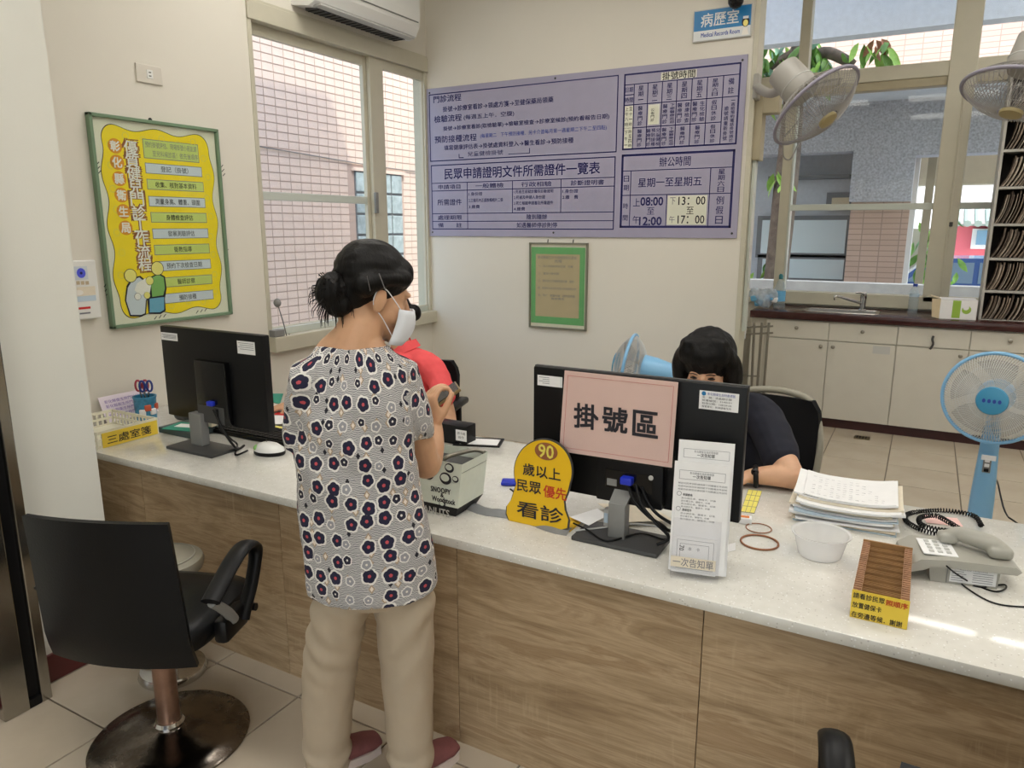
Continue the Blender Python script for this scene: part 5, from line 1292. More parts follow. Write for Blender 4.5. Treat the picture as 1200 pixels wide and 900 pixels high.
for k, s_ in enumerate(('名　稱：液晶顯示器', '財產編號：3140101', '取得日期：108.09.05', '保管單位：和美鎮衛生所')): P.text(s_, A[0]+0.008, A[1]-0.018-0.0085*k, 0.006, 'ink', W_*0.75, 'l', 0, 2)
P.build(mo)
# pink sign
pk_ = thing('pink_sign', 'pink laminated sign with three black characters on the middle monitor', 'sign', ((ony(662, 434, YM-0.037).x+ony(790, 447, YM-0.037).x)/2, YM-0.04, ony(700, 535, YM).z))
pc = [ony(*p, YM-0.038) for p in ((662, 434), (795, 448), (787.5, 548), (655.5, 528.5))]
MB().prism([(p.x, p.z) for p in pc], 0, 0.0015, frame((0, YM-0.038, 0), (1,0,0), (0,0,1))).build('card', 'pink_card', pk_, None, True)
P = Print(frame((pc[3].x, YM-0.0398, pc[3].z), (1,0,0), (0,0,1)))
for ch, l_, r_, yc_, r_y in (('掛', 673, 701, 486, 490), ('號', 706.5, 735, 490, 494), ('區', 742, 771, 495, 499)):
    a = P.uv(l_, yc_); b = P.uv(r_, r_y); P.text(ch, (a[0]+b[0])/2, (a[1]+b[1])/2, 0.072, 'ink', b[0]-a[0], 'c', 0.028, 2)
cr = [P.uv(*p) for p in ((665.5, 440), (789.5, 453), (783, 542), (660, 524))]
for i in range(4):
    a, b = V(cr[i]), V(cr[(i+1) % 4]); n_ = 46
    for k in range(0, n_): P.line(a+(b-a)*(k/n_), a+(b-a)*((k+0.55)/n_), 0.0012, 'red_print', 1, 'dashed_border')
P.build(pk_)
MB().bx(pc[3].x-0.0, pc[1].x, YM-0.0405, YM-0.0402, pc[3].z-0.004, pc[1].z+0.0).build('laminate_film', 'glass', pk_, None, True)
# monitor cables
cb_ = MB(); 
for pts in ([(735, 560, 1.91), (742, 585, 1.89), (760, 605, 1.88), (775, 615, 1.88), (786, 622, 1.9), (800, 612, 1.97)], [(752, 570, 1.91), (760, 590, 1.90), (772, 604, 1.89), (790, 615, 1.93)], [(745, 568, 1.91), (752, 592, 1.88), (768, 612, 1.87), (784, 630, 1.88), (770, 638, 1.87)]):
    cb_.tube([ony(*p) for p in pts], 0.005, 8, None, 5)
single('monitor_cables', cb_, 'black', 'black cables hanging from the back of the middle monitor', 'cable', 60, loc=ony(775, 630, 1.88), kind='stuff')
cb_ = MB().tube([Cz(672, 613, T+0.016), Cz(690, 622, T+0.018), Cz(712, 634, T+0.018), Cz(750, 625, T+0.018), Cz(778, 632, T+0.018), Cz(783, 625, T+0.02)], 0.003, 8, None, 6)
single('usb_cable', cb_, 'black', 'thin black cable curled on the monitor foot', 'cable', 60, loc=Cz(712, 634))
cb_ = MB().tube([Cz(674, 622, T+0.017), Cz(700, 619, T+0.017), Cz(745, 614, T+0.03), Cz(785, 620, T+0.02)], 0.0028, 8, None, 6)
single('grey_cable', cb_, 'light_grey', 'pale grey cable crossing the monitor foot', 'cable', 60, loc=Cz(700, 619))
# papers around the foot
sheet_at('loose_paper', ((668, 606), (700, 596), (712, 604), (690, 616)), 'paper', 'crumpled white paper left of the monitor upright', 'paper', T+0.015)
sheet_at('loose_paper', ((700, 590), (760, 592), (790, 610), (735, 612)), 'paper_cream', 'printed cream card behind the monitor upright', 'paper', T+0.016)
sheet_at('loose_paper', ((840, 650), (846, 640), (862, 636), (862, 645)), 'paper', 'white paper corner right of the leaflet holder', 'paper')
cdr = thing('card_reader', 'small grey card reader leaning beside the monitor upright', 'card reader', Cz(705, 612, T))
a = ony(712, 612, 1.93); MB().box((a.x, 1.945, T+0.05), (0.03, 0.025, 0.055), None, 0.003).build('body', 'light_grey', cdr, 40, True); MB().box((a.x-0.006, 1.9315, T+0.05), (0.012, 0.002, 0.03)).build('label_plate', 'paper_blue', cdr, None, True)

# ---- yellow priority sign on its folded foot
YS = 1.885
sy_ = thing('priority_sign', 'yellow round topped priority sign for visitors over ninety', 'sign', (ony(634, 612, YS).x, YS, T))
cx_, cz_ = 638, 558
out = []
for i in range(40):
    a0 = -PI*0.12+PI*1.24*i/39; out.append((638+34.5*math.cos(a0), 552-38.5*math.sin(a0)))
out += [(600, 585), (594.5, 593), (594, 602), (597, 611), (630, 619), (655, 623), (667, 620), (668.5, 610), (664, 598), (663, 588), (668, 575)]
pp = [ony(x, y, YS) for x, y in out]; zmin = min(p.z for p in pp)
MB().prism([(p.x, max(p.z, T+0.001)) for p in pp], 0, 0.008, frame((0, YS, 0), (1,0,0), (0,0,1))).build('plate', 'dark_grey', sy_, None, True)
c_ = sum(pp, V())/len(pp)
MB().prism([(c_.x+(p.x-c_.x)*0.965, max(c_.z+(p.z-c_.z)*0.965, T+0.0015)) for p in pp], 0, 0.002, frame((0, YS-0.008, 0), (1,0,0), (0,0,1))).build('face', 'yellow', sy_, None, True)
P = Print(frame((c_.x, YS-0.0104, c_.z), (1,0,0), (0,0,1)))
c9 = P.uv(640, 529); P.disc(c9[0], c9[1], 0.038, 0.027, 'poster_brown', 1, 'brown_oval'); P.text('90', c9[0], c9[1], 0.04, 'poster_gold', 0.05, 'c', 0.02, 2)
for s_, l_, r_, m_ in (('歲以上', (613, 548), (657, 558), 'ink'), ('民眾', (606, 568), (634, 573), 'ink'), ('優先', (637, 575), (664, 580), 'ink_red'), ('看診', (606, 595), (660, 606), 'ink')):
    a, b = P.uv(*l_), P.uv(*r_); P.text(s_, (a[0]+b[0])/2, (a[1]+b[1])/2, 0.038 if s_ != '看診' else 0.05, m_, b[0]-a[0], 'c', 0.014, 2)
P.build(sy_)
MB().box((c_.x, YS+0.05, T+0.004), (0.18, 0.1, 0.006), None, 0.002).build('foot', 'yellow', sy_, None, True)
# flat grey cable cover along the counter
g = []
for k in range(14):
    u = k/13; p = Cz(546+122*u, 592+31*u+2*math.sin(u*9)); row = []
    for v in (-1, -0.5, 0, 0.5, 1): row.append((p.x+0.004*math.sin(u*14+v), p.y+0.030*v, T+0.0008+0.012*(1-v*v)+0.002*math.sin(u*25)))
    g.append(row)
single('cable_cover', MB().sheet(g[::-1]), 'tape_grey', 'flat grey cable sleeve lying between tote bag and monitor', 'cable cover', 180, loc=Cz(600, 607))
# blue and black bits behind the yellow sign
o = thing('blue_clip', 'small blue clip lying left of the yellow sign', 'clip', Cz(601, 566)); MB().box(Cz(600, 565, T+0.008), (0.075, 0.05, 0.014), None, 0.005, rotz=0.4).build('body', 'vga_blue', o, 40, True); MB().tube([Cz(598, 573, T+0.003), Cz(603, 577, T+0.003), Cz(610, 575, T+0.003)], 0.003, 6).build('loop', 'black', o, 60, True)

# ---- leaflet holder, turned a little
A = Cz(785, 677); B = Cz(841, 685); ux = (B-A); wd = ux.length; ux.normalize(); ang = math.atan2(ux.y, ux.x); uy = V((-ux.y, ux.x, 0))
lh = thing('leaflet_holder', 'clear acrylic leaflet holder standing at the counter edge', 'holder', (A+B)/2, ang)
tilt = V((0, 0.16, 1)).normalized()
def Lp(dy, dz=0.0): return frame(MW[lh] @ V((-wd/2, dy, dz)), ux, uy*tilt.y+V((0,0,tilt.z)))
M = Lp(0.0); P0 = Print(M); h_front = P0.uv(843, 600)[1]*1.0
Mi = lambda: MW[lh].inverted()
ml = Mi() @ M
f = MB(); f.add([(0,0,0),(wd,0,0),(wd,h_front*0.86,0),(0,h_front*0.86,0)], [(0,1,2,3)], ml); f.add([(0,0,0),(0,h_front,0),(0,h_front,-0.05),(0,0,-0.05)], [(0,1,2,3)], ml); f.add([(wd,0,0),(wd,h_front,0),(wd,h_front,-0.05),(wd,0,-0.05)], [(0,1,2,3)], ml); f.add([(0,0,-0.05),(wd,0,-0.05),(wd,h_front*1.5,-0.05),(0,h_front*1.5,-0.05)], [(0,1,2,3)], ml)
f.build('pocket', 'acrylic', lh); 
P = Print(M @ Matrix.Translation((0, 0, 0.0035)))
a = P.uv(786.5, 648); b = P.uv(838, 671); P.rect(a[0], b[1]+0.002, b[0], a[1]-0.006, 'paper_cream', 1, 'taped_slip'); P.text('一次告知單', (a[0]+b[0])/2, (a[1]+b[1])/2-0.002, 0.022, 'ink_soft', (b[0]-a[0])*0.9, 'c', 0.004, 2)
P.build(lh)
def leaflet(px_tl, px_br, off, label, body):
    Ml_ = M @ Matrix.Translation((0, 0, off)); P_ = Print(Ml_); a = P_.uv(*px_tl); b = P_.uv(*px_br)
    y_lo = max(b[1], 0.004); t_ = thing('leaflet', label, 'leaflet', Ml_ @ V(((a[0]+b[0])/2, y_lo, 0)))
    MB().bx(a[0], b[0], y_lo, a[1], -0.006, 0, 0, Ml_).build('sheet', 'paper', t_, None, True)
    xm = (a[0]+b[0])/2; P2 = Print(Ml_)
    P2.frame(a[0]+0.014, a[1]-0.045, b[0]-0.012, a[1]-0.022, 0.0008, 'ink_soft', 1); P2.text('彰化縣衛生局民眾申請', xm, a[1]-0.028, 0.0065, 'ink_soft', 0.06, 'c', 0, 1); P2.text('一次告知單', xm, a[1]-0.037, 0.010, 'ink', 0.045, 'c', 0.01, 1)
    if body:
        for k in range(3): P2.text('親愛的民眾您好請詳閱下列應備文件說明', a[0]+0.012, a[1]-0.056-0.008*k, 0.005, 'ink_soft', b[0]-a[0]-0.018, 'l', 0, 1)
        for r, y_ in enumerate((0.084, 0.124)):
            P2.disc(a[0]+0.016, a[1]-y_, 0.006, 0.006, 'ink_soft', 1, 'bullet'); P2.disc(a[0]+0.016, a[1]-y_, 0.005, 0.005, 'paper', 2, 'bullet'); P2.text('申請資格' if r == 0 else '應備證件', a[0]+0.026, a[1]-y_-0.002, 0.007, 'ink', 0.024, 'l', 0.006, 1)
            for k in range(4 if r == 0 else 3): P2.text('身分證正本、健保卡、印章', a[0]+0.022, a[1]-y_-0.011-0.0075*k, 0.0048, 'ink_soft', (b[0]-a[0])*(0.62-0.1*(k % 2)), 'l', 0, 1)
    P2.build(t_)
leaflet((796, 515), (851, 676), -0.034, 'white leaflet at the back of the acrylic holder', False)
leaflet((791, 540), (848, 676), -0.012, 'white printed leaflet in front in the acrylic holder', True)
Ml_ = M @ Matrix.Translation((0, 0, -0.003)); P_ = Print(Ml_); a = P_.uv(789, 622); b = P_.uv(838, 676)
cd_ = thing('card_bundle', 'bundle of small printed cards in the holder pocket', 'cards', Ml_ @ V(((a[0]+b[0])/2, 0.004, 0)))
MB().bx(a[0], b[0], max(b[1], 0.004), a[1]-0.012, -0.004, 0, 0, Ml_).build('card', 'paper', cd_, None, True)
P_.frame(a[0]+0.012, 0.03, b[0]-0.008, a[1]-0.02, 0.0008, 'ink_soft', 1); P_.frame(a[0]+0.02, 0.034, b[0]-0.02, a[1]-0.03, 0.0008, 'ink_soft', 1); P_.text('70', a[0]+0.024, a[1]-0.042, 0.012, 'ink', 0.014, 'c', 0.01, 1, 'lettering', -PI/2); P_.text('本　卡', a[0]+0.055, a[1]-0.042, 0.01, 'ink_soft', 0.03, 'c', 0, 1); P_.build(cd_)

# ---- rubber bands
for (px, r_, m_, lb) in (((889, 620), 0.037, 'brown_band', 'small brown rubber band behind the larger one'), ((890, 636.5), 0.052, 'brown_band', 'larger brown rubber band beside the plastic bowl')):
    c_ = Cz(*px); single('rubber_band', MB().torus((c_.x, c_.y, T+0.0032), (0,0,1), r_, 0.003 if r_ > 0.04 else 0.0018, 48, 6), m_, lb, 'rubber band', 180, 'rubber bands', loc=(c_.x, c_.y, T))
# ---- plastic bowl
c_ = Cz(960, 657); c_.y += 0.035; c_.x -= 0.02*0; c_ = V((ony(961, 640, 2.085).x, 2.085, T))
hb = ony(960, 623, 2.085).z-T
bo = thing('plastic_bowl', 'translucent plastic bowl standing empty on the counter', 'bowl', c_)
MB().lathe([(0.003, 0.001), (0.052, 0.001), (0.057, 0.006), (0.071, hb*0.93), (0.078, hb*0.95), (0.079, hb), (0.074, hb), (0.070, hb*0.95), (0.055, 0.009), (0.05, 0.004), (0.003, 0.004)], 40, None, False).build('bowl', 'bowl_clear', bo, 50)

# ---- stack of charts
rs = random.Random(21); z_ = T+0.0005
pal = ['paper_blue', 'paper_cream', 'paper', 'paper_cream', 'paper', 'paper_blue', 'paper', 'paper_cream', 'paper', 'paper', 'paper_cream', 'paper', 'paper']
bs = Cz(985, 605)
for k, m_ in enumerate(pal):
    th = rs.uniform(0.003, 0.008); wv = rs.uniform(0.0, 0.012)*(k/12)+0.010*k/12; ox, oy, ro = rs.uniform(-0.014, 0.014), rs.uniform(-0.016, 0.014), rs.uniform(-0.09, 0.09)+math.radians(4)
    hw, hd = (0.145, 0.10) if k < 12 else (0.128, 0.10); cx0, cy0 = -0.145, 2.42; g = []
    for v in range(7):
        row = []
        for u in range(9):
            a = (u/8-0.5)*2*hw; b = (v/6-0.5)*2*hd; zz = z_+wv*(abs(u/8-0.5)*2)**3+wv*0.8*(1-v/6)*0+wv*1.1*((v/6))**2
            row.append((cx0+ox+a*math.cos(ro)-b*math.sin(ro), cy0+oy+a*math.sin(ro)+b*math.cos(ro), zz+th))
        g.append(row)
    lb = ['bluish plastic sleeve at the bottom of the chart stack', 'cream folder second from the bottom of the chart stack'][k] if k < 2 else ('handwritten white chart on top of the stack' if k == 12 else 'paper chart in the middle of the stack beside the bowl')
    ch_ = single('patient_chart', MB().sheet(g, th), m_, lb, 'chart', 50, 'charts in the paper stack', loc=(cx0, cy0, z_))
    if k == 12:
        tl_ = MB()
        for j in range(9):
            n_ = 12-j//2
            for i_ in range(n_):
                if rs.random() < 0.75:
                    a = -hw*0.85+1.7*hw*i_/12; b = -hd*0.8+1.6*hd*j/9; w2_ = 0.010; u = a/hw/2+0.5; v = b/hd/2+0.5
                    zz = z_+wv*(abs(u-0.5)*2)**3+wv*1.1*v**2+th+0.0012
                    X = lambda a, b: (cx0+ox+a*math.cos(ro)-b*math.sin(ro), cy0+oy+a*math.sin(ro)+b*math.cos(ro), zz)
                    tl_.add([X(a, b), X(a+w2_, b+rs.uniform(-0.002, 0.002)), X(a+w2_, b+0.0018), X(a, b+0.0015)], [(0,1,2,3)])
        tl_.build('handwriting', 'ink_soft', ch_, None, True, 'stuff')
    z_ += th+0.0012
# yellow ticket card, small printed box
o = thing('ticket_card', 'yellow ticket card with printed grid near the clerk', 'card', Cz(882, 588)); ps_ = [Cz(*p) for p in ((868, 600), (884, 602), (893, 576), (877, 574))]
MB().prism([(p.x, p.y) for p in ps_], T+0.0005, T+0.0015).build('card', 'card_yellow', o, None, True)
gl = MB()
for i in range(4): a = ps_[0].lerp(ps_[1], i/3); b = ps_[3].lerp(ps_[2], i/3); gl.tube([(a.x, a.y, T+0.0016), (b.x, b.y, T+0.0016)], 0.0008, 4)
for i in range(5): a = ps_[0].lerp(ps_[3], i/4); b = ps_[1].lerp(ps_[2], i/4); gl.tube([(a.x, a.y, T+0.0016), (b.x, b.y, T+0.0016)], 0.0008, 4)
gl.build('grid_lines', 'ink_soft', o, None, True, 'stuff')
o = thing('ink_pad', 'small white and orange box beside the ticket card', 'box', Cz(872, 608)); c_ = Cz(873, 609, T+0.01); MB().box(c_, (0.04, 0.03, 0.019), None, 0.002, rotz=0.2).build('body', 'paper', o, None, True); MB().box(c_+V((0, 0, 0.0102)), (0.025, 0.016, 0.001), None, 0, rotz=0.2).build('print', 'orange_file', o, None, True)

# ---- wooden card tray
fl_ = Cz(996, 723); fr2 = Cz(1062, 739); yf = 1.765; x0, x1 = fl_.x, fr2.x
zt = ony(998, 690, yf).z; yr_ = onz(1012, 633, zt).y
ty = thing('card_tray', 'wooden card tray with slats and yellow handwritten label', 'tray', ((x0+x1)/2, (yf+yr_)/2, T), 0)
MB().bx(x0, x1, yf, yr_, T+0.0005, T+0.006).build('bottom', 'tray_wood', ty, None, True)
MB().bx(x0, x1, yf, yf+0.006, T+0.006, zt-0.012).build('front', 'tray_wood', ty, None, True); MB().bx(x0, x1, yr_-0.006, yr_, T+0.006, zt+0.004).build('rear', 'divider_wood', ty, None, True)
n_ = 24
for sx_ in (x0, x1-0.018):
    MB().bx(sx_, sx_+0.018, yf+0.006, yr_-0.006, T+0.006, zt-0.003).build('side', 'tray_wood', ty, None, True)
    tm = MB()
    for k in range(n_+1): yy = yf+0.012+(yr_-yf-0.024)*k/n_; tm.bx(sx_+0.0005, sx_+0.0175, yy-0.0022, yy+0.0022, zt-0.004, zt+0.002)
    tm.build('slot_teeth', 'tray_wood', ty, None, True, 'stuff')
for k in range(n_): yy = yf+0.012+(yr_-yf-0.024)*(k+0.5)/n_; MB().bx(x0+0.014, x1-0.014, yy-0.0012, yy+0.0012, T+0.006, zt-0.004-0.002*((k*7) % 3)).build('divider', 'divider_wood', ty, None, True)
MB().bx(x0-0.001, x1+0.001, yf-0.0015, yf-0.0002, T+0.001, zt, 0).build('yellow_label', 'yellow_label', ty, None, True)
P = Print(frame((x0, yf-0.0017, T), (1,0,0), (0,0,1))); W_, H_ = x1-x0, zt-T
P.text('請看診民眾', W_*0.30, H_*0.82, H_*0.2, 'ink', W_*0.56, 'c', 0.012, 1); P.text('照順序', W_*0.79, H_*0.80, H_*0.2, 'ink_red', W_*0.38, 'c', 0.02, 1); P.text('放置健保卡', W_*0.28, H_*0.49, H_*0.2, 'ink', W_*0.52, 'c', 0.012, 1); P.text('在旁邊等候．謝謝', W_*0.47, H_*0.15, H_*0.2, 'ink', W_*0.9, 'c', 0.012, 1)
P.build(ty)

# ---- desk telephone
A = Cz(1090, 681); B = Cz(1168, 691); ux = (B-A).normalized(); ang = math.atan2(ux.y, ux.x); W_ = (B-A).length
te = thing('desk_telephone', 'grey desk telephone raised on its stand at the counter', 'telephone', A, ang)
zt = 0.050
MB().add([(0,0,0.0005),(W_,0,0.0005),(W_,0.13,0.0005),(0,0.13,0.0005),(-0.008,0,zt),(W_+0.004,0,zt),(W_+0.004,0.13,zt+0.004),(-0.008,0.13,zt+0.004)], [(0,3,2,1),(4,5,6,7),(0,1,5,4),(1,2,6,5),(2,3,7,6),(3,0,4,7)]).build('stand', 'grey_plastic', te)
MB().box((0.036, -0.0005, 0.026), (0.002, 0.002, 0.046)).build('seam', 'mid_grey', te)
sec = [(-0.062, 0.022), (-0.058, 0.042), (-0.03, 0.063), (0.04, 0.070), (W_+0.03, 0.070), (W_+0.045, 0.060), (W_+0.035, 0.050), (0.0, 0.048), (-0.02, 0.036)]
Mx = frame((0, 0.145, 0), (1,0,0), (0,0,1))
MB().prism(sec, 0, 0.16, Mx).build('body', 'grey_plastic', te, 35)
MB().box((0.02, 0.06, 0.0705), (0.08, 0.10, 0.002)).build('keypad_card', 'paper', te)
for r in range(4):
    for c in range(3): MB().box((0.002+0.02*c, 0.03+0.022*r, 0.072), (0.012, 0.013, 0.004), None, 0.0015).build('key', 'light_grey', te)
P = Print(MW[te] @ frame((0.042, -0.0012, 0.004), (1,0,0), (0,0,1))); lw = W_-0.046
P.rect(0, 0.003, lw, 0.042, 'paper', 1, 'number_list')
for k in range(5):
    P.line((0.004, 0.009+0.006*k), (0.03+0.006*(k % 2), 0.009+0.006*k), 0.0014, 'ink_soft', 2, 'list_text'); P.line((lw*0.5, 0.009+0.006*k), (lw*0.92, 0.009+0.006*k), 0.0014, 'ink_soft', 2, 'list_text')
P.text('Business Telephone', lw*0.5, 0.0385, 0.004, 'ink', lw*0.6, 'c', 0.0, 2)
P.build(te)
hs = MB(); xh = W_*0.5
hs.limb([(xh-0.02, 0.105, 0.090), (xh+0.005, 0.095, 0.106), (xh+0.06, 0.06, 0.107), (xh+0.085, 0.042, 0.092)], [0.017, 0.016, 0.017, 0.02], 16)
hs.box((xh+0.083, 0.045, 0.086), (0.056, 0.052, 0.03), None, 0.010); hs.box((xh-0.022, 0.105, 0.086), (0.046, 0.046, 0.028), None, 0.010); hs.limb([(xh+0.01, 0.09, 0.100), (xh+0.07, 0.05, 0.098)], [0.018, 0.022])
put('handset', fuse(hs, 0.003, 5), 'grey_plastic', te, 60)
# coiled cord
path = [Cz(1150, 616, T+0.014), Cz(1140, 604, T+0.010), Cz(1105, 598, T+0.009), Cz(1068, 601, T+0.009), Cz(1061, 609, T+0.009), Cz(1078, 620, T+0.010), Cz(1105, 626, T+0.012), Cz(1128, 624, T+0.014), Cz(1112, 612, T+0.022), Cz(1095, 604, T+0.024), Cz(1078, 607, T+0.024), Cz(1082, 616, T+0.024), Cz(1110, 622, T+0.026), Cz(1130, 622, T+0.05)]
Q = catmull(path, 60); co = []; ph = 0; prev = None
for i in range(len(Q)):
    t_ = (Q[min(i+1, len(Q)-1)]-Q[max(i-1, 0)]).normalized(); n1 = t_.cross(V((0,0,1))).normalized(); n2 = n1.cross(t_)
    if prev is not None: ph += (Q[i]-prev).length*2*PI/0.0085
    prev = Q[i]; co.append(Q[i]+n1*0.0065*math.cos(ph)+n2*0.0065*math.sin(ph))
single('coiled_cord', MB().tube(co, 0.0021, 5), 'black', 'black coiled handset cord looped behind the telephone', 'cord', 180, loc=Cz(1100, 612))
single('phone_line', MB().tube([ony(1108, 662, 2.055), ony(1120, 672, 2.04), Cz(1140, 684, T+0.004), Cz(1165, 693, T+0.004), Cz(1178, 690, T+0.004), Cz(1176, 685, T+0.004), Cz(1150, 688, T+0.003), Cz(1125, 682, T+0.003), Cz(1150, 700, T+0.003), Cz(1175, 709, T+0.003), Cz(1215, 712, T+0.003)], 0.0022, 6, None, 8), 'black', 'thin black telephone line running to the right edge', 'cord', 180, loc=Cz(1150, 690))
single('note_sheet', MB().box(Cz(1104, 610, T+0.001), (0.10, 0.07, 0.001), None, 0, rotz=0.2), 'pink_card', 'pale pink note inside the coiled cord', 'note', loc=Cz(1104, 610))

# ---- tote bag
A = Cz(535, 608); B = Cz(551, 588)
wB, dB = 0.17, B.y-A.y; hB = ony(556, 527, B.y).z-T; ex = ony(557, 527, B.y).x-B.x
tb = thing('tote_bag', 'white lunch tote with black base and cartoon lettering', 'bag', (A.x-wB/2, (A.y+B.y)/2, T))
z1 = hB*0.20
def ringz(z, gx, gy): return [(A.x-wB-gx, A.y-gy, T+z), (A.x+gx, A.y-gy, T+z), (A.x+gx, B.y+gy, T+z), (A.x-wB-gx, B.y+gy, T+z)]
def frust(za, zb_, ga, gb_, m, nm, cap):
    mb_ = MB(); v_ = ringz(za, *ga)+ringz(zb_, *gb_); fs = [(0,1,5,4),(1,2,6,5),(2,3,7,6),(3,0,4,7)]
    if cap: fs.append((0,3,2,1))
    mb_.add(v_, fs); return mb_.build(nm, m, tb, None, True)
frust(0.001, z1, (-0.012, -0.012), (0.008, 0.004), 'tote_black', 'base', True); frust(z1, hB, (0.008, 0.004), (ex+0.004, 0.004), 'tote_white', 'body', False)
MB().add(ringz(hB-0.03, ex+0.002, 0.002), [(0,1,2,3)]).build('lining', 'dark_grey', tb, None, True)
MB().tube([(A.x-wB*0.3, A.y+0.01, T+hB), (A.x-wB*0.2, A.y+0.02, T+hB+0.012), (A.x-0.01, B.y-0.02, T+hB+0.006), (A.x+ex, B.y-0.01, T+hB)], 0.007, 8, None, 4).build('handle', 'rack_metal', tb, 60, True)
nrm = V((0, -1, 0)); P = Print(frame((A.x-wB, A.y-0.0048, T), (1,0,0), (0,0,1)))
P.text('SNOOPY', wB-0.055, hB*0.47, 0.017, 'ink', 0.075, 'c', 0.03, 1); P.text('&', wB-0.05, hB*0.385, 0.013, 'ink', None, 'c', 0.03, 1); P.text('Woodstock', wB-0.045, hB*0.30, 0.017, 'ink', 0.088, 'c', 0.03, 1); P.text('PEANUTS', wB-0.085, hB*0.085, 0.024, 'light_grey', 0.13, 'c', 0.02, 14)
for x_, z2_, r_ in ((wB-0.035, hB*0.70, 0.022), (wB+0.002, hB*0.72, 0.012), (wB-0.10, hB*0.72, 0.020), (wB-0.02, hB*0.90, 0.017), (wB-0.015, hB*0.50, 0.0), (wB-0.05, hB*0.225, 0.012), (wB-0.09, hB*0.9, 0.015)):
    if r_: P.disc(x_, z2_, r_, r_*0.9, 'ink', 2, 'round_print'); P.disc(x_-r_*0.1, z2_+r_*0.1, r_*0.72, r_*0.55, 'tote_white', 3, 'round_print_center')
P.build(tb)

# ---- left monitor
YM2 = 1.965
x0 = ony(187, 383, YM2).x; x1 = ony(307, 392, YM2).x; zt = (ony(187, 383, YM2).z+ony(307, 392, YM2).z)/2; zb = (ony(313, 507, YM2).z+ony(197, 486, YM2).z)/2
mo = thing('monitor', 'black monitor seen from behind at the left end of the counter', 'monitor', (-2.54, 1.92, T))
MB().bx(x0, x1, YM2, YM2+0.035, zb, zt, 0.005).build('shell', 'black', mo, 40, True); MB().bx(x0+0.004, x1-0.004, YM2+0.035, YM2+0.037, zb+0.004, zt-0.004).build('screen', 'black_gloss', mo, None, True)
a = ony(228, 421, YM2-0.02); b = ony(270, 500, YM2-0.02)
MB().bx(a.x, b.x, YM2-0.028, YM2+0.002, b.z, a.z, 0.006).build('rear_bulge', 'black_gloss', mo, 40, True)
MB().bx(a.x+0.004, b.x-0.02, YM2-0.0295, YM2-0.0275, b.z+0.004, b.z+0.075).build('port_bay', 'dark_grey', mo, None, True)
MB().box(ony(247, 473, YM2-0.035), (0.035, 0.02, 0.02), None, 0.004).build('video_plug', 'vga_blue', mo, 40, True)
pa = Cz(199.6, 524.6); pb = Cz(246, 538.5)
MB().bx(pa.x, pb.x, 1.845, 1.985, T+0.0005, T+0.013, 0.003).build('base', 'dark_grey', mo, 40, True)
u0 = ony(228, 525, 1.93); u1 = ony(241, 525, 1.93); MB().bx(u0.x, u1.x, 1.915, 1.955, T+0.012, ony(232, 490, 1.95).z+0.03, 0.003).build('upright', 'mid_grey', mo, None, True)
P = Print(frame((x0, YM2-0.0012, zb), (1,0,0), (0,0,1)))
for a_, b_ in (((188.5, 389), (208.5, 400)), ((277.5, 399), (299.5, 416.5))):
    A, B = pxrect(P, a_, b_, 'paper', 1, 'sticker')
    for k in range(4): P.line((A[0]+0.006+0.01*(k % 2), A[1]-0.008-0.008*k*(1 if b_[1] > 405 else 0.6)), (B[0]-0.008, A[1]-0.008-0.008*k*(1 if b_[1] > 405 else 0.6)), 0.002, 'ink_soft', 2, 'sticker_text')
P.build(mo)
single('monitor_cables', MB().tube([ony(250, 480, 1.93), ony(262, 505, 1.93), ony(272, 520, 1.93), Cz(279, 526, T+0.008), Cz(286, 522, T+0.008)], 0.005, 8, None, 5).tube([ony(254, 480, 1.93), ony(258, 502, 1.94), ony(270, 514, 1.96), Cz(278, 521, T+0.008), Cz(276, 533, T+0.006), Cz(290, 528, T+0.006)], 0.004, 8, None, 5), 'black', 'black cables hanging from the back of the left monitor', 'cable', 60, loc=Cz(272, 525), kind='stuff')
# ---- keyboard
kb = thing('keyboard', 'black keyboard beside the left monitor foot', 'keyboard', (-2.43, 2.19, T))
MB().bx(-2.72, -2.16, 2.105, 2.255, T+0.0005, T+0.018, 0.004).build('case', 'black', kb, 40, True)
for r in range(5):
    for c in range(18): MB().bx(-2.705+0.03*c, -2.705+0.03*c+0.025, 2.115+0.027*r, 2.115+0.027*r+0.022, T+0.018, T+0.024, 0).build('key', 'black_soft', kb, None, True)
# ---- white and black puck shaped mouse
c_ = (Cz(290, 536)+Cz(331, 533))/2; c_ = V((c_.x-0.005, c_.y+0.03, T))
ms = thing('scanner_puck', 'white domed device with black rim beside the keyboard', 'device', c_, 0.3)
MB().loft([((0,0,0.0005), (0.062,0,0), (0,0.042,0)), ((0,0,0.006), (0.066,0,0), (0,0.046,0)), ((0,0,0.016), (0.065,0,0), (0,0.045,0))], 30).build('rim', 'black', ms, 50)
MB().loft([((0,0,0.015), (0.064,0,0), (0,0.044,0)), ((0.0,0,0.028), (0.058,0,0), (0,0.041,0)), ((-0.006,0,0.042), (0.042,0,0), (0,0.032,0)), ((-0.01,0,0.049), (0.02,0,0), (0,0.016,0)), ((-0.01,0,0.051), (0.003,0,0), (0,0.003,0))], 30).build('dome', 'white_plastic', ms, 60)
MB().ell((-0.05, -0.01, 0.028), (0.012, 0.02, 0.012), None, 12, 8).build('green_patch', 'poster_leaf', ms, 60); MB().tube([(-0.01, 0, 0.05), (-0.012, 0, 0.062)], 0.0015, 6).build('pin', 'dark_grey', ms)
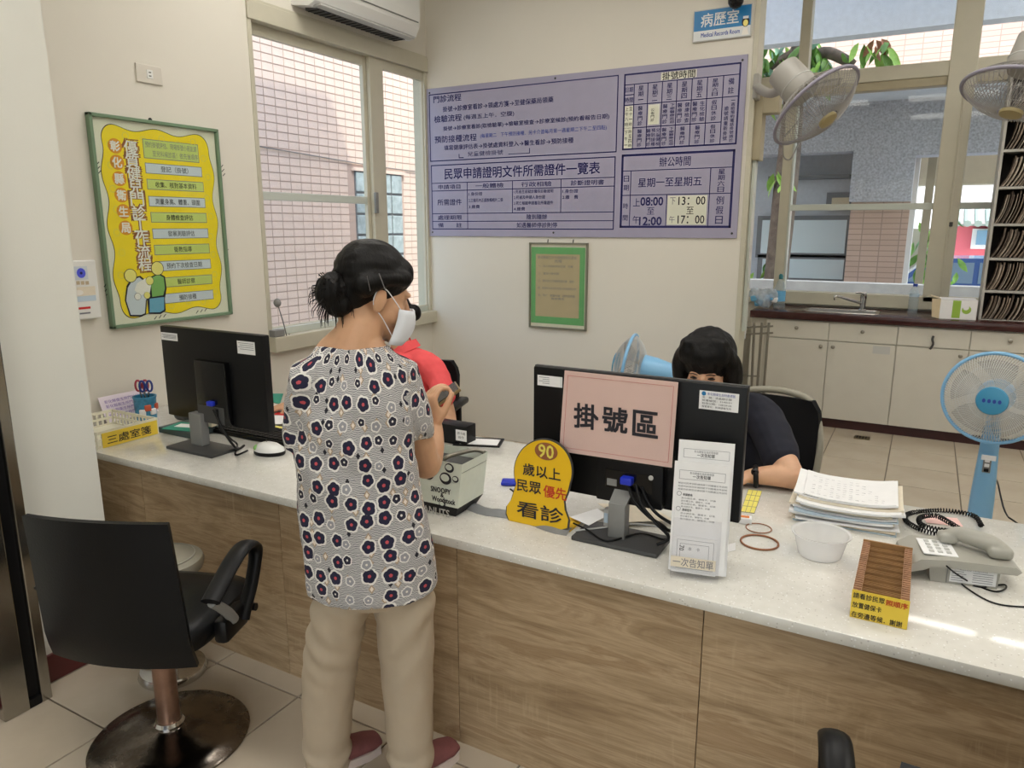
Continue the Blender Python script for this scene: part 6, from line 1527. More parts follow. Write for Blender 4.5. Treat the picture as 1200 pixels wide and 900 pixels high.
# ---- latticed basket with yellow label
XB = -2.905; yb0, yb1 = 1.70, 1.975; zr = onx(119, 508, XB).z
bk_ = thing('plastic_basket', 'white lattice basket with yellow handwritten label by the pier', 'basket', (-3.06, 1.84, T))
MB().bx(-3.225, XB, yb0, yb1, T+0.0005, T+0.005).build('bottom', 'ivory', bk_, None, True)
zh = zr-T+0.01
def lattice(p, q, nm):
    p, q = V(p), V(q); L_ = (q-p).length; d = (q-p).normalized(); mb_ = MB(); n_ = int(L_/0.024)
    M_ = frame(p, d, (0,0,1))
    mb_.bx(0, L_, zh-0.012, zh, -0.002, 0.004, 0, M_); mb_.bx(0, L_, 0.0, 0.012, -0.002, 0.002, 0, M_); mb_.bx(0, L_, zh*0.5-0.005, zh*0.5+0.005, -0.002, 0.002, 0, M_)
    for i in range(n_+1): mb_.bx(L_*i/n_-0.005, L_*i/n_+0.005, 0, zh, -0.0015, 0.0015, 0, M_)
    mb_.build(nm, 'ivory', bk_, None, True)
lattice((XB, yb0, T), (XB, yb1, T), 'side'); lattice((-3.225, yb1, T), (XB, yb1, T), 'side'); lattice((-3.225, yb0, T), (-3.225, yb1, T), 'side'); lattice((-3.225, yb0, T), (XB, yb0, T), 'side')
MB().bx(XB+0.004, XB+0.006, yb0+0.02, yb1-0.003, T+0.002, zr-0.0).build('yellow_label', 'yellow_label', bk_, None, True)
P = Print(frame((XB+0.0063, yb0+0.02, T), (0,1,0), (0,0,1))); P.text('三處室箋', 0.12, zh*0.42, zh*0.5, 'ink', 0.2, 'c', 0.01, 1); P.build(bk_)
# ---- pencil cup with scissors
c_ = V((-3.19, 2.12, T))
cu = thing('pencil_cup', 'blue printed pencil cup holding scissors', 'cup', c_)
MB().lathe([(0.046, 0.0005), (0.05, 0.1), (0.053, 0.105), (0.053, 0.112), (0.047, 0.112), (0.045, 0.02)], 24).build('cup', 'cup_blue', cu, 50)
for k in range(4): MB().box((0.049*math.cos(-0.9+0.5*k), 0.049*math.sin(-0.9+0.5*k), 0.04+0.02*(k % 2)), (0.012, 0.03, 0.03), None, 0.005, rotz=-0.9+0.5*k).build('fish_print', 'cup_red' if k % 2 else 'paper', cu, 50)
for k, (m_, dx_, tl2) in enumerate((('scissor_red', -0.012, -0.12), ('scissor_blue', 0.018, 0.15))):
    o = thing('scissors', 'red handled scissors in the pencil cup' if k == 0 else 'blue handled scissors in the pencil cup', 'scissors', c_+V((dx_, 0, 0.02)), 0.7)
    for s_ in (-1, 1): MB().tube([(s_*0.016+0.012*math.cos(2*PI*i/14), 0, 0.14+0.026*math.sin(2*PI*i/14)) for i in range(14)], 0.005, 8, None, 0, True).build('handle', m_, o, 60)
    MB().tube([(-0.012, 0, 0.118), (0.004, 0, 0.02)], 0.004, 6).tube([(0.012, 0, 0.118), (-0.004, 0, 0.02)], 0.004, 6).build('blades', 'steel', o)
# ---- calendar, grey tray, pouch
XQ = -3.30
pq = [onx(*p, XQ) for p in ((118, 470), (176, 455), (181, 478), (124, 497))]
cl_ = thing('desk_calendar', 'lilac tinted calendar sheet leaning on the left wall', 'calendar', (XQ, sum(p.y for p in pq)/4, T))
za, zb2 = max(p.z for p in pq), T+0.001; ya, yb2 = min(p.y for p in pq), max(p.y for p in pq)
MB().add([(XQ+0.03, ya, zb2), (XQ+0.03, yb2, zb2), (XQ-0.02, yb2, za), (XQ-0.02, ya, za), (XQ+0.027, ya, zb2), (XQ+0.027, yb2, zb2), (XQ-0.023, yb2, za), (XQ-0.023, ya, za)], [(0,1,2,3),(7,6,5,4),(0,4,5,1),(1,5,6,2),(2,6,7,3),(3,7,4,0)]).build('sheet', 'paper_pink', cl_, None, True)
P = Print(frame((XQ+0.031, ya, zb2), (0,1,0), (-0.05, 0, za-zb2)))
for k in range(4): P.text('彰化縣衛生所門診行事曆', (yb2-ya)*0.48, (za-zb2)*(0.86-0.2*k), 0.016, 'purple', (yb2-ya)*0.8, 'c', 0, 1)
P.build(cl_)
a = Cz(192, 497); ty2 = thing('grey_file_tray', 'grey file tray behind the left monitor', 'tray', (-3.05, 2.36, T))
MB().bx(-3.16, -2.9, 2.26, 2.48, T+0.0005, T+0.05, 0.01).build('body', 'mid_grey', ty2, 40, True); MB().bx(-3.16, -2.9, 2.25, 2.49, T+0.05, T+0.062, 0.004).build('lid', 'light_grey', ty2, 40, True)
po = thing('dark_pouch', 'dark grey cloth pouch in front of the file tray', 'pouch', (-2.98, 2.19, T)); k_ = MB().ell((0, 0, 0.028), (0.09, 0.045, 0.028)).ell((0.03, 0, 0.034), (0.05, 0.04, 0.03)); me = fuse(k_, 0.006, 3); wrinkle(me, lambda c, n: 0.006*noise.noise(c*30)); put('body', me, 'dark_grey', po, 60)
# ---- flat box with green papers
fb_ = thing('flat_box', 'dark flat box under green papers behind the left monitor foot', 'box', (-2.80, 2.06, T)); MB().bx(-2.92, -2.70, 1.99, 2.14, T+0.0005, T+0.026, 0.003).build('box', 'box_dark', fb_, None, True)
gp = thing('green_leaflet', 'green and white leaflet on the dark flat box', 'leaflet', (-2.8, 2.04, T+0.027)); MB().box((-2.79, 2.05, T+0.0285), (0.19, 0.12, 0.002), None, 0, rotz=0.25).build('sheet', 'teal_paper', gp, None, True); MB().box((-2.80, 2.06, T+0.0300), (0.12, 0.05, 0.0008), None, 0, rotz=0.3).build('white_print', 'paper', gp, None, True)
ts = thing('memo_block', 'cream memo block standing behind the green leaflet', 'memo', (-2.72, 2.10, T+0.027)); MB().box((-2.73, 2.10, T+0.052), (0.075, 0.03, 0.045), None, 0.003, rotz=0.2).build('block', 'paper_cream', ts, None, True)
# ---- papers right of the left monitor
sheet_at('picture_sheet', ((312, 497), (318, 474), (338, 474), (340, 497)), 'paper', 'white sheet with red picture behind the left monitor', 'paper', T+0.01); c_ = Cz(331, 485, T+0.0122)
single('red_photo', MB().box(c_, (0.075, 0.05, 0.001), None, 0.0, rotz=0.3), 'red_print', 'small red and black photo on the white sheet', 'photo', loc=c_)
o = thing('ledger', 'orange edged ledger between keyboard and picture sheet', 'book', Cz(330, 504)); c_ = Cz(332, 504, T+0.006); MB().box(c_, (0.16, 0.07, 0.010), None, 0.002, rotz=0.15).build('cover', 'orange_file', o, None, True); MB().box(c_+V((0, 0, 0.0055)), (0.15, 0.06, 0.001), None, 0, rotz=0.15).build('page', 'card_yellow', o, None, True)
sheet_at('teal_folder', ((312, 470), (316, 462), (332, 462), (328, 474)), 'teal_paper', 'teal folder under the seated worker\'s hand', 'folder', T+0.002, 0.004)
# ---- black terminal and papers near the seated worker
c_ = Cz(538, 517); tm_ = thing('card_terminal', 'black terminal box with pale label behind the tote bag', 'terminal', c_)
x0, x1 = ony(520, 510, 2.5).x, ony(549, 510, 2.5).x; MB().bx(x0-0.10, x1, 2.48, 2.56, T+0.0005, ony(540, 498, 2.5).z, 0.004).build('body', 'black', tm_, 40, True)
P = Print(frame((x0, 2.4795, T), (1,0,0), (0,0,1))); a, b = P.uv(534, 503), P.uv(547, 518); P.rect(a[0], b[1], b[0], a[1], 'paper', 1, 'label_sticker'); P.text('讀卡機', (a[0]+b[0])/2, a[1]-0.015, 0.012, 'ink_soft', 0.04, 'c', 0, 2); P.text('操作', (a[0]+b[0])/2, a[1]-0.032, 0.012, 'ink_soft', 0.03, 'c', 0, 2); P.build(tm_)
c_ = Cz(558, 516); single('clip_board', MB().box((x1+0.02, 2.55, T+0.004), (0.20, 0.12, 0.006), None, 0.001, rotz=0.35), 'black', 'dark clipboard under the black terminal', 'clipboard', loc=(x1, 2.55, T)); single('loose_paper', MB().box((x1+0.03, 2.545, T+0.008), (0.16, 0.085, 0.001), None, 0, rotz=0.35), 'paper', 'white paper held on the dark clipboard', 'paper', loc=(x1, 2.54, T+0.007))
# ---- gooseneck microphone with grey tip on the window sill
c_ = onx(333, 412, XW+0.03); g1 = onx(325, 355, XW+0.05)
gn = thing('gooseneck_mic', 'thin gooseneck microphone with grey round tip on the window sill', 'microphone', (XW+0.03, c_.y, WZ0-0.02))
bx_ = onx(325, 408, XW+0.02); MB().box((XW+0.025, bx_.y, WZ0-0.02+0.022), (0.05, 0.08, 0.04), None, 0.004).build('box', 'mid_grey', gn, None, True)
MB().tube([(XW+0.03, c_.y+0.05, WZ0-0.015), onx(338, 400, XW+0.04), onx(332, 378, XW+0.05), g1], 0.0035, 8, None, 5).build('stem', 'mid_grey', gn, 60, True); MB().ell(g1, (0.022, 0.022, 0.026), None, 16, 10).build('tip', 'mid_grey', gn, 60, True)
# ================================================================== chairs
def salon_chair(label, loc, rz):
    c = thing('swivel_chair', label, 'chair', loc, rz, 'black swivel chairs with looped arms')
    MB().lathe([(0.235, 0.0), (0.238, 0.006), (0.232, 0.012), (0.15, 0.026), (0.07, 0.042), (0.045, 0.052), (0.040, 0.062)], 56).build('base', 'worn_metal', c, 40)
    MB().lathe([(0.044, 0.05), (0.046, 0.062), (0.040, 0.072)], 28).build('collar', 'chrome', c, 40)
    MB().lathe([(0.034, 0.06), (0.034, 0.40)], 28).build('column', 'worn_column', c, 40)
    # seat pad, gently domed, wrapping under
    sp_ = MB(); ring = []
    for z, gx, gy in ((0.395, 0.19, 0.18), (0.405, 0.215, 0.205), (0.44, 0.225, 0.212), (0.462, 0.215, 0.2), (0.474, 0.17, 0.16), (0.478, 0.06, 0.06)):
        pts = []
        for i in range(40):
            t_ = 2*PI*i/40; e = 0.42; cx0 = math.copysign(abs(math.cos(t_))**e, math.cos(t_)); sy0 = math.copysign(abs(math.sin(t_))**e, math.sin(t_)); pts.append((gx*cx0, 0.03+gy*sy0, z))
        ring.append(pts)
    vs = [p for r in ring for p in r]; fs = []
    for r in range(len(ring)-1):
        for i in range(40): fs.append((r*40+i, r*40+(i+1) % 40, (r+1)*40+(i+1) % 40, (r+1)*40+i))
    fs += [tuple(range(39, -1, -1)), tuple((len(ring)-1)*40+i for i in range(40))]
    sp_.add(vs, fs).build('seat', 'leather', c, 50)
    # shell backrest: thin curved sheet, folding forward under the seat at its foot
    g = []
    for k in range(12):
        u = k/11; z = 0.385+0.455*u; y = -0.20-0.015*u-0.02*(u > 0.0)*u+0.015*max(0, 0.14-u)/0.14; hw = 0.222-0.012*u
        row = []
        for j in range(11):
            v = j/10*2-1; row.append((hw*v, y+0.035*v*v-0.0, z-0.008*v*v*(u > 0.95)))
        g.append(row)
    MB().sheet(g, -0.016).build('backrest', 'leather', c, 50)
    for s_ in (-1, 1):
        x = s_*0.262
        ap = [(-0.13, 0.565), (-0.06, 0.600), (0.02, 0.634), (0.085, 0.642), (0.13, 0.618), (0.135, 0.58), (0.10, 0.51), (0.05, 0.45), (0.03, 0.42)]
        P3 = catmull([V((x, y, z)) for y, z in ap], 6); rings = []
        for i, p in enumerate(P3):
            t_ = (P3[min(i+1, len(P3)-1)]-P3[max(i-1, 0)]).normalized(); n_ = t_.cross(V((1,0,0))).normalized(); u = i/(len(P3)-1)
            wx = 0.030 if u < 0.45 else 0.030-0.008*min(1, (u-0.45)*5); rings.append((p, V((wx, 0, 0)), n_*0.014))
        ar = MB().loft(rings, 14).build('armrest', 'black', c, 50)
        MB().tube([(x, -0.125, 0.56), (x, -0.09, 0.53), (x, -0.05, 0.49), (x, -0.02, 0.45)], [0.013, 0.015, 0.016, 0.016], 12, None, 4).build('arm_strut', 'mid_grey', ar, 50)
        MB().box((s_*0.243, 0.0, 0.43), (0.045, 0.14, 0.075), None, 0.014).build('arm_bracket', 'black', ar, 40)
        MB().cyl((s_*0.262, 0.075, 0.44), (s_*0.285, 0.075, 0.44), 0.012).build('arm_knob', 'black', ar, 40)
    return c
salon_chair('black swivel chair on worn metal disc at the left', (-1.955, 1.265, 0), math.radians(21))
salon_chair('black chair arm cut off at the bottom right of the picture', (0.215, 1.33, 0), math.radians(10))

# ---- round stool behind the left chair
st = thing('round_stool', 'grey round stool standing against the counter', 'stool', (-2.26, 1.50, 0))
MB().lathe([(0.12, 0.40), (0.135, 0.41), (0.14, 0.43), (0.135, 0.447), (0.11, 0.456), (0.02, 0.458)], 36).build('seat', 'stool_pad', st, 40)
MB().lathe([(0.108, 0.455), (0.112, 0.457), (0.112, 0.46), (0.108, 0.461)], 36, None, False).build('seat_groove', 'grey_plastic', st, 40)
MB().lathe([(0.024, 0.03), (0.024, 0.40)], 20).build('column', 'chrome', st, 40)
MB().lathe([(0.115, 0.0), (0.118, 0.01), (0.11, 0.03), (0.05, 0.045), (0.026, 0.05)], 36).build('base', 'chrome', st, 40)

# ---- office chair of the worker in the coral shirt
def office_chair(label, loc, rz, backm, frm, bw, bz0, bz1, arms=True):
    c = thing('office_chair', label, 'chair', loc, rz, 'office chairs behind the counter')
    for k in range(5):
        a = 2*PI*k/5+0.3; MB().tube([(0, 0, 0.10), (0.15*math.cos(a), 0.15*math.sin(a), 0.085), (0.27*math.cos(a), 0.27*math.sin(a), 0.07)], [0.03, 0.02, 0.016], 10).build('leg', 'black', c, 50)
        MB().cyl((0.27*math.cos(a)-0.012*math.sin(a), 0.27*math.sin(a)+0.012*math.cos(a), 0.03), (0.27*math.cos(a)+0.012*math.sin(a), 0.27*math.sin(a)-0.012*math.cos(a), 0.03), 0.028).build('caster', 'black', c, 40)
    MB().cyl((0, 0, 0.1), (0, 0, 0.42), 0.025).build('column', 'dark_grey', c, 40)
    MB().box((0, 0, 0.445), (0.46, 0.44, 0.06), None, 0.025).build('seat', 'black_soft', c, 40)
    g = []
    for k in range(10):
        u = k/9; row = []
        for j in range(9):
            v = j/8*2-1; w_ = bw*(1 if u < 0.75 else math.sqrt(max(0.05, 1-((u-0.75)/0.25)**2*0.35))); row.append((w_*v, -0.22-0.05*u+0.03*v*v, bz0+(bz1-bz0)*u))
        g.append(row)
    MB().sheet(g, -0.03).build('backrest', backm, c, 50)
    if frm:
        MB().tube([(-bw-0.01, -0.20, bz0), (-bw-0.012, -0.235, (bz0+bz1)/2), (-bw*0.8, -0.27, bz1-0.02), (-bw*0.35, -0.285, bz1+0.018), (bw*0.35, -0.285, bz1+0.018), (bw*0.8, -0.27, bz1-0.02), (bw+0.012, -0.235, (bz0+bz1)/2), (bw+0.01, -0.20, bz0)], 0.016, 10, None, 6).build('back_frame', frm, c, 60)
    MB().tube([(0, -0.1, 0.42), (0, -0.24, 0.44), (0, -0.26, bz0+0.1)], 0.022, 10, None, 4).build('back_stem', 'black', c, 50)
    if arms:
        for s_ in (-1, 1):
            o = MB().box((s_*0.29, 0.02, 0.68), (0.06, 0.25, 0.035), None, 0.014).build('armrest', 'black', c, 40); MB().tube([(s_*0.24, 0.0, 0.43), (s_*0.292, 0.0, 0.47), (s_*0.292, 0.0, 0.67)], 0.016, 10).build('arm_post', 'black', o, 50)
    return c
# ================================================================== people
def ortho(f, up=(0,0,1)):
    f = V(f).normalized(); r = f.cross(V(up)).normalized(); u = r.cross(f); return r, f, u
def head_mesh(mb, c, f, up=(0,0,1), s=1.0):
    """skin of a head: cranium, face, jaw, nose, ears, brow; c = centre between the ears, f = where the face points"""
    r, f, u = ortho(f, up); ax = (r, f, u); c = V(c)
    def p(x, y, z): return c+(r*x+f*y+u*z)*s
    def e(x, y, z, a, b, d): mb.ell(p(x, y, z), (a*s, b*s, d*s), None, 20, 14, ax)
    e(0, -0.012, 0.035, 0.073, 0.092, 0.085)
    e(0, 0.028, -0.018, 0.062, 0.062, 0.088)
    e(0, 0.048, -0.070, 0.042, 0.042, 0.040)
    e(0, 0.078, -0.098, 0.022, 0.018, 0.016)
    for x in (-1, 1):
        e(x*0.040, 0.050, -0.035, 0.026, 0.032, 0.034)
        e(x*0.074, -0.004, -0.018, 0.008, 0.019, 0.032)
        e(x*0.078, -0.012, -0.012, 0.006, 0.012, 0.024)
        e(x*0.030, 0.078, 0.020, 0.020, 0.010, 0.008)
    mb.limb([p(0, 0.086, 0.006), p(0, 0.100, -0.018), p(0, 0.108, -0.036)], [0.008*s, 0.010*s, 0.013*s])
    e(-0.011, 0.098, -0.040, 0.008, 0.009, 0.007); e(0.011, 0.098, -0.040, 0.008, 0.009, 0.007)
    e(0, 0.089, -0.062, 0.022, 0.008, 0.006); e(0, 0.088, -0.071, 0.019, 0.008, 0.006)
    return p
def hand_mesh(mb, w_, f, n, side, curl=(0.5, 0.6, 0.4), spread=0.05, s=0.92, thumb=(0.75, 0.55, 0.35)):
    """w_ wrist, f finger direction, n palm normal (towards which fingers close), side: unit to the thumb"""
    f = V(f).normalized(); n = V(n); n = (n-f*n.dot(f)).normalized(); t_ = f.cross(n)
    if t_.dot(V(side)) < 0: t_ = -t_
    w_ = V(w_)
    P_ = lambda a, b, d: w_+(f*a+t_*b+n*d)*s
    mb.loft([(P_(-0.01, 0, 0), t_*0.026*s, n*0.019*s), (P_(0.02, 0.002, 0), t_*0.032*s, n*0.018*s), (P_(0.055, 0.002, 0), t_*0.039*s, n*0.016*s), (P_(0.085, 0.0, 0), t_*0.039*s, n*0.013*s), (P_(0.092, 0, 0), t_*0.034*s, n*0.009*s)], 18)
    for i, (b, L_, r_) in enumerate(((0.029, 0.072, 0.0088), (0.0095, 0.080, 0.0092), (-0.010, 0.074, 0.0088), (-0.028, 0.058, 0.0078))):
        base = P_(0.083-0.003*abs(i-1), b, 0); d = f+t_*spread*(1.5-i); d.normalize(); pts = [base-d*0.02*s, base]; ang = 0; q_ = base
        for k, fr in enumerate((0.46, 0.30, 0.24)):
            ang += curl[k]; dd = d*math.cos(ang)+n*math.sin(ang); q_ = q_+dd*L_*fr*s; pts.append(q_)
        mb.limb(pts, [r_*1.05*s, r_*s, r_*0.93*s, r_*0.86*s, r_*0.72*s], 12, 4)
    b0 = P_(0.015, 0.024, 0.004); d = (f*thumb[0]+t_*thumb[1]+n*thumb[2]).normalized(); d2 = (d*0.8+f*0.35-t_*0.12+n*0.15).normalized()
    mb.limb([b0, b0+d*0.036*s, b0+d*0.036*s+d2*0.030*s, b0+d*0.036*s+d2*0.054*s], [0.015*s, 0.012*s, 0.0105*s, 0.0085*s], 12, 4)

def cloth_uv(me, charts):
    """store the cloth's own flat coordinates; charts: list of (axis point, axis dir, ref dir, mean radius, offset, inside test)"""
    at_ = me.attributes.new('cloth', 'FLOAT_VECTOR', 'POINT')
    out = []
    for v in me.vertices:
        for (o, d, ref, rad, off, test) in charts:
            if test(v.co): break
        q_ = v.co-o; h = q_.dot(d); pl = q_-d*h; s_ = d.cross(ref); a = math.atan2(pl.dot(s_), pl.dot(ref)); out += [a*rad+off[0], h+off[1], 0.0]
    at_.data.foreach_set('vector', out)

# ------------------------------------------------------------------ the woman at the counter, seen from behind
WO = V((-1.22, 1.40, 0))
wo = thing('person', 'woman in flower print blouse standing at the counter with a phone', 'person', WO)
az = math.radians(22)                     # she faces a little left of straight across the counter
bf = V((-math.sin(az), math.cos(az), 0)); br = V((math.cos(az), math.sin(az), 0)); bu_ = V((0, 0, 1))
def W(px, py, d=0.0):
    """pixel on the upright plane through her axis that faces the camera, moved d further away"""
    vd = V((WO.x, WO.y, 0)).normalized(); n = vd; dd = ray(px, py); return CP+dd*((WO+vd*d-CP).dot(n)/dd.dot(n))
hd = V((math.sin(math.radians(32)), math.cos(math.radians(32)), -0.36)).normalized()     # where her face points
hc_ = W(438, 343, 0.03); hup = (bu_-hd*bu_.dot(hd)).normalized()
body = MB()
hp = head_mesh(body, hc_, hd, hup, 0.97)
body.limb([W(412, 425, 0.0), W(417, 400, 0.0), W(426, 375, 0.01), hc_+(hup*-0.06-hd*0.02)], [0.07, 0.062, 0.054, 0.056])
# trunk with sloping shoulders, kept inside the blouse
body.loft([(W(426, 690, 0), br*0.13, bf*0.09), (W(426, 620, 0), br*0.13, bf*0.09), (W(422, 540, 0), br*0.125, bf*0.08), (W(418, 470, 0), br*0.135, bf*0.08), (W(415, 435, 0), br*0.128, bf*0.068), (W(412, 415, 0), br*0.105, bf*0.058), (W(412, 400, 0), br*0.082, bf*0.050), (W(416, 386, 0), br*0.056, bf*0.045)], 24)
sR, eR, wR = W(474, 458, 0.02), W(499, 543, 0.13), W(508, 498, 0.24)
sL, eL, wL = W(362, 458, 0.02), W(366, 552, 0.12), W(430, 530, 0.24)
body.limb([W(458, 450, 0.01), sR, W(488, 505, 0.07), eR, W(506, 522, 0.19), wR], [0.040, 0.040, 0.043, 0.042, 0.037, 0.026])
body.limb([W(385, 450, 0.01), sL, eL, W(400, 545, 0.19), wL], [0.04, 0.038, 0.038, 0.034, 0.026])
body.ell(eR, (0.044, 0.044, 0.044))
# right hand up round the phone, seen on its back
hf = (W(503, 462, 0.25)-wR).normalized(); toward = -V((WO.x, WO.y, 0)).normalized()
rimg = RGT
hand_mesh(body, wR, hf, -toward*0.55+rimg*0.85, -rimg*0.5+toward*0.6, (0.7, 0.85, 0.6), 0.04, 0.98, (0.8, 0.35, 0.6))
hand_mesh(body, wL, (br*0.75+bf*0.3+bu_*0.45), bf*-0.5+bu_*0.8, bu_, (0.5, 0.6, 0.4))
# legs inside the trousers
vdW = V((WO.x, WO.y, 0)).normalized()
fl0 = onz(384, 893, 0.03); fr0 = onz(481, 905, 0.03); dL, dR = (fl0-WO).dot(vdW), (fr0-WO).dot(vdW)
lk = [W(402, 690, 0), W(386, 790, dL*0.6), V((fl0.x, fl0.y, 0.09))]; rk_ = [W(470, 690, 0), W(476, 790, dR*0.6), V((fr0.x, fr0.y, 0.09))]
body.limb([W(405, 650, 0)]+lk, [0.07, 0.064, 0.046, 0.034]); body.limb([W(455, 650, 0)]+rk_, [0.07, 0.064, 0.046, 0.034])
me = fuse(body, 0.0045, 4); put('body', me, 'skin', wo, 180, True)

# blouse
bl_ = MB(); T1 = []
for py, l_, r_, dep in ((686, 356, 511, 0.138), (674, 354, 511, 0.142), (640, 350, 508, 0.142), (600, 344, 500, 0.136), (560, 342, 491, 0.130), (520, 341, 488, 0.126), (480, 341, 487, 0.120), (455, 344, 484, 0.110), (436, 350, 478, 0.096), (420, 358, 470, 0.080), (409, 364, 460, 0.068), (404, 368, 455, 0.060)):
    a, b = W(l_, py, 0), W(r_, py, 0); c_ = (a+b)/2; hw = (b-a).length/2; T1.append((c_, br*hw, bf*dep))
bl_.loft(T1, 36)
# sleeves
sl_end_R = W(485, 517, 0.06); sl_end_L = W(356, 520, 0.05)
bl_.loft([(W(448, 434, 0.0), V((0,0,1))*0.058, bf*0.075), (W(468, 447, 0.01), (V((0,0,1))*0.75+br*0.65).normalized()*0.064, bf*0.084), (W(479, 478, 0.03), br*0.054, bf*0.082), (W(483, 500, 0.05), br*0.052, bf*0.078), (sl_end_R, (br+V((0,0,0.30))).normalized()*0.052, (bf+V((0,0,-0.15))).normalized()*0.075)], 26)
bl_.loft([(W(384, 434, 0.0), V((0,0,1))*0.058, bf*0.075), (W(364, 447, 0.01), (V((0,0,1))*0.75-br*0.65).normalized()*0.064, bf*0.080), (W(357, 478, 0.03), br*-0.048, bf*0.074), (sl_end_L, br*-0.048, bf*0.07)], 26)
me = fuse(bl_, 0.006, 5)
axis0 = V((W(424, 560, 0).x, W(424, 560, 0).y, 0))
def folds(c, n):
    q_ = c-axis0; a = math.atan2(q_.dot(br), -q_.dot(bf)); z = c.z
    low = max(0.0, min(1.0, (1.10-z)/0.3)); w_ = 0.006*low*math.sin(a*5+2.2*noise.noise(V((a*2, z*3, 0))))*max(0, 1-abs(n.z))
    dg = q_.dot(br)*0.8+z; pull = 0.004*math.sin(dg*42+2*noise.noise(c*6))*max(0, 1-abs(z-1.05)/0.2)
    return w_+pull+0.005*noise.noise(V((c.x*9, c.y*9, c.z*5)))+0.002*noise.noise(c*26)
wrinkle(me, folds)
armd = (sl_end_R-W(468, 447, 0.01)).normalized(); armo = W(468, 447, 0.01)
armdL = (sl_end_L-W(364, 447, 0.01)).normalized(); armoL = W(364, 447, 0.01)
def inR(c): q_ = c-armo; h = q_.dot(armd); return h > 0.0 and (q_-armd*h).length < 0.090 and (c-axis0).dot(br) > 0.085
cloth_uv(me, [(armo, armd, -bf-armd*(-bf).dot(armd), 0.068, (0.8, 1.3), inR), (axis0, V((0,0,1)), -bf, 0.155, (0, 0), lambda c: True)])
put('blouse', me, 'blouse', wo, 180, True)

# trousers
tr_ = MB()
def leg(rows, df):
    R = []
    for (py, l_, r_, t_, dep) in rows:
        a, b = W(l_, py, df*t_), W(r_, py, df*t_); c_ = (a+b)/2; sd = V((-vdW.y, vdW.x, 0)); hw = (b-a).length/2; R.append((c_, sd*hw, vdW*dep))
    return R
Lr = leg(((664, 378, 440, 0, 0.085), (700, 368, 437, 0.05, 0.095), (740, 360, 427, 0.3, 0.090), (780, 354, 420, 0.55, 0.082), (820, 353, 415, 0.75, 0.076), (860, 355, 411, 0.9, 0.071), (884, 357, 409, 1.0, 0.070)), dL)
Lr.append((V((fl0.x, fl0.y, 0.020)), Lr[-1][1]*0.97, Lr[-1][2]*0.98)); tr_.loft(Lr, 30)
Rr = leg(((664, 432, 498, 0, 0.085), (700, 436, 509, 0.05, 0.095), (740, 441, 509, 0.3, 0.090), (780, 447, 508, 0.55, 0.082), (820, 450, 507, 0.75, 0.076), (860, 453, 507, 0.9, 0.071), (890, 455, 507, 1.0, 0.070)), dR)
Rr.append((V((fr0.x, fr0.y, 0.020)), Rr[-1][1]*0.97, Rr[-1][2]*0.98)); tr_.loft(Rr, 30)
tr_.loft([(W(432, 700, 0), br*0.10, bf*0.080), (W(433, 686, 0), br*0.142, bf*0.105), (W(432, 660, 0), br*0.140, bf*0.108), (W(430, 620, 0), br*0.13, bf*0.095), (W(428, 590, 0), br*0.12, bf*0.085)], 32)
me = fuse(tr_, 0.006, 4)
kneeL = W(386, 775, dL*0.5-0.07); kneeR = W(476, 760, dR*0.5-0.07)
def tfold(c, n):
    f1 = 0.0
    for kk, sg_ in ((kneeL, 1), (kneeR, -1)):
        q_ = c-kk; lat = q_.dot(br); f1 += 0.0045*math.sin((q_.z*60+sg_*lat*50)+2.5*noise.noise(c*7))*math.exp(-(q_.z/0.12)**2)*max(0, 1-abs(lat)/0.13)
    hi = 0.0045*math.sin((c.z*55-abs((c-WO).dot(br))*40)+2*noise.noise(c*6))*math.exp(-((c.z-0.60)/0.09)**2)
    lo_ = 0.006*math.sin(c.z*85+4*noise.noise(c*9))*math.exp(-((c.z-0.06)/0.07)**2)
    return f1+hi+lo_+0.004*noise.noise(V((c.x*11, c.y*11, c.z*5)))+0.0022*noise.noise(V((c.x*30, c.y*30, c.z*16)))
wrinkle(me, tfold); put('trousers', me, 'trouser', wo, 180, True)
# shoes
for k, (p, d_) in enumerate(((V((fl0.x, fl0.y, 0)), V((0.36, 0.93, 0))), (V((fr0.x, fr0.y, 0)), V((0.25, 0.97, 0))))):
    d_ = d_.normalized(); sd = V((d_.y, -d_.x, 0)); h0 = p-d_*0.055
    up_ = MB(); up_.loft([(h0+V((0,0,0.045)), sd*0.025, V((0,0,0.03))), (h0+d_*0.02+V((0,0,0.05)), sd*0.034, V((0,0,0.036))), (h0+d_*0.08+V((0,0,0.055)), sd*0.038, V((0,0,0.042))), (h0+d_*0.13+V((0,0,0.045)), sd*0.042, V((0,0,0.033))), (h0+d_*0.19+V((0,0,0.036)), sd*0.044, V((0,0,0.024))), (h0+d_*0.225+V((0,0,0.032)), sd*0.032, V((0,0,0.018)))], 24)
    up_.limb([p+V((0,0,0.05)), p+V((0,0,0.11))], [0.04, 0.036])
    so_ = MB().prism([tuple((h0+d_*a+sd*b)[:2]) for a, b in ((-0.028, 0), (-0.02, 0.025), (0.02, 0.036), (0.09, 0.036), (0.17, 0.046), (0.215, 0.038), (0.236, 0.0), (0.215, -0.034), (0.17, -0.042), (0.09, -0.034), (0.02, -0.036), (-0.02, -0.025))], 0.0, 0.026)
    o = put('shoe', fuse(up_, 0.004, 4), 'shoe', wo, 180, True); so_.build('sole', 'shoe_sole', o, 40, True)

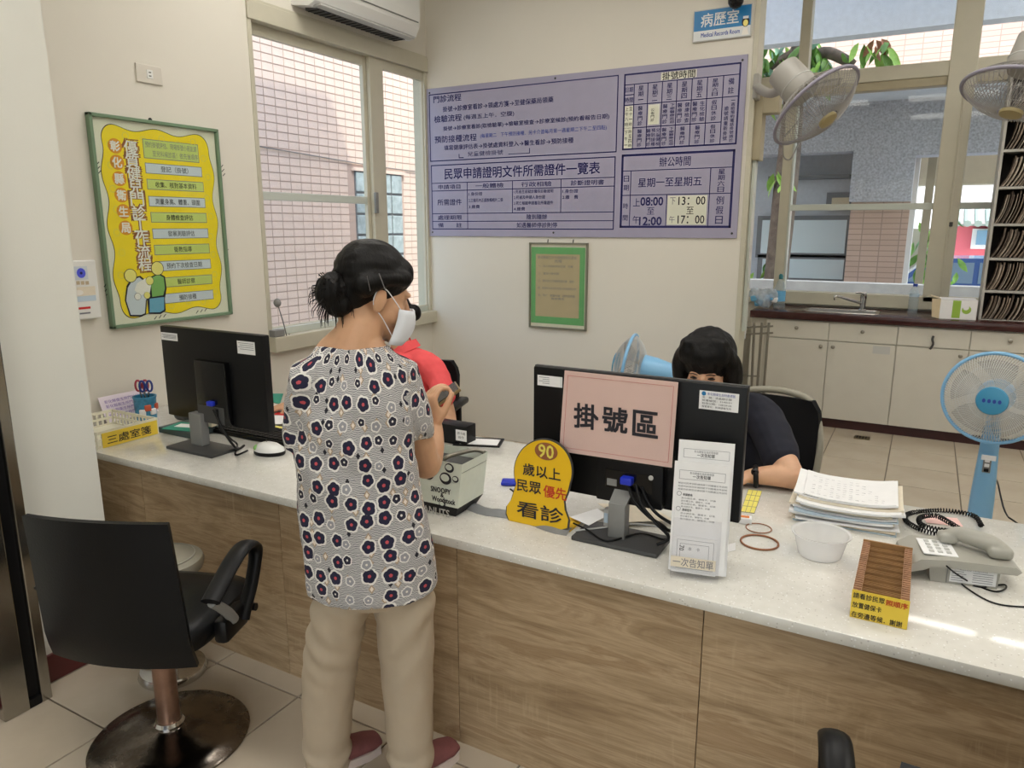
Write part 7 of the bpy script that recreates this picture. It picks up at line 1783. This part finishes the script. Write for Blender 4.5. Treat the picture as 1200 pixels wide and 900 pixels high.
# hair: cap, drawn back into a short bushy tail
hr, hfv, hu = ortho(hd, hup); HS = 0.97
def HP(x, y, z): return hc_+(hr*x+hfv*y+hu*z)*HS
ha = MB(); hax = (hr, hfv, hu)
ha.ell(HP(0, -0.020, 0.045), (0.082, 0.096, 0.086), None, 24, 16, hax)
ha.ell(HP(0, -0.055, 0.0), (0.068, 0.052, 0.074), None, 20, 14, hax)
ha.ell(HP(0, 0.030, 0.066), (0.070, 0.056, 0.046), None, 20, 14, hax)
for s_ in (-1, 1): ha.limb([HP(s_*0.066, 0.045, 0.055), HP(s_*0.079, -0.005, 0.040), HP(s_*0.070, -0.05, 0.01)], [0.02, 0.018, 0.03])
tie = W(404, 330, 0.0)
ha.limb([HP(0, -0.085, 0.01), tie], [0.036, 0.022])
me = fuse(ha, 0.005, 4)
def strand(c, n): return 0.0022*noise.noise(V(((c-hc_).dot(hr)*60, (c-hc_).dot(hfv)*10, (c-hc_).dot(hu)*60)))
wrinkle(me, strand); put('hair', me, 'hair', wo, 180, True)
pt_ = MB(); rt = random.Random(4); pc_ = W(391, 341, -0.01)
pt_.ell(pc_, (0.046, 0.046, 0.047)); pt_.ell(W(399, 356, -0.01), (0.040, 0.040, 0.034)); pt_.limb([tie, pc_], [0.024, 0.042])
pm = fuse(pt_, 0.005, 3); wrinkle(pm, lambda c, n: 0.006*noise.noise(V((c.x*70, c.y*70, c.z*18))))
pto = put('ponytail', pm, 'hair', wo, 180, True)
wis = MB()
for k in range(160):
    a = rt.uniform(0, 2*PI); b = rt.uniform(-1.2, 1.2); s0 = pc_+V((math.cos(a)*math.cos(b), math.sin(a)*math.cos(b), math.sin(b)))*0.045
    o_ = (s0-pc_).normalized(); e0 = s0+o_*rt.uniform(0.006, 0.02)+V((0, 0, -rt.uniform(0.01, 0.04))); wis.tube([s0-o_*0.01, (s0+e0)/2+o_*0.006, e0], [0.0012, 0.001, 0.0004], 4)
wis.build('loose_strands', 'hair', pto, None, True, 'stuff')
# hair pins
for a_, b_ in (((430, 323), (434, 341)), ((444, 320), (452, 341))):
    q0, q1 = [W(*p, 0) for p in (a_, b_)]; pts = []
    for k in range(5):
        q_ = q0.lerp(q1, k/4); d_ = (q_-CP).normalized(); best = None; lo2, hi2 = -0.25, 0.1
        pts.append(q_-d_*0.082)
    MB().tube(pts, 0.0012, 6).build('hair_pin', 'pin', wo, 60, True)
# mask and its loop
mk = MB(); g = []
for k in range(9):
    u = k/8*2-1; row = []
    for j in range(7):
        v = j/6; a = u*1.32; x = 0.076*math.sin(a); y = 0.026+0.092*math.cos(a)*(0.78+0.30*math.sin(PI*(0.15+v*0.75))); z = -0.022-0.094*v+0.012*(1-abs(u)); row.append(HP(x, y+0.004, z))
    g.append(row)
ms_ = mk.sheet(g, 0.003).build('face_mask', 'mask_white', wo, 180, True)
for s_ in (-1, 1): MB().tube([HP(s_*0.068, 0.068, -0.030), HP(s_*0.074, 0.03, -0.002), HP(s_*0.079, -0.002, 0.016), HP(s_*0.080, -0.020, 0.004), HP(s_*0.077, -0.018, -0.030), HP(s_*0.068, 0.02, -0.058), HP(s_*0.066, 0.062, -0.098)], 0.0013, 6, None, 5).build('ear_loop', 'mask_white', ms_, 60, True)
# her phone
pA, pB = W(514, 470, 0.30), W(537, 454, 0.30)
pd = (pB-pA).normalized(); pn = V((0, 0, 1)).cross(pd); pn = (bu_*0.75-bf*0.3+br*-0.5); pn = (pn-pd*pn.dot(pd)).normalized()
ph = thing('mobile_phone', 'mobile phone in a bronze case held by the standing woman', 'phone', pA)
Mp = frame(pB-pd*0.072+pn.cross(pd)*0.01, pd, pn.cross(pd))
MB().box((0, 0, 0), (0.15, 0.075, 0.010), Mp, 0.003).build('case', 'phone_edge', ph, 40, True); MB().box((0, 0, 0.0054), (0.142, 0.068, 0.001), Mp).build('screen', 'black_gloss', ph, None, True)

# ------------------------------------------------------------------ seated worker in a coral polo shirt, half hidden by the woman
YQ = 3.02
sw = thing('person', 'seated worker in coral polo shirt behind the counter', 'person', (ony(478, 520, YQ).x, YQ, 0))
def S(px, py, y=YQ): return ony(px, py, y)
f2 = V((-0.88, -0.38, -0.25)).normalized(); b2 = V((-0.55, -0.83, 0)).normalized(); r2 = V((b2.y, -b2.x, 0))
hc2 = S(458, 372, YQ); body = MB(); hp2 = head_mesh(body, hc2, f2, (0,0,1), 1.0)
body.limb([S(476, 435), S(470, 405), hc2+V((0.01, 0.01, -0.06))], [0.06, 0.05, 0.052])
body.loft([(V((S(480, 470).x, YQ, 0.50)), r2*0.15, b2*0.11), (V((S(480, 470).x, YQ, 0.70)), r2*0.14, b2*0.10), (S(480, 460), r2*0.15, b2*0.095), (S(478, 428), r2*0.12, b2*0.06)], 22)
# near arm bends forward to the desk, far arm reaches left to the papers
shN = S(510, 442, YQ-0.05); elN = S(525, 500, YQ-0.10); wrN = onz(490, 500, T+0.05)
shF = S(440, 440, YQ+0.12); elF = V((S(400, 480, 2.75).x, 2.75, T+0.10)); wrF = onz(340, 473, T+0.045)
body.limb([S(500, 436, YQ), shN, elN, wrN], [0.055, 0.05, 0.042, 0.03]); body.limb([S(455, 436, YQ+0.1), shF, elF, wrF], [0.055, 0.05, 0.04, 0.028])
hand_mesh(body, wrF, (wrF-elF), (0,0,-1), (0, -1, 0), (0.25, 0.3, 0.2)); hand_mesh(body, wrN, (wrN-elN), (0,0,-1), (0, 1, 0), (0.3, 0.4, 0.3))
for s_ in (-1, 1):
    hip = V((S(480, 470).x, YQ, 0.52))+r2*0.09*s_; kn_ = hip+b2*0.42+V((0,0,-0.0)); ft = kn_+V((0,0,-0.46))+b2*0.02
    body.limb([hip, kn_, ft, ft+b2*0.14], [0.08, 0.06, 0.04, 0.035])
put('body', fuse(body, 0.005, 4), 'skin', sw, 180, True)
sh2 = MB()
sh2.loft([(V((S(480, 470).x, YQ, 0.47)), r2*0.18, b2*0.14), (V((S(480, 470).x, YQ, 0.62)), r2*0.18, b2*0.135), (S(482, 500), r2*0.175, b2*0.13), (S(482, 460), r2*0.165, b2*0.12), (S(480, 432), r2*0.135, b2*0.10), (S(477, 414), r2*0.10, b2*0.075), (S(472, 408), r2*0.066, b2*0.062)], 28)
sh2.limb([S(486, 424, YQ), S(503, 430, YQ-0.02), S(514, 446, YQ-0.05), S(519, 462, YQ-0.08)], [0.075, 0.072, 0.066, 0.064]); sh2.limb([S(452, 428, YQ+0.08), S(438, 442, YQ+0.12), S(425, 462, YQ+0.02)], [0.065, 0.074, 0.074])
me = fuse(sh2, 0.006, 4); wrinkle(me, lambda c, n: 0.010*noise.noise(V((c.x*13, c.y*13, c.z*10)))+0.004*noise.noise(c*28)); put('polo_shirt', me, 'polo', sw, 180, True)
col_ = MB(); cc = S(473, 404); 
for s_ in (-1, 1): col_.sheet([[cc+b2*0.07+r2*0.01*s_+V((0,0,-0.03)), cc+b2*0.05+r2*0.055*s_+V((0,0,-0.055))], [cc+b2*0.03+r2*0.062*s_+V((0,0,0.02)), cc+b2*0.02+r2*0.085*s_+V((0,0,-0.025))], [cc-b2*0.05+r2*0.05*s_+V((0,0,0.035)), cc-b2*0.07+r2*0.065*s_+V((0,0,0.0))]], 0.004)
col_.build('collar', 'polo', sw, 60, True)
lg = MB()
for s_ in (-1, 1):
    hip = V((S(480, 470).x, YQ, 0.52))+r2*0.09*s_; kn_ = hip+b2*0.42; ft = kn_+V((0,0,-0.46))+b2*0.02; lg.limb([hip-b2*0.08, kn_, ft], [0.105, 0.08, 0.06])
    lg.limb([ft+V((0,0,-0.01)), ft+b2*0.14+V((0,0,-0.01))], [0.045, 0.042])
put('trousers', fuse(lg, 0.008, 4), 'dark_trouser', sw, 180, True)
h2 = MB(); a2 = ortho(f2); H2 = lambda x, y, z: hc2+a2[0]*x+a2[1]*y+a2[2]*z
h2.ell(H2(0, -0.022, 0.045), (0.086, 0.098, 0.09), None, 22, 14, a2); h2.ell(H2(0, -0.07, -0.02), (0.07, 0.05, 0.085), None, 20, 12, a2); h2.ell(H2(0.0, -0.125, -0.005), (0.04, 0.04, 0.045), None, 16, 10, a2); h2.ell(H2(0, 0.04, 0.075), (0.07, 0.05, 0.04), None, 18, 12, a2)
put('hair', fuse(h2, 0.006, 3), 'hair', sw, 180, True)
for s_ in (-1, 1): MB().ell(H2(s_*0.031, 0.084, 0.004), (0.013, 0.006, 0.006), None, 12, 8, a2).build('eye', 'eye_dark', sw, 60, True)
mk2 = MB(); g = []
for k in range(9):
    u = k/8*2-1; g.append([H2(0.074*math.sin(u*1.15), 0.034+0.09*math.cos(u*1.15)*(0.78+0.30*math.sin(PI*(0.15+j/6*0.75))), -0.022-0.094*j/6) for j in range(7)])
mk2.sheet(g, 0.003).build('face_mask', 'black_soft', sw, 180, True)
office_chair('black office chair behind the worker in the coral shirt', (S(497, 480, YQ+0.32).x+0.065, YQ+0.08, 0), math.radians(195), 'black_soft', None, 0.21, 0.52, ony(540, 432, YQ+0.2).z, True)

# ------------------------------------------------------------------ clerk with a black bob, leaning on the counter behind the middle monitor
YG = 2.86
ck = thing('person', 'clerk with black bobbed hair in navy shirt behind the monitor', 'person', (ony(838, 500, YG).x, YG+0.05, 0))
def G(px, py, y=YG): return ony(px, py, y)
f3 = V((0.05, -0.93, -0.36)).normalized(); b3 = V((0.12, -0.99, 0)).normalized(); r3 = V((b3.y, -b3.x, 0))
hc3 = G(829, 431, 2.72); body = MB(); hp3 = head_mesh(body, hc3, f3, (0,0,1), 1.02)
body.limb([G(838, 505), G(834, 480, 2.80), hc3+V((0.0, 0.02, -0.06))], [0.06, 0.05, 0.055])
body.loft([(V((G(840, 500).x, YG+0.10, 0.50)), r3*0.15, b3*0.11), (V((G(840, 500).x, YG+0.08, 0.70)), r3*0.14, b3*0.10), (G(842, 530), r3*0.15, b3*0.10), (G(840, 490), r3*0.12, b3*0.06)], 22)
shR3 = G(893, 492, 2.80); elR3 = onz(928, 559, T+0.047); wrR3 = onz(880, 558, T+0.036); shL3 = G(785, 492, 2.82); elL3 = onz(752, 545, T+0.045); wrL3 = onz(800, 560, T+0.035)
body.limb([G(872, 482), shR3, elR3], [0.055, 0.052, 0.044]); body.limb([elR3, elR3.lerp(wrR3, 0.5)+V((0,0,0.004)), wrR3], [0.043, 0.037, 0.027])
body.limb([G(805, 482), shL3, elL3], [0.055, 0.05, 0.043]); body.limb([elL3, wrL3], [0.042, 0.027])
hand_mesh(body, wrR3, wrR3-elR3, (0,0,-1), (0, -1, 0), (0.4, 0.5, 0.4)); hand_mesh(body, wrL3, wrL3-elL3, (0,0,-1), (0, -1, 0), (0.4, 0.5, 0.4))
for s_ in (-1, 1):
    hip = V((G(840, 500).x, YG+0.10, 0.52))+r3*0.09*s_; kn_ = hip+b3*0.22; ft = kn_+V((0,0,-0.46)); body.limb([hip, kn_, ft], [0.08, 0.06, 0.04])
put('body', fuse(body, 0.005, 4), 'skin_pale', ck, 180, True)
s3 = MB()
s3.loft([(V((G(840, 500).x, YG+0.10, 0.47)), r3*0.185, b3*0.15), (V((G(840, 500).x, YG+0.08, 0.62)), r3*0.185, b3*0.14), (G(845, 545), r3*0.185, b3*0.13), (G(843, 510), r3*0.18, b3*0.12), (G(840, 484), r3*0.15, b3*0.09), (G(837, 472), r3*0.085, b3*0.066)], 28)
slv = shR3.lerp(elR3, 0.62); s3.limb([G(870, 478), shR3+V((0.0, 0, 0.01)), slv], [0.062, 0.074, 0.070]); slv2 = shL3.lerp(elL3, 0.6); s3.limb([G(806, 478), shL3, slv2], [0.062, 0.074, 0.07])
me = fuse(s3, 0.006, 4); wrinkle(me, lambda c, n: 0.006*noise.noise(V((c.x*9, c.y*9, c.z*9)))+0.003*noise.noise(c*24)); put('shirt', me, 'navy_cloth', ck, 180, True)
lg = MB()
for s_ in (-1, 1):
    hip = V((G(840, 500).x, YG+0.10, 0.52))+r3*0.09*s_; kn_ = hip+b3*0.22; ft = kn_+V((0,0,-0.46)); lg.limb([hip-b3*0.08, kn_, ft+V((0,0,0.0))], [0.105, 0.08, 0.06])
put('trousers', fuse(lg, 0.008, 4), 'dark_trouser', ck, 180, True)
a3 = ortho(f3); H3 = lambda x, y, z: hc3+a3[0]*x+a3[1]*y+a3[2]*z
h3 = MB()
h3.ell(H3(0, -0.020, 0.052), (0.104, 0.112, 0.098), None, 26, 16, a3)
h3.ell(H3(0, -0.060, -0.015), (0.104, 0.075, 0.105), None, 24, 14, a3)
for s_ in (-1, 1): h3.limb([H3(s_*0.075, 0.03, 0.08), H3(s_*0.097, 0.012, 0.02), H3(s_*0.096, 0.008, -0.04), H3(s_*0.088, 0.008, -0.085)], [0.032, 0.034, 0.034, 0.024])
for k in range(9):
    x = -0.072+0.018*k; h3.limb([H3(x*0.8, 0.035, 0.112), H3(x*0.95, 0.078-abs(x)*0.3, 0.088), H3(x*1.02, 0.096-abs(x)*0.42, 0.050+0.008*((k*5) % 3))], [0.036, 0.024, 0.007])
me = fuse(h3, 0.005, 14); wrinkle(me, lambda c, n: 0.0035*noise.noise(V(((c-hc3).dot(a3[0])*55, (c-hc3).dot(a3[1])*55, (c-hc3).dot(a3[2])*8)))); put('hair', me, 'hair', ck, 180, True)
for s_ in (-1, 1):
    MB().ell(H3(s_*0.031, 0.083, 0.004), (0.015, 0.006, 0.0045), None, 14, 8, a3).build('eye', 'eye_dark', ck, 60, True)
    MB().tube([H3(s_*0.015, 0.094, 0.024), H3(s_*0.032, 0.093, 0.028), H3(s_*0.048, 0.084, 0.022)], [0.0018, 0.0026, 0.0012], 6, None, 4).build('eyebrow', 'hair', ck, 60, True)
mk3 = MB(); g = []
for k in range(9):
    u = k/8*2-1; g.append([H3(0.076*math.sin(u*1.15), 0.034+0.09*math.cos(u*1.15)*(0.78+0.30*math.sin(PI*(0.15+j/6*0.75))), -0.022-0.096*j/6) for j in range(7)])
mk3.sheet(g, 0.003).build('face_mask', 'mask_white', ck, 180, True)
wt = wrR3.lerp(elR3, 0.12); wd_ = (wrR3-elR3).normalized(); wtc = MB().torus(wt, wd_, 0.033, 0.009, 28, 8).build('watch_strap', 'black', ck, 60, True); MB().ell(wt+V((0.0, -0.022, 0.022)), (0.014, 0.010, 0.014), None, 14, 8).build('watch_face', 'black_gloss', wtc, 60, True)
office_chair('clerk chair with black back and grey tube frame', (G(868, 500).x, YG+0.30, 0), math.radians(172), 'black_soft', MATS['stool_pad'], 0.20, 0.50, ony(905, 464, YG+0.55).z, False)
# pink bag on the floor behind the clerk
c_ = ony(932, 535, 4.3); pb_ = thing('pink_bag', 'small pink plastic bag behind the clerk', 'bag', (c_.x, 4.3, 0)); k_ = MB().loft([((0,0,0.001), (0.11,0,0), (0,0.08,0)), ((0,0,0.14), (0.13,0,0), (0,0.09,0)), ((0,0,c_.z+0.04), (0.09,0,0), (0,0.06,0))], 20); me = fuse(k_, 0.012, 2); wrinkle(me, lambda c, n: 0.02*noise.noise(c*14)); put('body', me, 'pink_bag', pb_, 60)
bpy.data.objects.remove(_fo)
